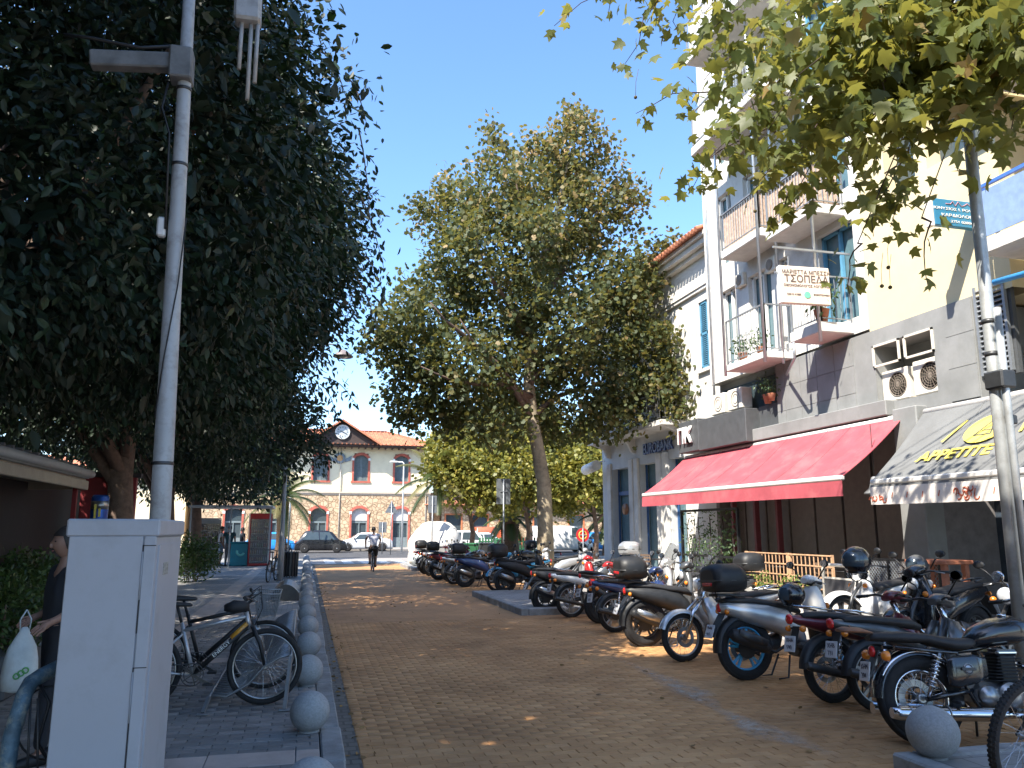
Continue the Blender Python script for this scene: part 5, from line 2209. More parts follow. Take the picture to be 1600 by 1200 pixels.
# ---------------- yellow green trees, palms and others before the station
def small_tree(x, y, h, rx, zmin, label, m, n, size, bark=m_bark, trunk_r=.16, rv=1.0):
    t = empty('street_tree', (0, 0, 0), 0, label, 'tree', 'leafy trees in front of the station')
    tr = MB()
    limb(tr, [(x, y, 0), (x + .1, y, 1.5), (x - .05, y, 3), (x, y, (h + zmin) / 2)], trunk_r, trunk_r * .4, 10)
    for k in range(5):
        a = k * 1.3
        tr.tube([(x, y, zmin * .8 + .2 * k), (x + rx * .5 * math.cos(a), y + rx * .5 * math.sin(a), zmin + .8 + .4 * k)], [trunk_r * .5, .03], 6)
    tr.build('trunk', bark, t)
    lm = []
    for k in range(11):
        a = k * 2.4
        f_ = (k * .618) % 1
        rr = rx * (.62 - .3 * f_)
        lm.append(((x + rr * math.cos(a), y + rr * math.sin(a), zmin + 1 + (h - zmin - 1.6) * f_), (rx * .46, rx * .46, (h - zmin) * .2 + .5)))
    p_, o_ = lumps_points(lm, n, .35, 1.1, 14, .5, zmin)
    leaves('crown', p_, size, LEAF_STAR, m, t, droop=.4, spread=.8, outward=o_ * .3, tint=np.clip(rng.beta(2, 2.2, len(p_)), 0, 1))


small_tree(8.3, 41.0, 7.8, 2.8, 2.4, 'yellow green tree left of the leaning plane trunk, behind the traffic sign', m_ygrn, 15000, .2)
small_tree(11.6, 42.0, 7.8, 3.0, 2.5, 'yellow green tree directly behind the leaning plane trunk', m_ygrn, 15000, .2)
small_tree(15.2, 41.0, 7.2, 2.6, 2.5, 'yellow green tree beside the bank corner', m_ygrn, 12000, .2)
small_tree(14.0, 50.0, 10.0, 3.4, 2.8, 'taller dark green tree behind the yellow green ones', m_plane2, 13000, .24)
small_tree(20.0, 54.0, 9.5, 3.6, 2.6, 'dark green tree before the stone wing', m_plane2, 11000, .26)


def palm(x, y, h, r, label, nf=26, fl=2.6):
    t = empty('palm_tree', (x, y, 0), 0, label, 'palm tree', 'palms before the station')
    tr = MB()
    prof = []
    k = 0
    z = 0
    while z < h:
        rr = r * (1.25 - .3 * min(z / 1.0, 1) + (.25 * (z / h) ** 3))
        prof += [(rr, z), (rr * .92, z + .05)]
        z += .12
    tr.lathe(prof, 12)
    tr.build('trunk', mat('palm_trunk', (0.13, 0.08, 0.05), .95, var=.3, scale=9, bump=.8, bscale=20), t)
    mf = leaf_mat('palm_leaf', [(0, (0.035, 0.055, 0.02)), (.6, (0.06, 0.085, 0.03)), (1, (0.15, 0.13, 0.05))], .5, .2)
    for i in range(nf):
        a = i * 2.39996
        el = R(75 - 110 * i / nf)
        V, F = [], []
        p = Vector((0, 0, h + .1))
        d = Vector((math.cos(a) * math.cos(el), math.sin(a) * math.cos(el), math.sin(el)))
        rach = [p.copy()]
        for s_ in range(9):
            p = p + d * fl / 9
            d = (d + Vector((0, 0, -.16))).normalized()
            rach.append(p.copy())
        sd = Vector((-math.sin(a), math.cos(a), 0))
        q = MB()
        q.tube(rach, [.03 - .0028 * s_ for s_ in range(10)], 4)
        for s_ in range(1, 10):
            for u_ in (0, .2, .4, .6, .8):
                if s_ == 9 and u_ > 0:
                    continue
                b0 = rach[s_].lerp(rach[min(s_ + 1, 9)], u_)
                dd = (rach[s_] - rach[s_ - 1]).normalized()
                for sg_ in (-1, 1):
                    L = .6 * math.sin(math.pi * min(1, (s_ + u_) / 10 + .08)) + .12
                    tip = b0 + (sd * sg_ * .8 + dd * .6 + Vector((0, 0, -.35))).normalized() * L
                    q.add([b0, b0 + dd * .06, tip], [(0, 1, 2)])
        o_ = q.build('frond', mf, t)
        a_ = o_.data.attributes.new('tint', 'FLOAT', 'POINT')
        a_.data.foreach_set('value', np.full(len(o_.data.vertices), random.uniform(0, 1), np.float32))


palm(6.5, 40.6, 4.0, .22, 'palm with arching fronds beside the traffic sign, left of the yellow green trees', 18, 2.5)
palm(-1.3, 46.0, 3.3, .3, 'palm with long arching fronds left of the black parked car', 24, 2.6)
palm(11.7, 46.0, 2.2, .55, 'thick squat palm trunk under the yellow green trees', 18, 1.8)
palm(19.5, 50.0, 2.3, .4, 'palm beside the bank corner with drooping fronds', 22, 2.2)


def bush(x, y, z, rx, ry, rz, label, m, n, size, group=None):
    t = empty('bush', (x, y, z), 0, label, 'bush', group)
    p_, o_ = lumps_points([((0, 0, rz * .9), (rx, ry, rz)), ((rx * .4, 0, rz * 1.1), (rx * .6, ry * .7, rz * .8)), ((-rx * .4, ry * .2, rz), (rx * .6, ry * .7, rz * .9))], n, .3, 1.05, 10, .18)
    p_[:, 2] = np.abs(p_[:, 2])
    leaves('foliage', p_, size, LEAF_OVAL, m, t, droop=-.2, spread=.8)
    q = MB()
    for k in range(6):
        a = k * 1.05
        q.tube([(rx * .2 * math.cos(a), ry * .2 * math.sin(a), 0), (rx * .5 * math.cos(a), ry * .5 * math.sin(a), rz * 1.2)], [.015, .006], 5)
    q.build('stem', m_bark, t)
    return t


m_hedge = leaf_mat('hedge_leaf', [(0, (0.015, 0.035, 0.012)), (.6, (0.035, 0.075, 0.02)), (1, (0.07, 0.12, 0.035))], .45, .2)
bush(-3.35, 26.5, PAVE_L, .8, 1.0, .75, 'round green bush at the foot of the ficus trunk', m_hedge, 3500, .1)
bush(-3.75, 12.6, .52, .55, 1.7, .40, 'dark green hedge plant in the planter before the kiosk', m_hedge, 5200, .08)
bush(-2.95, 9.4, .42, .42, .8, .42, 'dark green hedge plant beside the woman with the white bag', m_hedge, 2600, .07)

# ================================================================ VEHICLES
m_tyre = mat('tyre_rubber', (0.018, 0.018, 0.019), 0.85, var=0.3, scale=20, bump=.3, bscale=60)
m_chrome = mat('chrome', (0.62, 0.62, 0.64), 0.12, 1.0, var=0.06)
m_alu = mat('brushed_alloy', (0.38, 0.39, 0.40), 0.32, .9, var=0.15)
m_dalu = mat('dark_alloy', (0.07, 0.072, 0.075), 0.4, .6, var=0.15)
m_engine = mat('engine_metal', (0.14, 0.14, 0.145), 0.45, .8, var=0.25, scale=20)
m_bplast = mat('black_plastic', (0.017, 0.018, 0.02), 0.5, 0, var=0.2, scale=12)
m_bgloss = mat('black_paint', (0.012, 0.013, 0.016), 0.22, 0, var=0.1, coat=.7)
m_seat = mat('black_vinyl', (0.022, 0.022, 0.024), 0.6, 0, var=0.2, bump=.2, bscale=90)
m_silver = mat('silver_paint', (0.50, 0.51, 0.52), 0.3, .5, var=0.05, coat=.5)
m_maroon = mat('maroon_paint', (0.13, 0.018, 0.028), 0.28, 0, var=0.1, coat=.6)
m_redp = mat('red_paint', (0.42, 0.02, 0.02), 0.28, 0, var=0.08, coat=.6)
m_whp = mat('white_vehicle_paint', (0.70, 0.70, 0.69), 0.28, 0, var=0.03, coat=.5)
m_lblue = mat('light_blue_paint', (0.05, 0.33, 0.58), 0.35, 0, var=0.1, coat=.4)
m_navy = mat('navy_paint', (0.02, 0.04, 0.12), 0.3, 0, var=0.1, coat=.5)
m_grayp = mat('dark_grey_paint', (0.09, 0.095, 0.10), 0.3, .3, var=0.1, coat=.5)
m_brownp = mat('plum_brown_paint', (0.11, 0.06, 0.065), 0.25, .3, var=0.1, coat=.6)
m_plate = mat('number_plate', (0.55, 0.56, 0.58), 0.45, 0, var=0.05)
m_pink = mat('plate_ink', (0.03, 0.03, 0.06), .5)
m_lred = mat('red_lens', (0.55, 0.02, 0.02), 0.15, 0, var=.05, coat=.5)
m_lor = mat('orange_lens', (0.75, 0.22, 0.02), 0.15, 0, var=.05, coat=.5)
m_lens = mat('clear_lens', (0.6, 0.62, 0.65), 0.08, .3, var=.05)
m_mirror = mat('mirror_glass', (0.75, 0.78, 0.82), 0.03, 1.0, var=0.0)
m_screen = mat('clear_screen', (0.75, 0.76, 0.75), 0.05, 0, var=.02, trans=.85)
m_leather = mat('brown_leather', (0.20, 0.09, 0.05), .55, var=.2)


def sweep(mb, secs, n=12, e=2.6):
    """rounded sections along a path in the xz plane: (x, z, half_width_y, half_thickness)"""
    rings = []
    k = len(secs)
    for i in range(k):
        a, b_ = secs[max(i - 1, 0)], secs[min(i + 1, k - 1)]
        d = Vector((b_[0] - a[0], 0, b_[1] - a[1])).normalized()
        nn = Vector((-d.z, 0, d.x))
        x, z, w, t = secs[i][:4]
        y0 = secs[i][4] if len(secs[i]) > 4 else 0
        r_ = []
        for j in range(n):
            th = 2 * math.pi * (j + .5) / n
            c, s_ = math.cos(th), math.sin(th)
            kk = (abs(c) ** e + abs(s_) ** e) ** (-1 / e)
            p = Vector((x, y0 + w * c * kk, z)) + nn * t * s_ * kk
            r_.append(p)
        rings.append(r_)
    return mb.loft(rings)


def wheel(parent, x, r, tw, kind, rimm, y=0.0, ang=0.0):
    h = empty('wheel_hub', (x, y, r))
    h.parent = parent
    h.name = 'wheel'
    h.rotation_euler = (0, 0, ang)
    q = MB()
    q.torus((0, 0, 0), r - tw * .5, tw * .5, (0, 1, 0), 36, 10)
    q.torus((0, 0, 0), r - tw * .16, tw * .25, (0, 1, 0), 36, 6, flat=1.7)
    q.build('tyre', m_tyre, h)
    rr = r - tw * .95
    q = MB()
    q.torus((0, 0, 0), rr, .016, (0, 1, 0), 36, 6, flat=max(1.4, tw / .05))
    rim = q.build('rim', rimm, h)
    q = MB()
    if kind == 'spoke':
        q.lathe([(.03, -.05), (.045, -.045), (.022, -.03), (.022, .03), (.045, .045), (.03, .05)], 12, (0, 0, 0), (0, 1, 0))
        q.build('hub', m_alu, h)
        q = MB()
        for k in range(28):
            a = 2 * math.pi * k / 28
            s_ = .035 if k % 2 else -.035
            b_ = a + (.45 if (k // 2) % 2 else -.45)
            q.tube([(.04 * math.cos(b_), s_, .04 * math.sin(b_)), (rr * math.cos(a), 0, rr * math.sin(a))], .0022, 4, cap=False)
        o_ = q.build('spokes', m_chrome, h)
        o_['kind'] = 'stuff'
    else:
        q.lathe([(.05, -.05), (.06, -.04), (.04, 0), (.06, .04), (.05, .05)], 14, (0, 0, 0), (0, 1, 0))
        q.lathe([(.11, -.055), (.11, -.05)], 20, (0, 0, 0), (0, 1, 0))
        q.build('hub', m_dalu, h)
        ns = 5
        for k in range(ns):
            a = 2 * math.pi * k / ns + .3
            q = MB()
            for da in (-.16, .16):
                q.beam((.04 * math.cos(a), 0, .04 * math.sin(a)), ((rr + .01) * math.cos(a + da), 0, (rr + .01) * math.sin(a + da)), .028, .022, up=(0, 1, 0))
            q.build('rim_spoke', rimm, h)
    q = MB()
    dr = r * .42
    V = []
    n = 24
    for k in range(n):
        a = 2 * math.pi * k / n
        V += [(dr * math.cos(a), .062, dr * math.sin(a)), (dr * .62 * math.cos(a), .062, dr * .62 * math.sin(a)), (dr * math.cos(a), .067, dr * math.sin(a)), (dr * .62 * math.cos(a), .067, dr * .62 * math.sin(a))]
    q.add(V, [f for k in range(n) for f in ((4 * k, 4 * ((k + 1) % n), 4 * ((k + 1) % n) + 1, 4 * k + 1), (4 * k + 2, 4 * k + 3, 4 * ((k + 1) % n) + 3, 4 * ((k + 1) % n) + 2), (4 * k, 4 * k + 2, 4 * ((k + 1) % n) + 2, 4 * ((k + 1) % n)))])
    q.build('brake_disc', m_alu, h)
    return h


def fender(parent, x, r, w, a0, a1, m, name='mudguard'):
    """arc of sheet over a wheel; angles in degrees, 0 = forward, 90 = up"""
    V, F = [], []
    n = 14
    prof = [(-1, -.03), (-.9, 0.0), (-.5, .018), (.5, .018), (.9, 0), (1, -.03)]
    for i in range(n + 1):
        a = R(a0 + (a1 - a0) * i / n)
        for (py, pr) in prof:
            V.append((x + (r + .03 + pr) * math.cos(a), py * w, r + (r + .03 + pr) * math.sin(a)))
    for i in range(n):
        for j in range(5):
            F.append((i * 6 + j, i * 6 + j + 1, i * 6 + j + 7, i * 6 + j + 6))
    V2 = [(a, b_, c - .004) for a, b_, c in V]
    q = MB()
    q.add(V, F, True)
    q.add(V2, [f[::-1] for f in F], True)
    return q.build(name, m, parent)


def mirror(parent, x, y, z, m=None, back=True, big=1.0, tint=None):
    s_ = 1 if y > 0 else -1
    q = MB()
    q.tube([(x, y * .55, z - .17), (x + .02, y * .8, z - .07), (x, y, z - .03)], .008, 6)
    q.sphere((x, y, z), .05 * big, 14, 8, (.45, 1.3, .9))
    o_ = q.build('mirror', m or m_bplast, parent)
    q = MB()
    q.lathe([(0, 0), (.047 * big, 0)], 16, (x - .0235 * big, y, z), (-1, 0, 0), False)
    q.v = [(a, y + (b_ - y) * 1.25, z + (c - z) * .86) for a, b_, c in q.v]
    q.build('mirror_glass', m_mirror, o_)
    return o_


def plate(parent, x, z, tilt=.25, txt='XH 482'):
    q = MB()
    rot = Matrix.Rotation(tilt, 3, 'Y')
    q.rbox((x, 0, z), (.008, .17, .15), .003, rot)
    p_ = q.build('number_plate', m_plate, parent)
    a, b_ = txt.split(' ')
    for t_, dz in ((a, .032), (b_, -.034)):
        o_ = text_obj(t_, .062, m_pink, p_, (x - .0065 - dz * -math.sin(tilt) * 1, 0, z + dz), (R(90) - 0, 0, R(-90)), .001, sx=.9)
        o_.rotation_euler = (R(90) - tilt * 0, 0, R(-90))
    return p_


def lamp(parent, name, p, r, axis, m, depth=.03):
    q = MB()
    q.lathe([(r, 0), (r * .95, depth * .6), (r * .6, depth), (0, depth * 1.1)], 14, p, axis)
    return q.build(name, m, parent)


def topcase(parent, x, z, m, w=.22, hx=.2, hz=.15, band=None):
    q = MB()
    q.body([(x - hx, z, w * .6, hz * .6), (x - hx * .92, z, w * .85, hz * .88), (x - hx * .5, z + .01, w, hz), (x + hx * .5, z + .01, w, hz), (x + hx * .9, z - .01, w * .85, hz * .8), (x + hx, z - .02, w * .6, hz * .5)], 16, 3.2)
    t = q.build('top_case', m, parent)
    q = MB()
    q.body([(x - hx * 1.015, z - .02, w * .9, .012), (x, z - .02, w * 1.02, .012), (x + hx * 1.01, z - .02, w * .9, .012)], 16, 6)
    q.build('case_seam', band or m_dalu, t)
    q = MB()
    q.rbox((x - hx * .98, 0, z - .06), (.03, .2, .04), .008)
    q.build('reflector', m_lred, t)
    q = MB()
    q.rbox((x, 0, z - hz - .02), (.3, .2, .03), .008)
    q.build('case_rack', m_bplast, t)
    return t


def moto(style, px, heading, label, body=m_bgloss, accent=None, wheels='cast', rimm=m_dalu, case=None, screen=False, txt='MYA 318', lean=-6,
         r=None, z0=0.0, pos=None, name=None, group='motorbikes parked in the street bays', mirrors=True, cat=None, seatm=None, muff=None, steer=12, plate_on=True, case_size=1.0):
    """origin: the spot where the wheel nearer the street (rear unless reversed by heading) touches the ground"""
    seatm = seatm or m_seat
    accent = accent or body
    P = {'scooter': (1.36, .30, .13), 'bigwheel': (1.36, .335, .11), 'underbone': (1.24, .30, .075), 'cruiser': (1.48, .335, .13), 'naked': (1.40, .31, .14)}[style]
    wb, R0, tw = P
    if r:
        R0 = r
    nm = name or {'scooter': 'scooter', 'bigwheel': 'scooter', 'underbone': 'moped', 'cruiser': 'motorcycle', 'naked': 'motorcycle'}[style]
    loc = pos if pos is not None else atZ(*px, z0)
    t = empty(nm, (loc[0], loc[1], z0), 0, label, cat or ('motorcycle' if nm == 'motorcycle' else 'scooter' if nm == 'scooter' else 'moped'), group)
    t.rotation_euler = (R(lean), 0, R(heading))
    wheel(t, 0, R0, tw, wheels, rimm)
    fw_ = wheel(t, wb, R0 * (1.0 if style != 'scooter' else .98), tw * (.85 if style != 'underbone' else .95), wheels, rimm, ang=R(steer * .0))
    hz_ = .98 if style in ('scooter', 'bigwheel') else .93
    hx = wb - .40
    # fork
    q = MB()
    for s_ in (-.085, .085):
        q.tube([(wb, s_, R0), (wb - .13, s_, R0 + .3), (hx + .06, s_ * .8, hz_ - .15)], [.026, .024, .02], 8)
    q.tube([(hx + .08, 0, hz_ - .22), (hx, 0, hz_ - .0)], .03, 8)
    q.build('fork', m_chrome if style in ('cruiser', 'underbone') else m_dalu, t)
    # handlebar, grips, levers
    q = MB()
    hb = (hx - .03, hz_ + .05)
    wide = .36 if style != 'cruiser' else .40
    rise = .02 if style != 'cruiser' else .12
    q.tube([(hb[0] - .10, -wide, hb[1] + rise - .02), (hb[0] - .02, -.16, hb[1] + rise), (hb[0] + .03, 0, hb[1] - .02), (hb[0] - .02, .16, hb[1] + rise), (hb[0] - .10, wide, hb[1] + rise - .02)], .012, 8)
    h_ = q.build('handlebar', m_chrome if style == 'cruiser' else m_dalu, t)
    for s_ in (-1, 1):
        q = MB()
        q.tube([(hb[0] - .10, s_ * wide, hb[1] + rise - .02), (hb[0] - .055, s_ * (wide - .12), hb[1] + rise - .012)], .018, 8)
        q.build('grip', m_bplast, h_)
        q = MB()
        q.tube([(hb[0] - .0, s_ * (wide - .13), hb[1] + rise - .01), (hb[0] - .03, s_ * (wide - .02), hb[1] + rise - .03)], .006, 5)
        q.build('lever', m_alu, h_)
        if mirrors:
            mirror(t, hb[0] + .0, s_ * (wide - .03), hb[1] + rise + .2, m_chrome if style == 'cruiser' else None, big=1.1 if style == 'cruiser' else 1.0)
    if style in ('scooter', 'bigwheel'):
        tall = 1.0
        q = MB()   # rear side body
        q.body([(-.30, .79, .05, .03), (-.22, .78, .11, .07), (.0, .735, .165, .12), (.25, .69, .185, .155), (.5, .62, .18, .16), (.66, .52, .15, .14), (.74, .42, .11, .1)], 14, 2.5)
        q.build('side_panel', body, t)
        q = MB()
        q.body([(-.26, .855, .06, .02), (-.15, .86, .12, .035), (.1, .85, .15, .045), (.32, .81, .16, .045), (.5, .79, .15, .05), (.66, .76, .11, .05), (.73, .72, .07, .03)], 12, 2.6)
        q.build('seat', seatm, t)
        q = MB()
        q.rbox((.82, 0, .34), (.42, .32, .10), .03)
        q.body([(.62, .3, .12, .07), (.8, .26, .15, .07), (1.0, .3, .12, .07)], 10)
        q.build('floorboard', m_bplast, t)
        q = MB()
        sweep(q, [(1.0, .30, .17, .05), (1.01, .45, .2, .055), (.985, .62, .205, .06), (.96, .80, .18, .075), (.955, .93, .12, .08), (.95, 1.0, .08, .05)], 14)
        q.build('leg_shield', accent, t)
        q = MB()
        sweep(q, [(.955, .35, .13, .02), (.95, .6, .15, .03), (.915, .84, .12, .025)], 10)
        q.build('inner_shield', m_bplast, t)
        q = MB()
        q.body([(.86, 1.06, .07, .03), (.92, 1.08, .12, .05), (1.0, 1.06, .11, .05), (1.06, 1.02, .05, .025)], 12)
        q.build('handlebar_cover', accent, t)
        lamp(t, 'headlight', (1.045, 0, 1.02 if style == 'bigwheel' else .9), .075, (1, 0, -.1), m_lens)
        for s_ in (-1, 1):
            lamp(t, 'indicator', (1.03, s_ * .14, .78), .035, (1, s_ * .3, 0), m_lor)
            lamp(t, 'rear_indicator', (-.24, s_ * .1, .74), .03, (-1, s_ * .4, 0), m_lor)
        fender(t, wb, R0, .075, 20, 150, accent if style == 'bigwheel' else body, 'front_mudguard')
        fender(t, 0, R0, .075, 60, 185, m_bplast, 'rear_mudguard')
        q = MB()   # transmission case + engine
        q.body([(-.1, R0 + .02, .03, .05), (.05, R0 + .02, .045, .09), (.3, R0 + .03, .05, .08), (.5, R0 + .05, .08, .1)], 12)
        q.v = [(a, b_ + .12, c) for a, b_, c in q.v]
        q.build('engine_case', m_engine, t)
        q = MB()   # muffler on the right side
        q.tube([(.45, -.12, R0 + .02), (.28, -.17, R0 - .04), (.16, -.18, R0 + .0)], .018, 6)
        q.tube([(.2, -.18, R0 - .01), (.13, -.185, R0 + .02), (-.22, -.19, R0 + .16), (-.27, -.19, R0 + .18)], [.04, .068, .072, .045], 12)
        mf = q.build('exhaust', m_bplast, t)
        q = MB()
        sweep(q, [(.14, R0 + .06, .02, .04, -.245), (-.02, R0 + .12, .02, .055, -.25), (-.2, R0 + .19, .02, .04, -.25)], 8)
        q.build('heat_shield', muff or m_alu, mf)
        lamp(t, 'tail_light', (-.285, 0, .78), .05, (-1, 0, 0), m_lred, .025)
        q = MB()
        q.tube([(-.0, -.1, .9), (-.22, -.1, .93), (-.3, 0, .93), (-.22, .1, .93), (0, .1, .9)], .012, 6)
        q.build('grab_rail', m_dalu, t)
        q = MB()
        for s_ in (-.11, .11):
            q.tube([(.5, s_, .25), (.42, s_ * 1.5, .02), (.3, s_ * 1.5, .01)], .011, 6)
        q.build('stand', m_bplast, t)
        if plate_on:
            q = MB()
            q.beam((-.25, 0, .72), (-.42, 0, .47), .14, .012, up=(1, 0, .5))
            q.build('plate_holder', m_bplast, t)
            plate(t, -.425, .53, .35, txt)
        if screen:
            q = MB()
            V, F = [], []
            for i in range(6):
                for j in range(9):
                    u_ = (j / 8 - .5) * 2
                    v_ = i / 5
                    V.append((1.06 - .22 * v_ - .1 * u_ * u_, u_ * (.19 + .06 * math.sin(v_ * math.pi) - .05 * v_ ** 3), .98 + .42 * v_ - .04 * u_ * u_ * v_))
            for i in range(5):
                for j in range(8):
                    F.append((i * 9 + j, i * 9 + j + 1, i * 9 + j + 10, i * 9 + j + 9))
            q.add(V, F, True)
            sc_ = q.build('windscreen', m_screen, t)
            edge = [V[i * 9] for i in range(6)] + [V[45 + j] for j in range(1, 9)] + [V[i * 9 + 8] for i in range(4, -1, -1)]
            q = MB()
            q.tube(edge, .006, 5)
            q.build('screen_edge', m_alu, sc_)
        if case:
            topcase(t, -.2, 1.10 if case_size >= 1 else 1.05, case, .23 * case_size, .21 * case_size, .16 * case_size)
    elif style == 'underbone':
        q = MB()
        q.body([(-.42, .80, .03, .02), (-.3, .78, .07, .05), (-.05, .735, .11, .08), (.2, .69, .12, .1), (.42, .62, .09, .08), (.55, .56, .05, .05)], 12, 2.3)
        q.build('tail_cowl', body, t)
        q = MB()
        q.body([(-.3, .815, .07, .025), (-.1, .82, .12, .04), (.2, .79, .14, .045), (.42, .765, .12, .045), (.55, .73, .06, .03)], 12)
        q.build('seat', seatm, t)
        q = MB()
        sweep(q, [(.44, .55, .05, .05), (.62, .47, .05, .055), (.8, .58, .055, .05), (.9, .8, .05, .05)], 10)
        q.build('frame_tube', body, t)
        q = MB()   # leg shields
        for s_ in (-1, 1):
            sweep(q, [(.74, .30, .025, .10, s_ * .14), (.80, .45, .025, .13, s_ * .17), (.85, .62, .025, .11, s_ * .17), (.88, .78, .03, .06, s_ * .1)], 8)
        q.build('leg_shield', accent, t)
        q = MB()
        q.body([(.76, .96, .06, .03), (.83, .99, .1, .05), (.92, .97, .1, .06), (.98, .94, .07, .05)], 12)
        q.build('handlebar_cover', accent, t)
        lamp(t, 'headlight', (.96, 0, .94), .07, (1, 0, -.15), m_lens)
        q = MB()
        q.rbox((.42, 0, .37), (.3, .16, .2), .04)
        q.tube([(.5, 0, .38), (.72, 0, .36)], [.07, .055], 12)
        for k in range(4):
            q.rbox((.58 + k * .035, 0, .37), (.012, .17, .15), .004)
        q.build('engine', m_engine, t)
        fender(t, wb, R0, .055, 20, 165, accent, 'front_mudguard')
        fender(t, 0, R0, .055, 50, 175, m_bplast, 'rear_mudguard')
        q = MB()
        q.tube([(.6, -.07, .3), (.45, -.11, .2), (.25, -.13, .22), (.1, -.14, .25), (-.35, -.15, .36), (-.38, -.15, .37)], [.015, .016, .02, .038, .042, .03], 10)
        q.build('exhaust', m_dalu, t)
        q = MB()
        q.beam((0, .09, R0), (.42, .09, R0 + .06), .03, .09)
        q.build('chain_case', m_dalu, t)
        for s_ in (-1, 1):
            q = MB()
            q.tube([(0, s_ * .12, R0), (.06, s_ * .12, .62)], .018, 8)
            for k in range(7):
                q.torus((.008 + k * .008, s_ * .12, R0 + .05 + k * .045), .028, .006, (.15, 0, 1), 10, 4)
            q.build('shock_absorber', m_chrome, t)
            lamp(t, 'rear_indicator', (-.34, s_ * .11, .70), .032, (-1, s_ * .3, 0), m_lor, .04)
            q = MB()
            q.tube([(-.3, s_ * .03, .7), (-.34, s_ * .11, .7)], .01, 5)
            q.build('indicator_stalk', m_bplast, t)
        lamp(t, 'tail_light', (-.405, 0, .79), .05, (-1, 0, 0), m_lred)
        q = MB()
        q.tube([(.0, -.12, .86), (-.2, -.12, .9), (-.34, 0, .91), (-.2, .12, .9), (0, .12, .86)], .011, 6)
        q.build('grab_rail', m_chrome, t)
        if plate_on:
            q = MB()
            q.beam((-.34, 0, .72), (-.42, 0, .5), .1, .012, up=(1, 0, .5))
            q.build('plate_holder', m_bplast, t)
            plate(t, -.435, .56, .2, txt)
        q = MB()
        q.tube([(.45, .1, .25), (.5, .22, .02)], .01, 5)
        for s_ in (-1, 1):
            q.tube([(.55, s_ * .08, .28), (.55, s_ * .22, .27)], .013, 6)
        q.build('stand', m_dalu, t)
        if case:
            topcase(t, -.2, 1.04, case, .2 * case_size, .18 * case_size, .14 * case_size)
    else:
        big = style == 'cruiser'
        q = MB()   # tank
        q.body([(.44, .76, .06, .04), (.5, .79, .11, .08), (.65, .83, .145, .11), (.82, .85, .14, .115), (.95, .85, .09, .08), (1.0, .85, .04, .04)], 16, 2.3)
        q.build('fuel_tank', body, t)
        q = MB()
        q.lathe([(.035, 0), (.035, .02), (0, .025)], 12, (.78, 0, .955))
        q.build('tank_cap', m_chrome, t)
        q = MB()
        if big:
            q.body([(-.36, .79, .05, .02), (-.3, .80, .10, .035), (-.1, .80, .12, .045), (.08, .79, .12, .04), (.16, .77, .13, .045), (.3, .745, .14, .05), (.42, .745, .12, .045), (.52, .77, .06, .03)], 14)
        else:
            q.body([(-.38, .90, .05, .02), (-.25, .90, .09, .035), (-.02, .87, .11, .04), (.12, .82, .12, .045), (.3, .79, .12, .045), (.46, .80, .07, .04)], 14)
        q.build('seat', seatm, t)
        q = MB()  # frame
        for s_ in (-.1, .1):
            q.tube([(hx + .02, 0, hz_ - .14), (.9, s_, .42), (.78, s_, .25), (.42, s_, .25), (.32, s_, .45), (.3, s_, .68), (-.2, s_, .72)], .017, 6)
            q.tube([(0, s_, R0), (.38, s_, .4)], .02, 6)
        q.tube([(hx, 0, hz_ - .08), (.5, 0, .7), (.3, 0, .68)], .02, 6)
        q.build('frame', m_bgloss, t)
        q = MB()  # engine: crank case and two finned cylinders
        q.rbox((.6, 0, .36), (.42, .25, .2), .05)
        q.lathe([(.105, 0), (.1, .03), (.04, .045), (0, .05)], 16, (.66, -.12, .36), (0, -1, 0))
        q.lathe([(.08, 0), (.075, .03), (0, .04)], 16, (.48, -.12, .36), (0, -1, 0))
        en = q.build('engine', m_alu if big else m_engine, t)
        q = MB()
        for k in range(8):
            q.rbox((.66 + k * .006, 0, .47 + k * .024), (.2, .26, .009), .004)
        q.rbox((.7, 0, .56), (.13, .2, .2), .01)
        q.build('cylinder_fins', m_bplast, en)
        q = MB()
        q.rbox((.7, 0, .68), (.18, .24, .05), .02)
        q.build('cylinder_head', m_chrome if big else m_engine, en)
        q = MB()  # side covers
        q.body([(.18, .53, .01, .09), (.25, .54, .02, .12), (.4, .56, .02, .11), (.5, .57, .01, .07)], 12, 3)
        vv = q.v
        q.v = [(a, b_ - .135, c) for a, b_, c in vv]
        sd_ = q.build('side_cover', body, t)
        if big:
            # round winged badge on the side cover
            e_ = MB()
            e_.lathe([(.0, .0), (.042, 0), (.04, .006), (0, .008)], 20, (.34, -.157, .56), (0, -1, 0))
            e_.build('badge', m_silver, sd_)
            e_ = MB()
            e_.rbox((.34, -.168, .56), (.115, .006, .022), .003)
            e_.torus((.34, -.164, .56), .033, .004, (0, 1, 0), 18, 4)
            e_.build('badge_bar', m_dalu, sd_)
        fender(t, wb, R0, .065, 30, 175, body if not big else m_chrome, 'front_mudguard')
        fender(t, 0, R0, .085 if big else .07, 45, 178 if big else 130, body, 'rear_mudguard')
        if big:
            q = MB()
            q.torus((0, -.07, R0), R0 + .02, .012, (0, 1, 0), 14, 6, R(-150), R(-60))
            q.build('fender_rail', m_chrome, t)
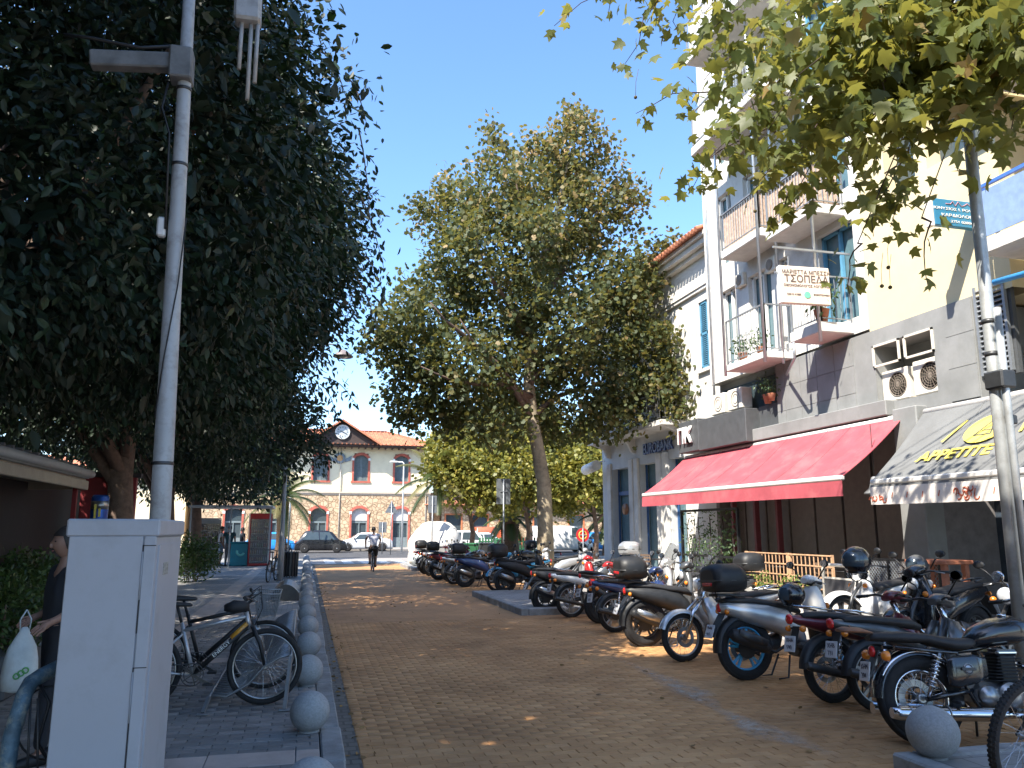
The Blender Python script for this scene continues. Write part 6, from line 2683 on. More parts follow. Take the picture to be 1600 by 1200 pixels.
        for s_ in (-1, 1):
            q = MB()
            q.tube([(0, s_ * .14, R0 + .02), (.14, s_ * .14, .68)], .018, 8)
            for k in range(8):
                q.torus((.03 + k * .012, s_ * .14, R0 + .1 + k * .03), .034, .007, (.4, 0, 1), 12, 4)
            q.build('shock_absorber', m_chrome, t)
            q = MB()
            q.tube([(-.26, s_ * .05, .66), (-.3, s_ * .15, .66)], .01, 5)
            q.build('indicator_stalk', m_chrome, t)
            lamp(t, 'rear_indicator', (-.29, s_ * .17, .66), .04, (-1, 0, 0), m_lor, .05)
            lamp(t, 'indicator', (hx + .12, s_ * .17, hz_ - .1), .035, (1, 0, 0), m_lor, .04)
        # exhaust: header pipes and a long muffler on the right
        q = MB()
        q.tube([(.78, -.09, .6), (.9, -.14, .5), (.9, -.17, .32), (.75, -.18, .22), (.55, -.19, .22)], .022, 8)
        if big:
            q.tube([(.62, -.19, .225), (.56, -.195, .23), (.5, -.195, .23), (-.28, -.205, .245), (-.34, -.205, .25)], [.024, .03, .05, .052, .04], 14)
        else:
            q.tube([(.5, -.17, .22), (.3, -.19, .3), (.1, -.2, .42), (-.22, -.2, .62), (-.25, -.2, .64)], [.024, .03, .055, .06, .045], 12)
        ex = q.build('exhaust', m_chrome if big else m_dalu, t)
        if big:
            q = MB()
            q.torus((.1, -.2, .24), .054, .006, (1, 0, 0), 14, 5)
            q.build('exhaust_clamp', m_alu, ex)
            q = MB()
            q.torus((-.2, -.203, .243), .055, .006, (1, 0, 0), 14, 5)
            q.build('exhaust_clamp', m_alu, ex)
            q = MB()
            q.tube([(.78, .09, .6), (.9, .14, .5), (.9, .17, .32), (.75, .18, .22), (-.3, .2, .245)], [.022, .022, .022, .03, .05], 10)
            q.build('exhaust', m_chrome, t)
        lamp(t, 'headlight', (hx + .2, 0, hz_ - .06), .09, (1, 0, 0), m_lens, .04)
        q = MB()
        q.lathe([(.04, -.12), (.085, -.06), (.092, 0)], 16, (hx + .2, 0, hz_ - .06), (1, 0, 0))
        q.build('headlight_shell', m_chrome if big else m_bplast, t)
        for s_ in (-.05, .05):
            lamp(t, 'gauge', (hx + .05, s_, hz_ + .04), .038, (-.4, 0, 1), m_dalu, .03)
        lamp(t, 'tail_light', (-.33 if big else -.36, 0, .69 if big else .84), .045, (-1, 0, 0), m_lred)
        if plate_on:
            q = MB()
            q.beam((-.3, 0, .7), (-.40, 0, .5), .1, .012, up=(1, 0, .5))
            q.build('plate_holder', m_bplast, t)
            plate(t, -.415, .54, .2, txt)
        q = MB()
        q.tube([(.5, .12, .25), (.55, .24, .02)], .011, 5)
        for s_ in (-1, 1):
            q.tube([(.62, s_ * .12, .27), (.62, s_ * .27, .27)], .014, 6)
            q.tube([(.2, s_ * .12, .32), (.2, s_ * .25, .32)], .014, 6)
        q.build('foot_pegs', m_dalu, t)
        if case:
            topcase(t, -.3, 1.06, case, .2 * case_size, .18 * case_size, .14 * case_size)
    return t


moto('cruiser', (1448, 1163), -13, 'black retro motorcycle with long chrome exhaust, nearest the camera on the right', m_bgloss, wheels='spoke', rimm=m_chrome, txt='XHM 204', lean=-7)
moto('underbone', (1376, 1112), 0, 'dark moped with blue number plate and orange lamps beside the retro motorcycle', m_grayp, m_grayp, 'cast', m_alu, txt='XHB 731', lean=-6)
moto('underbone', (1305, 1098), 2, 'maroon moped with spoked wheels between the dark moped and silver scooter', m_maroon, m_maroon, 'spoke', m_dalu, txt='XHA 590', lean=-5)
bw = moto('bigwheel', (1168, 1062), 1, 'silver big wheeled scooter with black top case and a helmet on its handlebar', m_silver, m_whp, 'cast', m_lblue, case=m_bplast, txt='XHK 815', lean=-4, muff=m_dalu)
moto('underbone', None, 186, 'silver moped facing the street, half hidden behind the silver big wheeled scooter', m_silver, m_silver, 'spoke', m_alu, lean=5, pos=(5.98, 9.75, 0), txt='XHE 117')
moto('scooter', (1008, 1010), -2, 'big black maxi scooter on its stand in the middle of the right row', m_bplast, m_bplast, 'cast', m_dalu, case=m_bplast, txt='XHN 366', lean=0, r=.33)
moto('underbone', (962, 988), 8, 'dark blue moped with pale number plate left of the big black maxi scooter', m_navy, m_navy, 'cast', m_alu, txt='XHT 642', lean=-6)
moto('naked', (940, 974), 4, 'black motorcycle with red trim squeezed left of the dark blue moped', m_bgloss, m_redp, 'cast', m_dalu, txt='XHP 288', lean=-7)
moto('underbone', (893, 965), 6, 'white and red moped with large spoked rear wheel', m_whp, m_redp, 'spoke', m_alu, txt='XHO 950', lean=-6, r=.31)
moto('scooter', (853, 957), 0, 'black scooter with red seat trim beside the raised island', m_bplast, m_redp, 'cast', m_dalu, txt='XHZ 407', lean=-3, seatm=m_seat, case=None)
moto('bigwheel', None, 184, 'silver touring scooter with tall clear windscreen facing the street', m_silver, m_silver, 'cast', m_alu, screen=True, lean=3, pos=(7.6, 14.1, 0), txt='XHI 553', plate_on=False)
moto('scooter', None, 178, 'dark scooter with black top case behind the big black maxi scooter', m_grayp, m_grayp, 'cast', m_dalu, case=m_bplast, lean=2, pos=(7.2, 12.4, .0), txt='XHX 620')
moto('naked', None, 200, 'plum brown motorcycle facing the street behind the retro motorcycle', m_brownp, m_brownp, 'cast', m_dalu, lean=5, pos=(8.35, 7.35, PAVE_R), z0=PAVE_R, txt='XHY 148')
moto('scooter', None, 192, 'black scooter with round mirrors facing the street behind the mopeds', m_bgloss, m_bgloss, 'cast', m_dalu, lean=3, pos=(8.3, 8.6, PAVE_R), z0=PAVE_R, txt='XHR 339')
moto('bigwheel', None, 185, 'pale cream scooter facing the street beside the low terrace wall', m_whp, m_whp, 'cast', m_dalu, lean=3, pos=(8.6, 9.9, PAVE_R), z0=PAVE_R, txt='XHF 775')
moto('scooter', None, 183, 'scooter carrying a pale grey top case parked near the plane tree trunk', m_grayp, m_silver, 'cast', m_dalu, case=m_silver, lean=3, pos=(7.2, 17.6, 0.118), z0=.118, txt='XHL 901')
# beyond the island
moto('underbone', None, 188, 'light blue moped with blue front mudguard beyond the raised island', m_lblue, m_lblue, 'spoke', m_chrome, lean=5, pos=(6.35, 21.7, 0), txt='XHM 512', case=None)
moto('scooter', None, 5, 'black scooter with large rounded top case beside the light blue moped', m_bplast, m_bplast, 'cast', m_dalu, case=m_bplast, lean=-3, pos=(5.2, 20.9, 0), z0=0, txt='XHA 186', case_size=1.15)
far_specs = [('scooter', m_navy, 4.6, 23.4, 3, 'navy scooter third beyond the raised island'), ('underbone', m_silver, 4.5, 24.6, 8, 'silver moped fourth beyond the raised island'),
             ('naked', m_bgloss, 4.6, 25.8, 2, 'black motorcycle fifth beyond the raised island'), ('scooter', m_maroon, 4.4, 27.0, -4, 'maroon scooter sixth beyond the raised island'),
             ('underbone', m_grayp, 4.6, 28.2, 5, 'dark grey moped seventh beyond the raised island'), ('bigwheel', m_whp, 4.5, 29.4, 0, 'white big wheeled scooter eighth beyond the raised island'),
             ('scooter', m_bgloss, 4.5, 30.6, 6, 'glossy black scooter ninth beyond the raised island'), ('underbone', m_maroon, 4.6, 31.8, 3, 'maroon moped tenth beyond the raised island, nearest the dumped bags'),
             ('scooter', m_silver, 8.0, 23.2, 180, 'silver scooter on the far pavement behind the light blue moped'), ('naked', m_grayp, 8.1, 26.2, 176, 'dark grey motorcycle on the far pavement under the yellow green trees'),
             ('bigwheel', m_bplast, 8.0, 29.0, 184, 'black big wheeled scooter on the far pavement under the yellow green trees')]
for k, (s_, b_, x, y, hd, lab) in enumerate(far_specs):
    moto(s_, None, hd, lab, b_, b_, 'cast' if k % 3 else 'spoke', m_alu if k % 2 else m_dalu, lean=-4 if hd < 90 else 4, pos=(x, y, 0), case=m_bplast if k in (0, 3, 6, 10) else None, txt='XH%s %d' % ('ABEKMNTZPOI'[k], 210 + 53 * k))


def helmet(p, rz, label, m=m_bgloss, s=1.0):
    t = empty('helmet', p, rz, label, 'helmet', 'motorcycle helmets left on the bikes')
    q = MB()
    V = []
    n, k_ = 20, 12
    for i in range(k_ + 1):
        th = math.pi * (.0 + .80 * i / k_)
        for j in range(n):
            ph = 2 * math.pi * j / n
            rr = .135 * s
            V.append((rr * 1.1 * math.sin(th) * math.cos(ph), rr * .92 * math.sin(th) * math.sin(ph), rr * math.cos(th)))
    q.add(V, [(i * n + j, (i + 1) * n + j, (i + 1) * n + (j + 1) % n, i * n + (j + 1) % n) for i in range(k_) for j in range(n)], True)
    q.torus((.0, 0, -.108 * s), .088 * s, .012, (0, 0, 1), 20, 6)
    sh = q.build('shell', m, t)
    q = MB()
    V, F = [], []
    for i in range(7):
        th = math.pi * (.30 + .32 * i / 6)
        for j in range(11):
            ph = -1.15 + 2.3 * j / 10
            rr = .139 * s
            V.append((rr * 1.1 * math.sin(th) * math.cos(ph), rr * .93 * math.sin(th) * math.sin(ph), rr * math.cos(th)))
    F = [(i * 11 + j, (i + 1) * 11 + j, (i + 1) * 11 + j + 1, i * 11 + j + 1) for i in range(6) for j in range(10)]
    q.add(V, F, True)
    q.build('visor', mat('smoked_visor', (0.05, 0.07, 0.09), .06, .2, var=.02), t)
    q = MB()
    for s_ in (-1, 1):
        q.tube([(.02, s_ * .1 * s, -.08 * s), (.03, s_ * .06, -.17 * s), (.03, 0, -.2 * s)], .006, 5)
    q.build('strap', m_bplast, t)
    return t


hp = atX(1322, 876, 5.62)
helmet((5.75, hp.y, hp.z), R(-160), 'black helmet perched on the handlebar of the silver big wheeled scooter', s=1.12)
hp = atZ(1235, 932, .98)
helmet((5.35, 8.1, .93), R(160), 'black helmet lying on the seat of the silver big wheeled scooter', s=1.0)
helmet((8.15, 9.35, 1.18), R(170), 'grey helmet hanging on the handlebar behind the mopeds', m=m_grayp, s=1.0)
# small leather bag on the seat
t = empty('saddle_bag', (4.33, 5.75, .83), R(-10), 'small brown leather pouch on the tail of the retro motorcycle', 'bag')
q = MB()
q.body([(-.12, .02, .05, .012), (-.06, .025, .07, .022), (.06, .02, .07, .02), (.16, .0, .03, .008)], 10)
q.build('pouch', m_leather, t)
q = MB()
q.tube([(-.05, -.075, .02), (-.02, 0, .055), (.0, .075, .02)], .006, 5)
q.build('strap', m_leather, t)


# ---------------- bicycles
def bicycle(loc, rz, label, fm, fm2=None, basket=False, lean=-6, fat=.042, steer=0, tread=False, guards=False, cat='bicycle', group='bicycles'):
    t = empty('bicycle', loc, 0, label, cat, group)
    t.rotation_euler = (R(lean), 0, R(rz))
    fm2 = fm2 or fm
    r = .335
    wb = 1.05

    def bw_(x, ang=0, par=t):
        h = empty('wheel', (x, 0, r))
        h.parent = par
        h.rotation_euler = (0, 0, ang)
        q = MB()
        q.torus((0, 0, 0), r - fat * .5, fat * .5, (0, 1, 0), 40, 8)
        ty = q.build('tyre', m_tyre, h)
        if tread:
            q = MB()
            for k in range(72):
                a = 2 * math.pi * k / 72
                for s_ in (-1, 0, 1):
                    rr = r - (.003 if s_ == 0 else .011)
                    aa = a + (.04 if s_ else 0)
                    q.rbox((rr * math.cos(aa), s_ * fat * .33, rr * math.sin(aa)), (.012, .012, .016), .002, Matrix.Rotation(-aa, 3, 'Y'))
            o_ = q.build('tread_knobs', m_tyre, h)
            o_['kind'] = 'stuff'
        q = MB()
        q.torus((0, 0, 0), r - fat - .004, .009, (0, 1, 0), 40, 6, flat=1.3)
        q.build('rim', m_alu, h)
        q = MB()
        q.lathe([(.02, -.04), (.028, -.03), (.014, -.02), (.014, .02), (.028, .03), (.02, .04)], 10, (0, 0, 0), (0, 1, 0))
        q.build('hub', m_alu, h)
        q = MB()
        for k in range(28):
            a = 2 * math.pi * k / 28
            b_ = a + (.7 if (k // 2) % 2 else -.7)
            s_ = .026 if k % 2 else -.026
            q.tube([(.024 * math.cos(b_), s_, .024 * math.sin(b_)), ((r - fat - .005) * math.cos(a), 0, (r - fat - .005) * math.sin(a))], .0014, 3, cap=False)
        o_ = q.build('spokes', m_chrome, h)
        o_['kind'] = 'stuff'
    bw_(0)
    bw_(wb, R(steer))
    bb_, hd_, hd2, stt = (.43, .29), (.86, .80), (.885, .70), (.30, .74)
    q = MB()
    q.tube([(bb_[0], 0, bb_[1]), (hd2[0], 0, hd2[1])], .024, 10)
    q.build('down_tube', fm2, t)
    q = MB()
    q.tube([(stt[0] + .02, 0, stt[1] - .07), (hd_[0], 0, hd_[1] - .02)], .019, 10)
    q.tube([(bb_[0], 0, bb_[1]), (stt[0], 0, stt[1])], .018, 10)
    q.tube([(hd_[0] - .005, 0, hd_[1] + .02), (hd2[0] + .01, 0, hd2[1] - .03)], .022, 10)
    for s_ in (-1, 1):
        q.tube([(0, s_ * .055, r), (stt[0] + .02, s_ * .02, stt[1] - .1)], .009, 6)
        q.tube([(0, s_ * .055, r), (bb_[0] - .03, s_ * .03, bb_[1])], .010, 6)
    q.build('frame', fm, t)
    q = MB()
    for s_ in (-1, 1):
        q.tube([(wb, s_ * .055, r), (wb - .05, s_ * .055, r + .2), (.92, s_ * .045, .69)], [.012, .018, .018], 8)
    q.tube([(.92, -.05, .69), (.92, .05, .69)], .018, 8)
    q.build('fork', m_bplast if not basket else m_alu, t)
    q = MB()
    q.tube([(.855, 0, .82), (.84, 0, .88), (.9, 0, .92)], .014, 8)
    q.tube([(.86, -.30, .94), (.89, -.14, .935), (.91, 0, .92), (.89, .14, .935), (.86, .30, .94)], .011, 8)
    hb_ = q.build('handlebar', m_bplast, t)
    for s_ in (-1, 1):
        q = MB()
        q.tube([(.86, s_ * .30, .94), (.875, s_ * .2, .938)], .016, 8)
        q.build('grip', m_bplast, hb_)
        q = MB()
        q.tube([(.91, s_ * .17, .93), (.94, s_ * .2, .91), (.93, s_ * .28, .9)], .005, 5)
        q.build('brake_lever', m_alu, hb_)
        q = MB()
        q.tube([(.9, s_ * .15, .94), (.98, s_ * .1, 1.0), (1.0, s_ * .02, .85), (.94, s_ * .04, .7)], .0035, 4)
        q.build('brake_cable', m_bplast, hb_)
    q = MB()
    q.body([(.10, .90, .06, .02), (.16, .905, .075, .025), (.26, .90, .05, .022), (.36, .895, .022, .018), (.38, .893, .012, .01)], 12)
    q.tube([(stt[0] - .002, 0, stt[1]), (.25, 0, .89)], .013, 8)
    q.build('saddle', m_seat, t)
    q = MB()
    for rr in (.095, .07):
        q.torus((bb_[0], -.05, bb_[1]), rr, .004, (0, 1, 0), 26, 4)
    for k in range(5):
        a = k * 2 * math.pi / 5
        q.beam((bb_[0], -.05, bb_[1]), (bb_[0] + .09 * math.cos(a), -.05, bb_[1] + .09 * math.sin(a)), .012, .005, up=(0, 1, 0))
    q.tube([(bb_[0], -.06, bb_[1] + .095), (0, -.05, r + .035)], .004, 4)
    q.tube([(bb_[0], -.06, bb_[1] - .095), (.06, -.05, r - .11), (.0, -.05, r - .04)], .004, 4)
    q.build('chainring', m_dalu, t)
    for s_ in (-1, 1):
        q = MB()
        ex_, ez_ = (.15, -.08) if s_ < 0 else (-.15, .08)
        q.beam((bb_[0], s_ * .075, bb_[1]), (bb_[0] + ex_, s_ * .085, bb_[1] + ez_), .012, .024)
        cr_ = q.build('crank', m_dalu, t)
        q = MB()
        q.rbox((bb_[0] + ex_, s_ * .14, bb_[1] + ez_), (.09, .08, .02), .006)
        q.build('pedal', m_bplast, cr_)
    if guards:
        fender(t, wb, r, .03, 60, 190, m_bplast, 'front_mudguard')
        fender(t, 0, r, .03, 20, 160, m_bplast, 'rear_mudguard')
    if basket:
        q = MB()
        cx_ = 1.06
        bot, top_ = [], []
        for (a, b_) in ((-.1, -.14), (.1, -.14), (.1, .14), (-.1, .14)):
            bot.append(Vector((cx_ + a * .85, b_ * .85, .72)))
            top_.append(Vector((cx_ + a * 1.25, b_ * 1.15, .95)))
        for k in range(4):
            q.tube([top_[k], top_[(k + 1) % 4]], .007, 5)
            q.tube([bot[k], bot[(k + 1) % 4]], .005, 5)
        for k in range(4):
            for u_ in np.linspace(0, .94, 14):
                q.tube([bot[k].lerp(bot[(k + 1) % 4], u_), top_[k].lerp(top_[(k + 1) % 4], u_)], .004, 3, cap=False)
            for v_ in (.15, .3, .45, .6, .75, .9):
                q.tube([bot[k].lerp(top_[k], v_), bot[(k + 1) % 4].lerp(top_[(k + 1) % 4], v_)], .0035, 3, cap=False)
        for u_ in np.linspace(0.1, .9, 7):
            q.tube([bot[0].lerp(bot[1], u_), bot[3].lerp(bot[2], u_)], .0022, 3, cap=False)
        o_ = q.build('basket', m_rail, t)
        q = MB()
        q.box(cx_ - .08, -.11, .735, cx_ + .08, .11, .74)
        q.build('basket_floor', m_rail, o_)
    return t


m_bksil = mat('silver_orange_frame', (0.45, 0.46, 0.48), .3, .5, var=.1)
m_bkor = mat('orange_frame_paint', (0.62, 0.28, 0.03), .3, 0, var=.15, coat=.4)
b1 = bicycle((-1.36, 7.93, PAVE_L), 0, 'silver bicycle with orange and black down tube at the bicycle rack', m_bksil, m_bplast, lean=-4, fat=.05)
text_obj('ENERGY', .05, m_wht, b1, (.66, -.026, .5), (R(90), R(-43), 0), .001)
q = MB()
q.tube([(.74, -.001, .59), (.875, -.001, .715)], .0255, 10)
q.build('orange_band', m_bkor, b1)
q = MB()
q.body([(.66, .86, .04, .03), (.74, .87, .07, .06), (.84, .87, .06, .05), (.88, .87, .03, .03)], 10)
q.build('handlebar_bag', m_seat, b1)
bicycle((-1.40, 8.75, PAVE_L), -2, 'dark bicycle with a wire basket behind the silver bicycle', m_bplast, m_bplast, basket=True, lean=4, fat=.04)
bicycle((-1.05, 25.6, PAVE_L), 80, 'black bicycle leaning on the far thin lamp post', m_bplast, m_bplast, lean=3)
bicycle((-1.0, 40.2, PAVE_L), 75, 'small black bicycle standing near the crossing on the left', m_bplast, m_bplast, lean=5)


# ---------------- cars beyond the crossing
def car(loc, rz, L, H, W, label, paint, kind='hatch', cat='car'):
    t = empty('parked_car' if cat == 'car' else 'parked_van', loc, rz, label, cat, 'cars by the station road')
    g0 = .17
    if kind == 'hatch':
        top = [(-.5, .62), (-.485, .80), (-.44, .86), (-.36, 1.30), (-.30, H - .05), (-.1, H), (.1, H - .02), (.2, H - .12), (.33, .98), (.36, .93), (.46, .83), (.495, .70), (.5, .5)]
        belt = .92
    elif kind == 'sedan':
        top = [(-.5, .55), (-.49, .85), (-.46, .93), (-.36, .97), (-.33, .99), (-.2, H - .06), (-.12, H), (.06, H - .01), (.13, H - .1), (.26, .98), (.3, .92), (.45, .78), (.495, .65), (.5, .45)]
        belt = .90
    else:
        top = [(-.5, .5), (-.495, 1.0), (-.49, H - .1), (-.46, H), (.1, H), (.22, H - .08), (.36, 1.18), (.40, 1.1), (.48, .92), (.5, .6)]
        belt = 1.1
    rings = []
    for (u, z) in top:
        x = u * L
        hw = W / 2 * (1 - .10 * abs(u * 2) ** 4)
        if z > belt:
            f_ = (z - belt) / (H - belt)
            hr = hw * (1 - .2 * f_) if kind != 'van' else hw * (1 - .07 * f_)
            ring = [(x, -hw * .9, g0), (x, -hw, g0 + .15), (x, -hw, .6), (x, -hw * .985, belt), (x, -hr, z - .03), (x, -hr * .9, z), (x, hr * .9, z), (x, hr, z - .03), (x, hw * .985, belt), (x, hw, .6), (x, hw, g0 + .15), (x, hw * .9, g0)]
        else:
            ring = [(x, -hw * .9, g0), (x, -hw, g0 + .15), (x, -hw, min(.6, z - .08)), (x, -hw * .98, z - .05), (x, -hw * .95, z - .02), (x, -hw * .8, z), (x, hw * .8, z), (x, hw * .95, z - .02), (x, hw * .98, z - .05), (x, hw, min(.6, z - .08)), (x, hw, g0 + .15), (x, hw * .9, g0)]
        rings.append(ring)
    q = MB()
    q.loft(rings)
    body_ = q.build('body', paint, t)
    # side glass and screens, set just proud of the shell
    zt = H - .13

    def sideglass(x0, x1, x2, x3):
        for s_ in (-1, 1):
            hb, ht_ = W / 2 * .992, W / 2 * (.83 if kind != 'van' else .945)
            q = MB()
            q.add([(x0, s_ * hb, belt + .03), (x1, s_ * hb, belt + .03), (x2, s_ * (ht_ + .012), zt), (x3, s_ * (ht_ + .012), zt)], [(0, 1, 2, 3)])
            q.add([(x0, s_ * (hb - .02), belt + .03), (x1, s_ * (hb - .02), belt + .03), (x2, s_ * (ht_ - .01), zt), (x3, s_ * (ht_ - .01), zt)], [(3, 2, 1, 0)])
            q.build('side_window', m_glassd, t)
    if kind == 'hatch':
        sideglass(-.35 * L, -.04 * L, -.06 * L, -.27 * L)
        sideglass(-.02 * L, .27 * L, .15 * L, -.03 * L)
        scr = [(.195, H - .13, .345, .99), (-.325, H - .12, -.415, .98)]
    elif kind == 'sedan':
        sideglass(-.27 * L, -.06 * L, -.07 * L, -.17 * L)
        sideglass(-.04 * L, .20 * L, .10 * L, -.05 * L)
        scr = [(.145, H - .13, .255, .99), (-.21, H - .1, -.325, 1.01)]
    else:
        sideglass(.12 * L, .34 * L, .24 * L, .12 * L)
        scr = [(.235, H - .12, .355, 1.2)]
    for (u0, z0_, u1, z1_) in scr:
        w0, w1 = W / 2 * .78, W / 2 * .9
        dx = .025 if u1 > 0 else -.025
        q = MB()
        q.add([(u0 * L + dx, -w0, z0_), (u0 * L + dx, w0, z0_), (u1 * L + dx, w1, z1_), (u1 * L + dx, -w1, z1_)], [(0, 1, 2, 3)])
        q.build('windscreen', m_glassd, t)
    for u in (-.31, .31):
        for s_ in (-1, 1):
            q = MB()
            q.lathe([(.12, -.11), (.30, -.11), (.325, -.06), (.325, .06), (.30, .11), (.20, .112)], 22, (u * L, s_ * (W / 2 - .1), .325), (0, s_, 0))
            wl = q.build('wheel', m_tyre, t)
            q = MB()
            q.lathe([(.20, .09), (.19, .10), (.05, .095), (.03, .12), (0, .12)], 18, (u * L, s_ * (W / 2 - .1), .325), (0, s_, 0))
            q.build('hubcap', m_alu, wl)
            q = MB()
            q.torus((u * L, s_ * W / 2 * .985, .325), .36, .022, (0, 1, 0), 16, 5, math.pi, 2 * math.pi)
            q.build('wheel_arch', m_bplast, t)
    for s_ in (-1, 1):
        q = MB()
        q.rbox((.485 * L, s_ * W * .36, .68), (.06, .3, .13), .02)
        q.build('headlight', m_lens, t)
        q = MB()
        q.rbox((-.488 * L, s_ * W * .4, .8), (.05, .16, .2), .02)
        q.build('tail_light', m_lred, t)
        q = MB()
        q.rbox((.2 * L, s_ * (W / 2 + .08), belt + .08), (.1, .18, .12), .03)
        q.build('mirror', m_bplast, t)
        for u in (.0, .22) if kind != 'van' else (.1,):
            q = MB()
            q.rbox((u * L - .25, s_ * (W / 2 + .004), belt - .12), (.16, .02, .03), .006)
            q.build('door_handle', m_bplast, t)
    q = MB()
    for s_ in (-1, 1):
        q.rbox((.5 * s_ * L * .99, 0, .38), (.1, W * .9, .2), .04)
    q.build('bumper', m_bplast if paint in (m_bgloss, m_grayp) else paint, t)
    q = MB()
    for u in (-.03, .24) if kind != 'van' else (.1,):
        for s_ in (-1, 1):
            q.box(u * L, s_ * (W / 2 - .002), .35, u * L + .01, s_ * (W / 2 + .003), belt)
    q.build('door_seam', m_bplast, t)
    return t


car((-2.6, 63.0, 0), R(0), 3.7, 1.5, 1.62, 'bright blue hatchback leftmost of the cars before the station', mat('bright_blue_paint', (0.03, 0.27, 0.68), .28, coat=.5), 'hatch')
car((1.15, 60.8, 0), R(-3), 3.7, 1.62, 1.62, 'black hatchback parked before the station between the blue and white cars', m_bgloss, 'hatch')
car((4.55, 64.6, 0), R(180), 4.3, 1.45, 1.72, 'white sedan parked before the station left of the cyclist', m_whp, 'sedan')
car((10.9, 58.5, 0), R(180), 4.4, 1.62, 1.8, 'white estate car behind the white plastic heap', m_whp, 'hatch')
car((13.8, 62.5, 0), R(0), 3.9, 1.45, 1.7, 'white car partly hidden by the squat palm trunk', m_whp, 'sedan')
car((18.8, 58.0, 0), R(0), 4.4, 1.95, 1.85, 'white van right of the squat palm', m_whp, 'van', 'van')
car((22.8, 60.0, 0), R(0), 4.0, 1.5, 1.7, 'blue car seen just left of the bank corner', mat('bright_blue_paint', (0.03, 0.27, 0.68), .28, coat=.5), 'hatch')
car((27.2, 61.0, 0), R(0), 4.2, 1.8, 1.75, 'blue van behind the red round sign', mat('deep_blue_paint', (0.02, 0.12, 0.5), .28, coat=.5), 'van', 'van')
car((16.0, 66.5, 0.0), R(0), 4.4, 1.9, 1.8, 'orange red van behind the white van', mat('orange_red_paint', (0.5, 0.1, 0.04), .35, coat=.4), 'van', 'van')

# ================================================================ PEOPLE
m_skin = mat('skin', (0.30, 0.17, 0.12), .55, var=.06)
m_hair = mat('dark_hair', (0.025, 0.018, 0.014), .6, var=.3, scale=30)


def skinned(name, chains, m, parent, sub=2):
    """chains: list of [(x,y,z,r), ...]; points that coincide are shared; first point is the root"""
    V, Rr, E_, idx = [], [], [], {}

    def vid(p):
        k = (round(p[0], 4), round(p[1], 4), round(p[2], 4))
        if k not in idx:
            idx[k] = len(V)
            V.append(k)
            Rr.append(p[3])
        return idx[k]
    for c in chains:
        a = vid(c[0])
        for p in c[1:]:
            b_ = vid(p)
            if a != b_:
                E_.append((a, b_))
            a = b_
    me = bpy.data.meshes.new('tmp')
    me.from_pydata(V, E_, [])
    ob = bpy.data.objects.new('tmp', me)
    COL.objects.link(ob)
    sk = ob.modifiers.new('s', 'SKIN')
    sk.use_smooth_shade = True
    for i, v in enumerate(me.skin_vertices[0].data):
        v.radius = (Rr[i], Rr[i])
        v.use_root = (i == 0)
    ss = ob.modifiers.new('u', 'SUBSURF')
    ss.levels = sub
    ss.render_levels = sub
    dg = bpy.context.evaluated_depsgraph_get()
    m2 = bpy.data.meshes.new_from_object(ob.evaluated_get(dg))
    bpy.data.objects.remove(ob)
    m2.materials.clear()
    m2.materials.append(m)
    for p in m2.polygons:
        p.use_smooth = True
        p.material_index = 0
    o = bpy.data.objects.new(name, m2)
    COL.objects.link(o)
    o.parent = parent
    return o


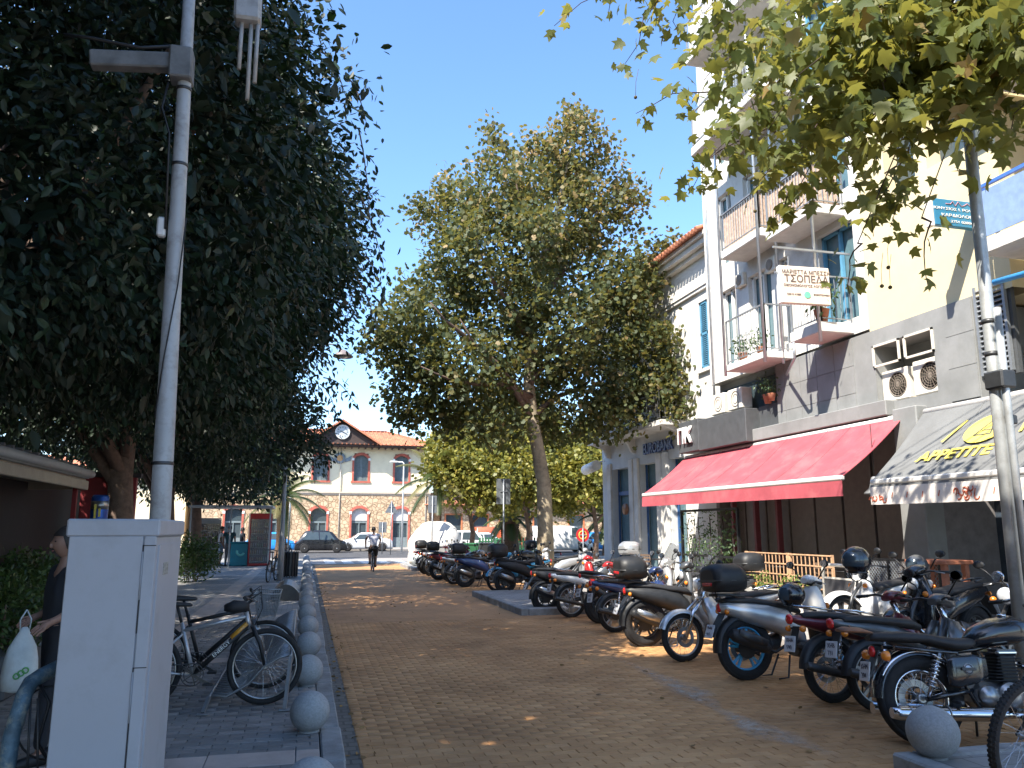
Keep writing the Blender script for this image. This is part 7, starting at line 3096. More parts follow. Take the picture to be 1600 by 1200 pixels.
def person(loc, rz, h, label, top, bottom, J=None, shorts=False, sleeves='short', hair='short', dress=False, shoes=m_bplast, lean=0, extra=None, female=False):
    """standing by default, facing +x locally; J overrides joints (in units of standing height)"""
    t = empty('person', loc, rz, label, 'person')
    sh = .118 if not female else .102
    j = dict(pelvis=(0, 0, .52), waist=(0, 0, .60), chest=(0.005, 0, .72), neck=(0, 0, .84), head=(.012, 0, .925),
             shl=(0, sh, .81), ell=(-.02, sh + .025, .635), wrl=(.06, sh + .02, .49), shr=(0, -sh, .81), elr=(-.02, -sh - .025, .635), wrr=(.06, -sh - .02, .49),
             hil=(0, .052, .50), knl=(.02, .058, .275), anl=(-.01, .06, .045), hir=(0, -.052, .50), knr=(.02, -.058, .275), anr=(-.01, -.06, .045))
    if J:
        j.update(J)
    g_ = {k: Vector(v) * h for k, v in j.items()}

    def P(k, r):
        p = g_[k]
        return (p.x, p.y, p.z, r * h)

    def Q(a, b_, t_, r):
        p = g_[a].lerp(g_[b_], t_)
        return (p.x, p.y, p.z, r * h)
    ch = [[P('pelvis', .068), P('waist', .062), P('chest', .074), P('neck', .03), (g_['head'].x - .01 * h, g_['head'].y, g_['head'].z - .05 * h, .03 * h)]]
    for s_ in 'lr':
        ch.append([P('chest', .074), P('sh' + s_, .032), Q('sh' + s_, 'el' + s_, .5, .027), P('el' + s_, .022), Q('el' + s_, 'wr' + s_, .5, .02), P('wr' + s_, .014)])
        ch.append([P('pelvis', .068), P('hi' + s_, .052), Q('hi' + s_, 'kn' + s_, .5, .044), P('kn' + s_, .032), Q('kn' + s_, 'an' + s_, .4, .031), P('an' + s_, .018)])
        an = g_['an' + s_]
        fd = Vector((1, 0, 0))
        ch.append([P('an' + s_, .018), (an.x + .05 * h, an.y, an.z - .022 * h, .018 * h), (an.x + .1 * h, an.y, an.z - .03 * h, .014 * h)])
        # hand with palm, four fingers and thumb
        w_ = g_['wr' + s_]
        d = (w_ - g_['el' + s_]).normalized()
        sd_ = Vector((1, 0, 0)) - d * d.x
        if sd_.length < .3:
            sd_ = Vector((0, 0, 1)) - d * d.z
        sd_.normalize()
        nn = d.cross(sd_)
        palm = w_ + d * .035 * h
        ch.append([P('wr' + s_, .014), (palm.x, palm.y, palm.z, .016 * h)])
        for i, (o_, ln) in enumerate(((-.016, .036), (-.005, .043), (.006, .042), (.016, .034))):
            a = palm + sd_ * o_ * h * .6
            b_ = palm + d * .016 * h + sd_ * o_ * h
            c = b_ + d * ln * .5 * h + nn * .004 * h
            e_ = c + d * ln * .45 * h + nn * .010 * h
            ch.append([(palm.x, palm.y, palm.z, .016 * h), (b_.x, b_.y, b_.z, .0058 * h), (c.x, c.y, c.z, .0052 * h), (e_.x, e_.y, e_.z, .0042 * h)])
        b_ = w_ + d * .02 * h + sd_ * .022 * h
        c = b_ + d * .022 * h + sd_ * .01 * h
        ch.append([P('wr' + s_, .014), (b_.x, b_.y, b_.z, .0068 * h), (c.x, c.y, c.z, .005 * h)])
    skinned('body', ch, m_skin, t, 2)
    # head
    hd = g_['head']
    q = MB()
    n, k_ = 18, 14
    V = []
    for i in range(k_ + 1):
        th = math.pi * i / k_
        for jj in range(n):
            ph = 2 * math.pi * jj / n
            x, y, z = math.sin(th) * math.cos(ph), math.sin(th) * math.sin(ph), math.cos(th)
            sx_ = .056 if x > 0 else .060
            taper = 1 - .28 * max(0, -z) ** 1.3
            front = 1.0
            xx, yy, zz = x * sx_ * taper * h, y * .046 * taper * h, z * .070 * h
            if x > .3 and abs(y) < .25 and -.35 < z < .1:
                xx += .010 * h * (1 - abs(y) / .25)
            if x > .5 and .02 < z < .25 and .2 < abs(y) < .6:
                xx -= .004 * h
            V.append((hd.x + xx, hd.y + yy, hd.z + zz))
    q.add(V, [(i * n + jj, (i + 1) * n + jj, (i + 1) * n + (jj + 1) % n, i * n + (jj + 1) % n) for i in range(k_) for jj in range(n)], True)
    for s_ in (-1, 1):
        q.sphere((hd.x - .004 * h, hd.y + s_ * .047 * h, hd.z), .014 * h, 8, 6, (.7, .35, 1.1))
    q.sphere((hd.x + .058 * h, hd.y, hd.z - .012 * h), .010 * h, 8, 6, (1, .7, 1.3))
    hed = q.build('head', m_skin, t)
    q = MB()
    for s_ in (-1, 1):
        q.sphere((hd.x + .050 * h, hd.y + s_ * .018 * h, hd.z + .006 * h), .006 * h, 8, 6, (.6, 1.2, .7))
    q.build('eyes', m_hair, hed)
    q = MB()
    q.sphere((hd.x + .052 * h, hd.y, hd.z - .036 * h), .012 * h, 10, 6, (.4, 1, .28))
    q.build('mouth', mat('lips', (0.35, 0.13, 0.11), .5), hed)
    q = MB()
    V, F = [], []
    for i in range(9):
        th = math.pi * (.62 if hair == 'long' else .52) * i / 8
        for jj in range(n):
            ph = 2 * math.pi * jj / n
            x, y, z = math.sin(th) * math.cos(ph), math.sin(th) * math.sin(ph), math.cos(th)
            if x > .25 and z < .42:
                z = .42 + (z - .42) * .05
                kk = math.sqrt(max(0, 1 - z * z)) / max(1e-3, math.hypot(x, y))
                x, y = x * kk, y * kk
            V.append((hd.x + x * .064 * h - .003 * h, hd.y + y * .052 * h, hd.z + z * .076 * h))
    q.add(V, [(i * n + jj, (i + 1) * n + jj, (i + 1) * n + (jj + 1) % n, i * n + (jj + 1) % n) for i in range(8) for jj in range(n)], True)
    if hair == 'long':
        q.tube([(hd.x - .05 * h, hd.y, hd.z + .02 * h), (hd.x - .066 * h, hd.y, hd.z - .04 * h), (hd.x - .062 * h, hd.y, hd.z - .10 * h)], [.035 * h, .03 * h, .012 * h], 10)
    q.build('hair', m_hair, hed)
    # clothes follow the body, slightly larger
    tc_ = [[P('pelvis', .088), P('waist', .080), P('chest', .090), Q('chest', 'neck', .75, .05)]]
    for s_ in 'lr':
        e_ = .55 if sleeves == 'short' else (.15 if sleeves == 'none' else 1.0)
        c = [P('chest', .090), P('sh' + s_, .044), Q('sh' + s_, 'el' + s_, e_ * .5, .040)]
        c.append(Q('sh' + s_, 'el' + s_, min(e_, .98), .034))
        if sleeves == 'long':
            c += [P('el' + s_, .027), Q('el' + s_, 'wr' + s_, .9, .021)]
        tc_.append(c)
    skinned('shirt', tc_, top, t, 2)
    tb_ = [[P('pelvis', .082), P('waist', .071)]]
    for s_ in 'lr':
        c = [P('pelvis', .082), P('hi' + s_, .064), Q('hi' + s_, 'kn' + s_, .5, .056)]
        if shorts:
            c.append(Q('hi' + s_, 'kn' + s_, .92, .046))
        else:
            c += [P('kn' + s_, .039), Q('kn' + s_, 'an' + s_, .5, .034), Q('kn' + s_, 'an' + s_, .95, .030)]
        tb_.append(c)
    skinned('shorts' if shorts else 'trousers', tb_, bottom, t, 2)
    for s_ in 'lr':
        an = g_['an' + s_]
        q = MB()
        q.body([(an.x - .035 * h, an.z - .022 * h, .017 * h, .02 * h), (an.x - .02 * h, an.z - .018 * h, .023 * h, .028 * h), (an.x + .03 * h, an.z - .022 * h, .024 * h, .024 * h), (an.x + .09 * h, an.z - .03 * h, .026 * h, .016 * h), (an.x + .12 * h, an.z - .034 * h, .016 * h, .011 * h)], 12)
        q.v = [(a, b_ + an.y, max(c, an.z - .045 * h)) for a, b_, c in q.v]
        q.build('shoe', shoes, t)
    return t


m_lgrey = mat('pale_grey_cloth', (0.50, 0.50, 0.56), .85, var=.06)
m_dkcloth = mat('dark_cloth', (0.022, 0.024, 0.03), .85, var=.15)
m_whcl = mat('white_cloth', (0.66, 0.66, 0.68), .85, var=.05)
m_jean = mat('pale_blue_denim', (0.22, 0.30, 0.44), .85, var=.1)
m_teal = mat('dark_teal_cloth', (0.025, 0.09, 0.11), .85, var=.1)
m_gtr = mat('grey_trousers_cloth', (0.14, 0.14, 0.15), .85, var=.1)
# cyclist riding away
cp = atZ(583, 893, 0)
cyc = bicycle((cp.x, cp.y - .1, 0), 90, 'bicycle ridden away down the street by the man in the pale shirt', m_bplast, m_bplast, lean=0)
H = 1.78
person((cp.x, cp.y - .1, 0), R(90), H, 'man in pale grey T-shirt and dark shorts riding a bicycle away down the street', m_lgrey, m_dkcloth, shorts=True,
       J=dict(pelvis=(.13, 0, .545), waist=(.145, 0, .615), chest=(.19, 0, .735), neck=(.235, 0, .845), head=(.265, 0, .93),
              shl=(.22, .118, .82), ell=(.33, .17, .70), wrl=(.475, .155, .56), shr=(.22, -.118, .82), elr=(.33, -.17, .70), wrr=(.475, -.155, .56),
              hil=(.14, .055, .53), knl=(.33, .075, .40), anl=(.235, .07, .20), hir=(.14, -.055, .53), knr=(.36, -.075, .33), anr=(.305, -.07, .125)))
# woman behind the cabinet
wp = (-1.66, 6.45, PAVE_L)
person(wp, R(-150), 1.60, 'woman in dark clothes with bare forearms, half hidden by the grey cabinet', m_dkcloth, m_dkcloth, sleeves='short', hair='long', female=True,
       J=dict(ell=(-.03, .15, .65), wrl=(.10, .22, .60), elr=(-.02, -.13, .64), wrr=(.09, -.06, .60), knl=(.04, .05, .275), anl=(.05, .055, .045), knr=(.0, -.05, .275), anr=(-.07, -.055, .05)))
m_bag = mat('white_plastic_bag', (0.55, 0.60, 0.60), .45, var=.1, scale=8, bump=.4, bscale=12)
bg_ = empty('shopping_bag', (-1.80, 6.15, .72), R(20), 'white plastic shopping bag with green print held beside the woman', 'bag')
q = MB()
rings = []
for z_, w_, d_ in ((-.16, .06, .03), (-.14, .12, .06), (-.02, .13, .08), (.1, .12, .07), (.2, .1, .04), (.3, .05, .015), (.36, .02, .01)):
    rings.append([(w_ * math.cos(2 * math.pi * k / 14) * (1 + .08 * math.sin(3 * k)), d_ * math.sin(2 * math.pi * k / 14), z_) for k in range(14)])
q.loft(rings)
q.build('sack', m_bag, bg_)
bg_.scale = (.8, .8, .8)
q = MB()
for s_ in (-1, 1):
    q.tube([(s_ * .03, 0, .3), (s_ * .04, 0, .42), (0, 0, .5)], .006, 5)
q.build('handle', m_bag, bg_)
q = MB()
for k in range(3):
    q.torus((-.03 + .03 * k, -.085, -.02 + .02 * k), .022, .006, (0, 1, 0), 12, 4)
q.build('print_mark', mat('green_print', (0.1, 0.35, 0.1), .6), bg_)
# people by the coolers
pa = atZ(343, 884, PAVE_L)
person((pa.x, pa.y, PAVE_L), R(10), 1.74, 'man in white shirt and pale blue shorts standing on the left pavement', m_whcl, m_jean, shorts=True)
pb = atZ(348, 880, PAVE_L)
person((pb.x + .75, pb.y + 1.2, PAVE_L), R(200), 1.70, 'person in dark top and shorts between the two standing men', m_dkcloth, m_dkcloth, shorts=True)
pc = atZ(357, 884, PAVE_L)
person((pc.x, pc.y - .4, PAVE_L), R(80), 1.78, 'man in dark teal T-shirt and grey trousers seen from behind near the coolers', m_teal, m_gtr)
q = MB()
q.torus((0, 0, 1.02), .135, .02, (0, 0, 1), 20, 6)
wb_ = q.build('waist_strap', m_dkcloth, None, (pa.x, pa.y, PAVE_L))
tag(wb_, 'thin dark strap around the waist of the man in the white shirt', 'belt')

# ================================================================ LEFT PAVEMENT FURNITURE
# row of stone spheres at the kerb
m_sph = mat('grey_granite', (0.30, 0.31, 0.315), 0.7, var=0.12, scale=60, bump=.25, bscale=120, col2=(0.2, 0.2, 0.2), var2=.5, scale2=7)


def ball(x, y, z, label, group, r=.155):
    t = empty('stone_bollard', (x, y, z), random.uniform(0, 6), label, 'bollard', group)
    q = MB()
    n, m_ = 36, 22
    q.sphere((0, 0, r * .97), r, n, m_)
    q.build('sphere', m_sph, t)
    q = MB()
    q.lathe([(.085, -.01), (.08, .012), (.06, .018)], 20)
    q.build('base_ring', m_kerb, t)
    return t


names_ = 'x nearest second third fourth fifth sixth seventh eighth ninth tenth eleventh twelfth thirteenth fourteenth fifteenth sixteenth seventeenth eighteenth nineteenth last'.split()
src = None
for k in range(21):
    y = 4.9 + 1.93 * k
    if k == 0:
        lab = 'grey stone ball at the kerb cut off by the bottom picture edge'
    else:
        lab = 'grey stone ball, %s whole one in the kerb row counting from the camera' % names_[k]
    if src is None:
        src = ball(.09, y, PAVE_L, lab, 'grey stone balls along the kerb')
    else:
        c = copy_tree(src)
        c.location = (.09 + random.uniform(-.01, .01), y, PAVE_L)
        c.rotation_euler = (0, 0, random.uniform(0, 6))
        c['label'] = lab
rs = ball(4.24, 4.86, .118, 'grey stone ball on the island at the lower right before the retro motorcycle', 'grey stone balls on islands', r=.17)

# grey utility cabinet
m_cab = mat('cabinet_grey_paint', (0.37, 0.39, 0.43), 0.5, var=0.03, scale=2, bump=.06, bscale=30, col2=(0.25, 0.25, 0.25), var2=.4, scale2=2.2)
cb = empty('utility_cabinet', (-.872, 4.1, PAVE_L), 0, 'tall pale grey metal utility cabinet in the left foreground', 'cabinet')
CW, CD, CH = .39, .78, 1.62
q = MB()
q.rbox((0, CD / 2, CH / 2 - .04), (CW - .012, CD - .012, CH - .08), .006)
q.build('casing', m_cab, cb)
q = MB()
q.rbox((0, CD / 2, CH - .04), (CW + .012, CD + .012, .082), .008)
q.build('lid', m_cab, cb)
q = MB()
q.rbox((-.026, .0, .82), (CW - .075, .010, 1.44), .002)
dr = q.build('door', m_cab, cb)
q = MB()
q.rbox((CW / 2 - .032, .0, .82), (.05, .010, 1.44), .002)
q.build('hinge_strip', m_cab, cb)
for zz in (.25, .82, 1.36):
    q = MB()
    q.tube([(CW / 2 - .06, -.008, zz - .11), (CW / 2 - .06, -.008, zz + .11)], .003, 6)
    q.build('hinge', m_cab, cb)
for (xa, za, xb, zb_) in ((CW / 2 - .062, 1.1, CW / 2 - .058, 1.5), (CW / 2 - .062, .45, CW / 2 - .058, .95), (CW / 2 - .062, 1.496, CW / 2 - .004, 1.5), (CW / 2 - .062, .946, CW / 2 - .004, .95), (-CW / 2 + .01, .3, CW / 2 - .01, .304)):
    q = MB()
    q.box(xa, -.0075, za, xb, -.0035, zb_)
    q.build('seam', m_bplast, cb)
q = MB()
q.box(-CW / 2 - .02, -.02, 0, CW / 2 + .02, CD + .02, .05)
q.build('plinth', m_kerb, cb)
q = MB()
q.box(CW / 2 + .0005, .2, 1.35, CW / 2 + .003, .34, 1.41)
q.build('faded_sticker', mat('faded_sticker', (0.33, 0.33, 0.30), .7, var=.4, scale=60), cb)
q = MB()
q.box(CW / 2 - .0075, .06, .1, CW / 2 + .001, .72, 1.5)
q.build('side_panel', m_cab, cb)

# the pole behind it
m_pole = mat('grey_painted_pole', (0.42, 0.43, 0.44), .5, .1, var=.08, scale=3, bump=.1, col2=(.22, .2, .19), var2=.6, scale2=9)
pl = empty('utility_pole', (-.885, 5.6, PAVE_L), 0, 'tall grey metal pole with bracket and cable bands behind the cabinet', 'pole')
pl.rotation_euler = (0, R(-1.3), 0)
q = MB()
q.tube([(0, 0, -.05), (0, 0, 2.0), (0, 0, 4.2), (0, 0, 6.6)], [.070, .064, .050, .034], 20)
q.build('shaft', m_pole, pl)
q = MB()
q.beam((-.09, 0, 4.88), (-.62, .0, 4.83), .1, .12, ch=.01)
q.rbox((-.02, -.02, 4.85), (.15, .16, .24), .01)
q.build('bracket', mat('dull_bracket_grey', (0.16, 0.17, 0.18), .6, var=.2, scale=8), pl)
q = MB()
q.tube([(-.1, -.03, 4.99), (-.3, -.03, 4.95), (-.62, -.03, 4.98), (-.8, 0, 5.0)], .012, 6)
q.tube([(-.1, -.04, 4.7), (-.13, -.05, 4.5), (-.07, -.06, 4.3), (-.06, -.06, 3.6)], .008, 6)
pts = [(.075 * math.cos(a), .075 * math.sin(a), 4.6 - a * .18) for a in np.linspace(-2.5, -.6, 9)]
q.tube([(.066, -.03, 3.7), (.04, -.066, 3.2), (-.02, -.072, 2.7), (-.06, -.05, 2.3)], .005, 5)
q.build('cable', m_bplast, pl)
for zz in (4.97, 4.68, 4.1, 2.0):
    q = MB()
    rr = .071 - (zz / 6.6) * .034 + .003
    q.lathe([(rr, -.012), (rr + .003, -.01), (rr + .003, .01), (rr, .012)], 20, (0, 0, zz))
    q.build('band', m_dalu, pl)
q = MB()
q.rbox((-.09, -.03, 3.62), (.055, .06, .14), .012)
q.build('junction_box', m_whp, pl)
q = MB()
q.rbox((.38, .35, 5.75), (.2, .16, .5), .02)
ant = q.build('antenna_box', m_pole, pl)
for dx, z1_, z2_ in ((.33, 5.1, 5.6), (.40, 4.85, 5.6), (.45, 5.0, 5.6)):
    q = MB()
    q.tube([(dx, .35, z1_), (dx + .01, .35, z2_)], .016, 8)
    q.build('antenna_rod', m_pole, ant)
q = MB()
q.beam((0, 0, 5.9), (.38, .3, 5.85), .04)
q.build('bracket', m_pole, pl)

# bent blue grey barrier with locks at the lower left corner
m_chip = mat('chipped_blue_paint', (0.10, 0.17, 0.22), .55, .2, var=.25, scale=14, bump=.4, bscale=40, col2=(0.42, 0.42, 0.34), var2=.9, scale2=12)
br_ = empty('cycle_barrier', (0, 0, 0), 0, 'chipped blue grey tube barrier with hanging lock cables at the lower left', 'barrier')
a0, a1, a2_, a3, a4 = atZ(5, 1260, PAVE_L), atY(18, 1150, 4.35), atY(38, 1085, 4.4), atY(64, 1056, 4.5), atY(112, 1032, 4.7)
q = MB()
q.tube([(a1.x - .02, a1.y, PAVE_L - .02), a1, a1.lerp(a2_, .6), a2_, a2_.lerp(a3, .5) + Vector((-.01, 0, .012)), a3, a4, (a4.x + .12, a4.y + .25, a4.z - .02), (a4.x + .17, a4.y + .35, a4.z - .12), (a4.x + .17, a4.y + .37, PAVE_L - .02)], .036, 14)
q.build('tube', m_chip, br_)
q = MB()
q.torus((a3.x + .06, a3.y, a3.z - .22), .17, .006, (.3, 1, 0), 24, 5, flat=1)
q.tube([a3 + Vector((0, -.02, -.03)), a3 + Vector((.06, -.04, -.12)), a3 + Vector((.03, -.05, -.3)), a3 + Vector((.1, -.03, -.42))], .008, 6)
q.build('lock_cable', m_bplast, br_)
for w_ in (1, 2):
    q = MB()
    q.tube([a2_ + Vector((.03 * w_, 0, -.02)), a2_ + Vector((.05 * w_, .02, -.5))], .006, 5)
    q.build('wire', m_dalu, br_)

# comb bicycle rack along the kerb
m_rack = mat('grey_rack_tube', (0.26, 0.27, 0.28), .4, .6, var=.12)
rk = empty('bicycle_rack', (-.42, 7.75, PAVE_L), 0, 'long grey tube comb rack for bicycles beside the stone balls', 'bicycle rack')
L_ = 4.3
n = 40
for k in range(n):
    yy = .1 + L_ * k / n
    q = MB()
    q.tube([(-.34, yy, .12), (-.2, yy, .10), (-.02, yy, .2), (.1, yy, .34), (.24, yy, .42), (.34, yy, .44)], .013, 6)
    q.build('bar', m_rack, rk)
q = MB()
q.tube([(-.34, 0, .12), (-.34, L_ + .1, .12)], .014, 6)
q.tube([(.34, 0, .44), (.34, L_ + .1, .44)], .014, 6)
q.build('rail', m_rack, rk)
for yy in (0, L_ * .5, L_ + .1):
    for xx, zt in ((-.34, .12), (.34, .44)):
        q = MB()
        q.beam((xx, yy, zt), (xx - .03, yy - .12, .015), .03)
        q.rbox((xx - .03, yy - .13, .01), (.1, .07, .012), .003)
        q.build('foot', m_rack, rk)

# far lamp post with bin
lpm = mat('thin_lamp_post_grey', (0.34, 0.36, 0.38), .45, .3, var=.08)
lm = empty('street_lamp', (-.72, 26.3, PAVE_L), 0, 'thin grey lamp post with bell shaped lamp hanging over the street on the left', 'street lamp')
q = MB()
q.tube([(0, 0, 0), (0, 0, 1.3), (0, 0, 1.35), (0, 0, 7.4), (.1, 0, 7.62), (.5, 0, 7.75), (1.3, 0, 7.66), (1.62, 0, 7.5)], [.10, .09, .065, .045, .035, .03, .028, .025], 12)
q.build('post', lpm, lm)
q = MB()
q.lathe([(.04, .22), (.10, .2), (.2, .12), (.34, .0), (.33, -.03), (.24, .0), (0, .02)], 22, (1.66, 0, 7.28))
lh = q.build('lamp_shade', mat('lamp_shade_grey', (0.20, 0.17, 0.17), .5, var=.05), lm)
q = MB()
q.sphere((1.66, 0, 7.27), .14, 14, 8, (1.2, 1.2, .5))
q.build('lamp_glass', m_lens, lh)
bn = empty('litter_bin', (-.45, 28.0, PAVE_L), 0, 'slatted dark litter bin behind the thin lamp post', 'bin')
q = MB()
q.lathe([(.2, .05), (.22, .1), (.23, .82), (.21, .84), (.0, .8)], 16)
q.build('liner', m_bplast, bn)
for k in range(16):
    a = k * 2 * math.pi / 16
    q = MB()
    q.beam((.24 * math.cos(a), .24 * math.sin(a), .03), (.25 * math.cos(a), .25 * math.sin(a), .86), .05, .02, up=(math.cos(a), math.sin(a), 0))
    q.build('slat', m_dalu, bn)
# low curved grey cover between rack and far balls
q = MB()
V = []
n = 10
cv = empty('wheel_stop', (-.38, 19.0, PAVE_L), 0, 'low arched dark grey cover beside the stone balls past the rack', 'cover')
q.prism([(-.3, 0)] + [(-.3 + .6 * k / n, .36 * math.sin(math.pi * (.15 + .7 * k / n))) for k in range(n + 1)] + [(.3, 0)], 'y', 0, 2.0)
q.build('cover', m_dalu, cv)

# kiosk on the left
m_kroof = mat('kiosk_cream_fascia', (0.34, 0.31, 0.25), .7, var=.08)
m_kgut = mat('kiosk_grey_gutter', (0.36, 0.40, 0.42), .5, var=.08)
m_kred = mat('dark_red_panel', (0.22, 0.02, 0.025), .6, var=.15)
m_kdark = mat('kiosk_dark_board', (0.03, 0.025, 0.028), .7, var=.2)
kx, ky0, ky1 = -3.35, 6.4, 13.6
kk = empty('kiosk', (-5.2, 10, PAVE_L), 0, 'dark street kiosk with cream fascia and grey gutter under the ficus trees', 'kiosk')
q = MB()
q.rbox((1.86, .0, 2.25), (.06, 7.2, .14), .01)
q.rbox((0, .0, 2.32), (3.7, 7.2, .06), .01)
q.rbox((.2, 3.62, 2.25), (3.3, .06, .14), .01)
q.build('fascia', m_kroof, kk)
q = MB()
q.tube([(1.93, -3.65, 2.42), (1.93, 3.55, 2.42)], .06, 10)
q.rbox((1.85, -.05, 2.42), (.14, 7.2, .14), .02)
q.build('gutter', m_kgut, kk)
q = MB()
for k in range(24):
    q.tube([(-1.9, -3.55 + k * .3, 2.5), (1.85, -3.55 + k * .3, 2.52)], .03, 6)
q.box(-1.9, -3.6, 2.38, 1.85, 3.55, 2.49)
q.build('roof_sheet', mat('roof_sheet', (0.10, 0.10, 0.11), .6, var=.2), kk)
q = MB()
q.box(-1.6, -3.2, 0, 1.05, 7.4, 2.3)
q.build('booth', m_kdark, kk)
q = MB()
for (a, b_) in ((1.052, -2.6), (1.052, -.9), (1.052, .8)):
    q.box(a, b_, .95, a + .02, b_ + 1.4, 1.9)
q.build('window', m_glassd, kk)
for k in range(4):
    q = MB()
    q.box(1.06, -2.9, .3 + k * .14, 1.3, 6.8, .33 + k * .14)
    q.build('counter_shelf', m_kdark, kk)
for yy in (-3.4, 3.45):
    q = MB()
    q.beam((1.75, yy, 0), (1.75, yy, 2.25), .06)
    q.build('post', m_kred, kk)
kp = empty('red_panel', (-3.45, 15.6, PAVE_L), 0, 'dark red upright panel standing past the end of the kiosk', 'panel')
q = MB()
q.rbox((0, 0, 1.3), (.9, .12, 2.4), .01)
q.build('board', m_kred, kp)
q = MB()
q.rbox((0, 0, 2.54), (1.05, .2, .08), .01)
q.build('cap', m_kdark, kp)
# tall blue energy drink can advertisement
ca = atY(155, 800, 13.0)
kc = empty('can_display', (ca.x, 13.0, 1.5), 0, 'tall blue and silver drinks can display at the kiosk corner', 'display')
q = MB()
q.lathe([(.10, 0), (.12, .03), (.12, .62), (.10, .66), (.0, .66)], 20)
q.build('can', mat('can_blue', (0.02, 0.08, 0.34), .3, .5, var=.1), kc)
q = MB()
q.lathe([(.1215, .45), (.1215, .57)], 20)
q.lathe([(.121, .03), (.121, .10)], 20)
q.build('can_band', m_alu, kc)
q = MB()
q.rbox((-.03, -.122, .42), (.03, .004, .2), .001)
q.rbox((.03, -.120, .40), (.03, .004, .12), .001)
q.build('can_print', m_lemon, kc)
q = MB()
q.tube([(0, 0, -1.4), (0, 0, 0)], .03, 8)
q.build('stand', m_bplast, kc)


def cooler(x, y, z, rz, w, h, label, frame, inner, lit=None):
    t = empty('drinks_cooler', (x, y, z), rz, label, 'cooler', 'drinks coolers by the kiosks')
    q = MB()
    q.rbox((0, .3, h / 2), (w, .5, h), .02)
    q.build('cabinet', frame, t)
    q = MB()
    for (a, b_, c, d_) in ((-w / 2, -w / 2 + .05, .05, h - .25), (w / 2 - .05, w / 2, .05, h - .25), (-w / 2, w / 2, h - .25, h - .02), (-w / 2, w / 2, .03, .12)):
        q.box(a, -.02, c, b_, .04, d_)
    q.build('door_frame', frame, t)
    q = MB()
    q.box(-w / 2 + .05, .02, .12, w / 2 - .05, .045, h - .25)
    q.build('interior', inner, t)
    for k in range(6):
        zz = .2 + k * (h - .5) / 6
        q = MB()
        q.box(-w / 2 + .05, -.03, zz, w / 2 - .05, .02, zz + .015)
        s_ = q.build('shelf', m_alu, t)
        for c_ in range(3):
            q = MB()
            for j_ in range(3):
                q.lathe([(.026, 0), (.028, .1), (.012, .16), (.012, .18), (0, .18)], 8, (-w / 2 + .1 + (c_ * 3 + j_) * (w - .2) / 8, -.005, zz + .016))
            q.build('bottle', [mat('bottle_red', (.35, .03, .02), .3), mat('bottle_amber', (.45, .25, .05), .3), mat('bottle_clear', (.4, .45, .5), .2), mat('bottle_green', (.05, .25, .08), .3)][(k + c_) % 4], s_)
    q = MB()
    q.box(-w / 2 + .05, -.045, .12, w / 2 - .05, -.04, h - .25)
    q.build('glass_door', m_screen, t)
    return t


cooler(-3.75, 10.6, PAVE_L, R(78), .75, 1.75, 'glass fronted drinks fridge at the left picture edge under the kiosk roof', m_kgut, mat('fridge_interior', (0.5, 0.52, 0.5), .6))
cc = atZ(404, 886, PAVE_L)
cooler(cc.x - .05, cc.y + 1.0, PAVE_L, R(10), .95, 2.3, 'tall red framed drinks cooler on the left pavement before the station', mat('cooler_red', (0.45, 0.02, 0.025), .4), m_kdark)
cooler(cc.x - 2.3, cc.y + 2.2, PAVE_L, R(5), .9, 2.1, 'grey drinks cooler behind the standing men', m_kgut, m_kdark)
# turquoise ice box
tq = atZ(376, 884, PAVE_L)
tb_ = empty('ice_box', (tq.x, tq.y, PAVE_L), R(5), 'turquoise chest freezer with a pale bag on it beside the red cooler', 'freezer')
q = MB()
q.rbox((0, 0, .5), (.95, .7, .98), .03)
q.build('chest', mat('turquoise_paint', (0.01, 0.30, 0.42), .4, var=.06), tb_)
q = MB()
q.rbox((0, 0, 1.02), (1.0, .75, .07), .02)
q.build('lid', mat('turquoise_lid', (0.01, 0.25, 0.36), .4), tb_)
q = MB()
q.torus((-.05, -.37, .62), .15, .05, (0, 1, 0), 16, 8, .3, 3.6)
q.build('crescent_print', mat('aqua_print', (0.25, 0.8, 0.8), .5), tb_)
# kiosk canopy over the coolers
kc2 = empty('canopy', (cc.x - 1.2, cc.y + .6, PAVE_L), 0, 'pale framed canopy over the people and drinks coolers', 'canopy')
q = MB()
q.rbox((0, 0, 2.55), (3.4, 2.6, .1), .02)
q.build('roof_sheet', m_kgut, kc2)
for xx in (-1.6, -.0, 1.6):
    q = MB()
    q.beam((xx, -1.2, 0), (xx, -1.2, 2.5), .06)
    q.build('post', m_kgut, kc2)
# planter for the hedge
for (x, y, sy, lab) in ((-3.75, 12.6, 3.3, 'long dark planter holding the hedge before the kiosk'), (-2.95, 9.4, 1.5, 'short dark planter holding the hedge beside the woman')):
    q = MB()
    q.rbox((x, y, PAVE_L + (.26 if sy > 2 else .2)), (.8 if sy > 2 else .6, sy, .5 if sy > 2 else .4), .02)
    tag(q.build('planter', m_dkclad), lab, 'planter')

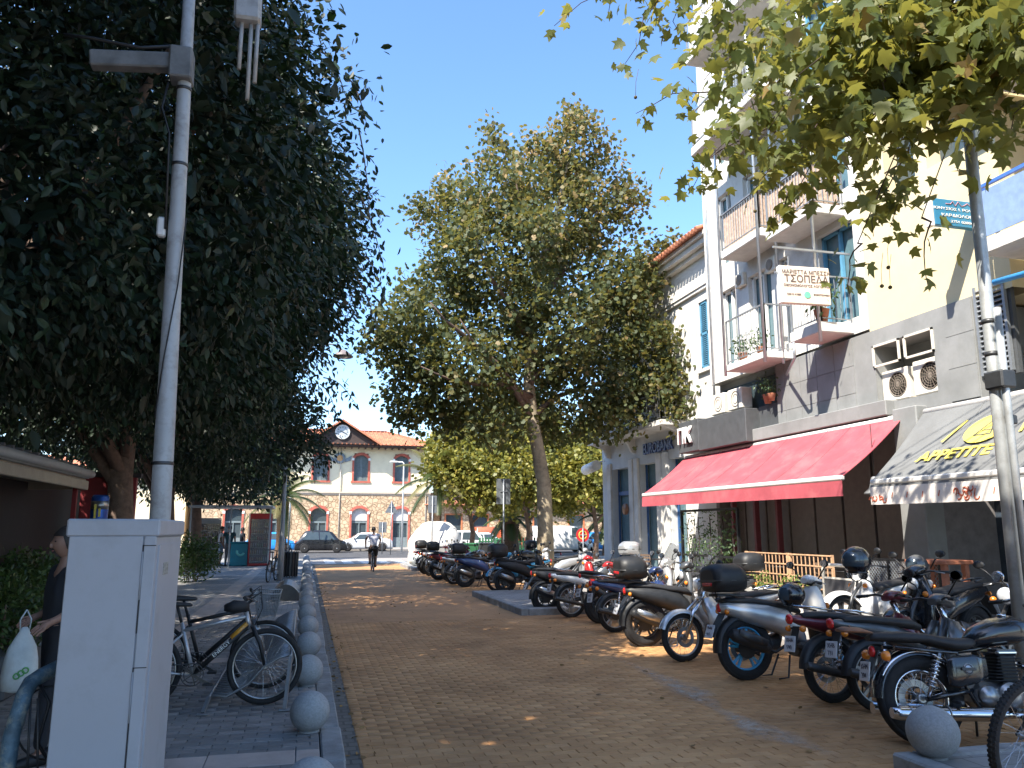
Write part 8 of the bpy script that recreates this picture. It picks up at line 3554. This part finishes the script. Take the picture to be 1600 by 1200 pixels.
# ================================================================ RIGHT FOREGROUND POLES
rp = empty('sign_pole', (5.86, 5.6, .0), 0, 'tall pale metal pole at the right edge with clamp and a second thin pole', 'pole')
rp.rotation_euler = (0, R(.5), 0)
m_rpole = mat('pale_metal_pole', (0.44, 0.46, 0.46), .4, .35, var=.12, scale=5, col2=(.25, .24, .22), var2=.5, scale2=6)
q = MB()
q.tube([(0, 0, -.03), (0, 0, 3), (0, 0, 5), (0.02, 0, 7.5)], [.062, .056, .052, .045], 16)
q.build('shaft', m_rpole, rp)
q = MB()
q.tube([(-.02, -.13, 1.0), (-.01, -.11, 2.8), (-.01, -.11, 3.6)], .032, 12)
q.build('conduit', m_rpole, rp)
q = MB()
q.rbox((-.01, -.06, 2.95), (.16, .2, .16), .015)
q.build('clamp', m_dalu, rp)
q = MB()
q.rbox((.05, -.02, 2.6), (.1, .16, .08), .01)
q.build('clamp', m_dalu, rp)
for zz in (3.5, 3.2):
    q = MB()
    q.lathe([(.06, -.02), (.066, 0), (.06, .02)], 16, (0, 0, zz))
    q.build('band', m_dalu, rp)

# mountain bicycle wheel entering at the bottom right corner
bicycle((4.14, 4.06, .118), 12, 'mountain bicycle with knobbly tyre entering at the lower right corner', m_dalu, m_dalu, lean=8, fat=.058, tread=True)

# ================================================================ MIDDLE DISTANCE THINGS
m_signb = mat('sign_back_grey', (0.20, 0.22, 0.24), .5, .4, var=.08)


def sign_post(px, Y, ybase, shape, w, h, label, facem=m_signb, top=None):
    b0 = atY(px[0], px[1], Y)
    t = empty('traffic_sign', (b0.x, Y, 0), 0, label, 'traffic sign', 'traffic signs past the parked bikes')
    q = MB()
    q.tube([(0, 0, 0), (0, 0, b0.z + h / 2)], .03, 8)
    q.build('post', m_rail, t)
    q = MB()
    if shape == 'rect':
        q.rbox((0, .045, b0.z), (w, .02, h), .008)
    elif shape == 'tri':
        q.prism([(-w / 2, b0.z - h / 2), (w / 2, b0.z - h / 2), (0, b0.z + h / 2)], 'y', .035, .05)
    else:
        q.lathe([(w / 2, 0), (w / 2, .015)], 24, (0, .05, b0.z), (0, -1, 0))
    q.build('sign_plate', facem, t)
    q = MB()
    q.rbox((0, .02, b0.z), (w * .5, .03, .04), .005)
    q.build('clamp', m_rail, t)
    return t


sign_post((676, 788), 38.0, 0, 'rect', .42, .82, 'grey back of a rectangular traffic sign left of the yellow green trees')
sign_post((787, 768), 30.0, 0, 'rect', .55, .98, 'larger grey back of a rectangular traffic sign before the yellow green trees')
sign_post((612, 792), 55.0, 0, 'tri', .9, .8, 'dark back of a triangular traffic sign right of the cyclist')
sign_post((598, 824), 56.0, 0, 'rect', .55, .72, 'small dark square sign just above the cyclist')
rsn = sign_post((911, 836), 34.0, 0, 'disc', .62, .6, 'round red advertising sign beside the bank corner', mat('red_sign_face', (0.55, 0.03, 0.03), .4))
q = MB()
rz_ = atY(911, 836, 34.0).z
q.torus((0, .03, rz_), .18, .02, (0, 1, 0), 18, 4, flat=.3)
q.rbox((0, .028, rz_), (.3, .01, .05), .002)
q.build('yellow_print', m_lemon, rsn)
# white street lamp in front of the station
ls = empty('street_lamp', (10.4, 64.0, 0), 0, 'slim white street lamp before the station right windows', 'street lamp')
lt = atY(631, 722, 60.0)
ls.location = (lt.x, 60.0, 0)
q = MB()
q.tube([(0, 0, 0), (0, 0, lt.z - .1), (-.1, 0, lt.z), (-.5, 0, lt.z)], [.08, .05, .045, .04], 10)
q.build('post', m_wht, ls)
q = MB()
q.rbox((-.75, 0, lt.z), (.6, .25, .12), .04)
q.build('lamp_head', m_wht, ls)
l2 = empty('street_lamp', (-1.15, 58.0, 0), 0, 'plain grey lamp post between the blue and black cars', 'street lamp')
q = MB()
q.tube([(0, 0, 0), (0, 0, 5.0)], [.07, .05], 10)
q.build('post', m_rail, l2)
# concrete blocks, white bags, covered heap, wheeled bins
m_cblk = mat('weathered_concrete', (0.30, 0.29, 0.28), .9, var=.15, scale=4, bump=.3)
def skip(x, y, w, d, h, label, m=m_cblk):
    t = empty('street_planter', (x, y, 0), 0, label, 'planter', 'concrete planters at the end of the parking bays')
    q = MB()
    q.rbox((0, 0, h / 2), (w, d, h), .03)
    q.build('box', m, t)
    q = MB()
    q.rbox((0, 0, h + .02), (w + .08, d + .08, .06), .015)
    q.build('rim', m, t)
    return t


skip(5.2, 36.3, .7, .7, 1.05, 'concrete planter nearest the cyclist at the end of the bays')
skip(6.5, 36.8, 1.5, .9, .9, 'long concrete planter behind the white bags')
t = empty('plastic_heap', (6.2, 39.0, 0.02), 0, 'big heap wrapped in white plastic sheet beside the concrete planters', 'heap')
q = MB()
n, m_ = 26, 16
V = []
for i in range(m_ + 1):
    th = math.pi * .5 * i / m_
    for j in range(n):
        ph = 2 * math.pi * j / n
        rr = 1 + .10 * math.sin(3 * ph + 4 * th) + .07 * math.sin(7 * ph + 2) * math.sin(5 * th) + .05 * math.sin(11 * ph - 6 * th)
        V.append((1.25 * rr * math.sin(th) ** .55 * math.cos(ph), .7 * rr * math.sin(th) ** .55 * math.sin(ph), 1.95 * math.cos(th) ** .7 * (1 + .05 * math.sin(5 * ph)) if i < m_ else 0))
q.add(V, [(i * n + j, (i + 1) * n + j, (i + 1) * n + (j + 1) % n, i * n + (j + 1) % n) for i in range(m_) for j in range(n)], True)
q.build('sheet', mat('white_sheet', (0.62, 0.60, 0.57), .5, var=.1, scale=3, bump=.5, bscale=6), t)
for k, (x, y, s_, lab) in enumerate(((4.75, 34.9, .34, 'white rubbish bag with blue print at the foot of the planter'), (5.5, 34.7, .3, 'crumpled white rubbish bag on the island'), (6.2, 35.2, .26, 'small grey rubbish bag nearest the bikes'))):
    t = empty('rubbish_bag', (x, y, .118), k, lab, 'bag', 'rubbish bags on the island')
    q = MB()
    V = []
    n, m_ = 16, 10
    for i in range(m_ + 1):
        th = math.pi * i / m_
        for j in range(n):
            ph = 2 * math.pi * j / n
            rr = 1 + .14 * math.sin(4 * ph + 3 * th + k) * math.sin(th) + .08 * math.sin(9 * ph)
            V.append((s_ * 1.2 * rr * math.sin(th) * math.cos(ph), s_ * rr * math.sin(th) * math.sin(ph), s_ * .8 * (1 + math.cos(th))))
    q.add(V, [(i * n + j, (i + 1) * n + j, (i + 1) * n + (j + 1) % n, i * n + (j + 1) % n) for i in range(m_) for j in range(n)], True)
    q.build('sack', m_bag, t)
    q = MB()
    q.tube([(0, 0, s_ * 1.5), (.03, .02, s_ * 1.9), (-.02, 0, s_ * 2.1)], [.05, .02, .05], 8)
    q.build('knot', m_bag, t)


def wheelie(x, y, label, m):
    t = empty('wheeled_bin', (x, y, .0), 0, label, 'bin', 'wheeled bins by the planters')
    q = MB()
    q.loft([[(-.26, -.3, .12), (.26, -.3, .12), (.26, .3, .12), (-.26, .3, .12)], [(-.33, -.37, 1.0), (.33, -.37, 1.0), (.33, .37, 1.0), (-.33, .37, 1.0)]], smooth=False)
    q.build('body', m, t)
    q = MB()
    q.rbox((0, 0, 1.05), (.72, .8, .08), .03)
    q.build('lid', m, t)
    for s_ in (-.25, .25):
        q = MB()
        q.lathe([(.03, -.03), (.1, -.03), (.1, .03), (.03, .03)], 14, (s_, .33, .1), (1, 0, 0))
        q.build('wheel', m_tyre, t)


m_gbin = mat('green_bin_plastic', (0.03, 0.14, 0.06), .5, var=.1)
wheelie(6.9, 34.2, 'green wheeled bin in the shade by the planters', m_gbin)
wheelie(7.9, 35.6, 'dark grey wheeled bin behind the green one', m_dalu)
wheelie(12.0, 49.5, 'green wheeled bin far off beside the white cars', m_gbin)
# orange traffic barrier things
for k, (x, y, lab) in enumerate(((6.9, 48.5, 'orange traffic cone left of the white plastic heap'), (7.6, 50.0, 'second orange traffic cone, closer to the white plastic heap'))):
    t = empty('traffic_cone', (x, y, .0), 0, lab, 'cone', 'orange traffic cones')
    q = MB()
    q.lathe([(.3, .04), (.26, .06), (.06, 1.0), (0, 1.0)], 16)
    q.build('cone', mat('orange_plastic', (0.75, 0.12, 0.02), .5), t)
    q = MB()
    q.rbox((0, 0, .02), (.6, .6, .04), .01)
    q.build('base', m_bplast, t)
    q = MB()
    q.lathe([(.196, .35), (.152, .55)], 16)
    q.build('reflective_band', m_whp, t)
# dark metal cafe parasol frames? low green fence in front of the wing
fg = empty('fence', (13.5, 52.5, 0), 0, 'low green painted fence panel under the trees before the station wing', 'fence')
for k in range(22):
    q = MB()
    q.beam((-2.2 + k * .2, 0, 0), (-2.2 + k * .2, 0, 1.15), .12, .02, up=(0, 1, 0))
    q.build('board', m_gbin, fg)
q = MB()
q.box(-2.3, .015, .3, 2.2, .04, .38)
q.box(-2.3, .015, .85, 2.2, .04, .93)
q.build('rail', m_gbin, fg)
# buildings on the left behind the ficus row and behind the viewer (they close the street and shade it)
m_bl = mat('beige_render', (0.5, 0.45, 0.37), .85, var=.06)


def block(x0, y0, x1, y1, h, label, face='x'):
    t = empty('town_building', ((x0 + x1) / 2, (y0 + y1) / 2, 0), 0, label, 'building', 'buildings on the left side of the street')
    hx, hy = (x1 - x0) / 2, (y1 - y0) / 2
    hl = []
    z = .6
    while z + 2.2 < h:
        yy = -hy + 1.0
        while yy + 1.2 < hy:
            hl.append((yy, yy + 1.2, z, z + 1.9))
            yy += 2.6
        z += 3.1
    q = MB()
    q.holed('x', hx, -hy, hy, 0, h, hl, -.3)
    q.box(-hx, -hy, 0, hx - .3, hy, h)
    for yy in (-hy, hy):
        q.add([(hx - .3, yy, 0), (hx, yy, 0), (hx, yy, h), (hx - .3, yy, h)], [(0, 1, 2, 3)])
    q.build('wall', m_bl, t)
    q = MB()
    for a in hl:
        q.box(hx - .28, a[0], a[2], hx - .24, a[1], a[3])
    o_ = q.build('windows', m_glassd, t)
    o_['kind'] = 'stuff'
    q = MB()
    q.rbox((0, 0, h + .15), (2 * hx + .5, 2 * hy + .5, .3), .03)
    q.build('roof', m_conc, t)


block(-30, 16, -18, 40, 8.5, 'beige building far left behind the ficus row')
block(-30, -24, -16.5, 12, 12.5, 'beige building left of the kiosk, outside the view')
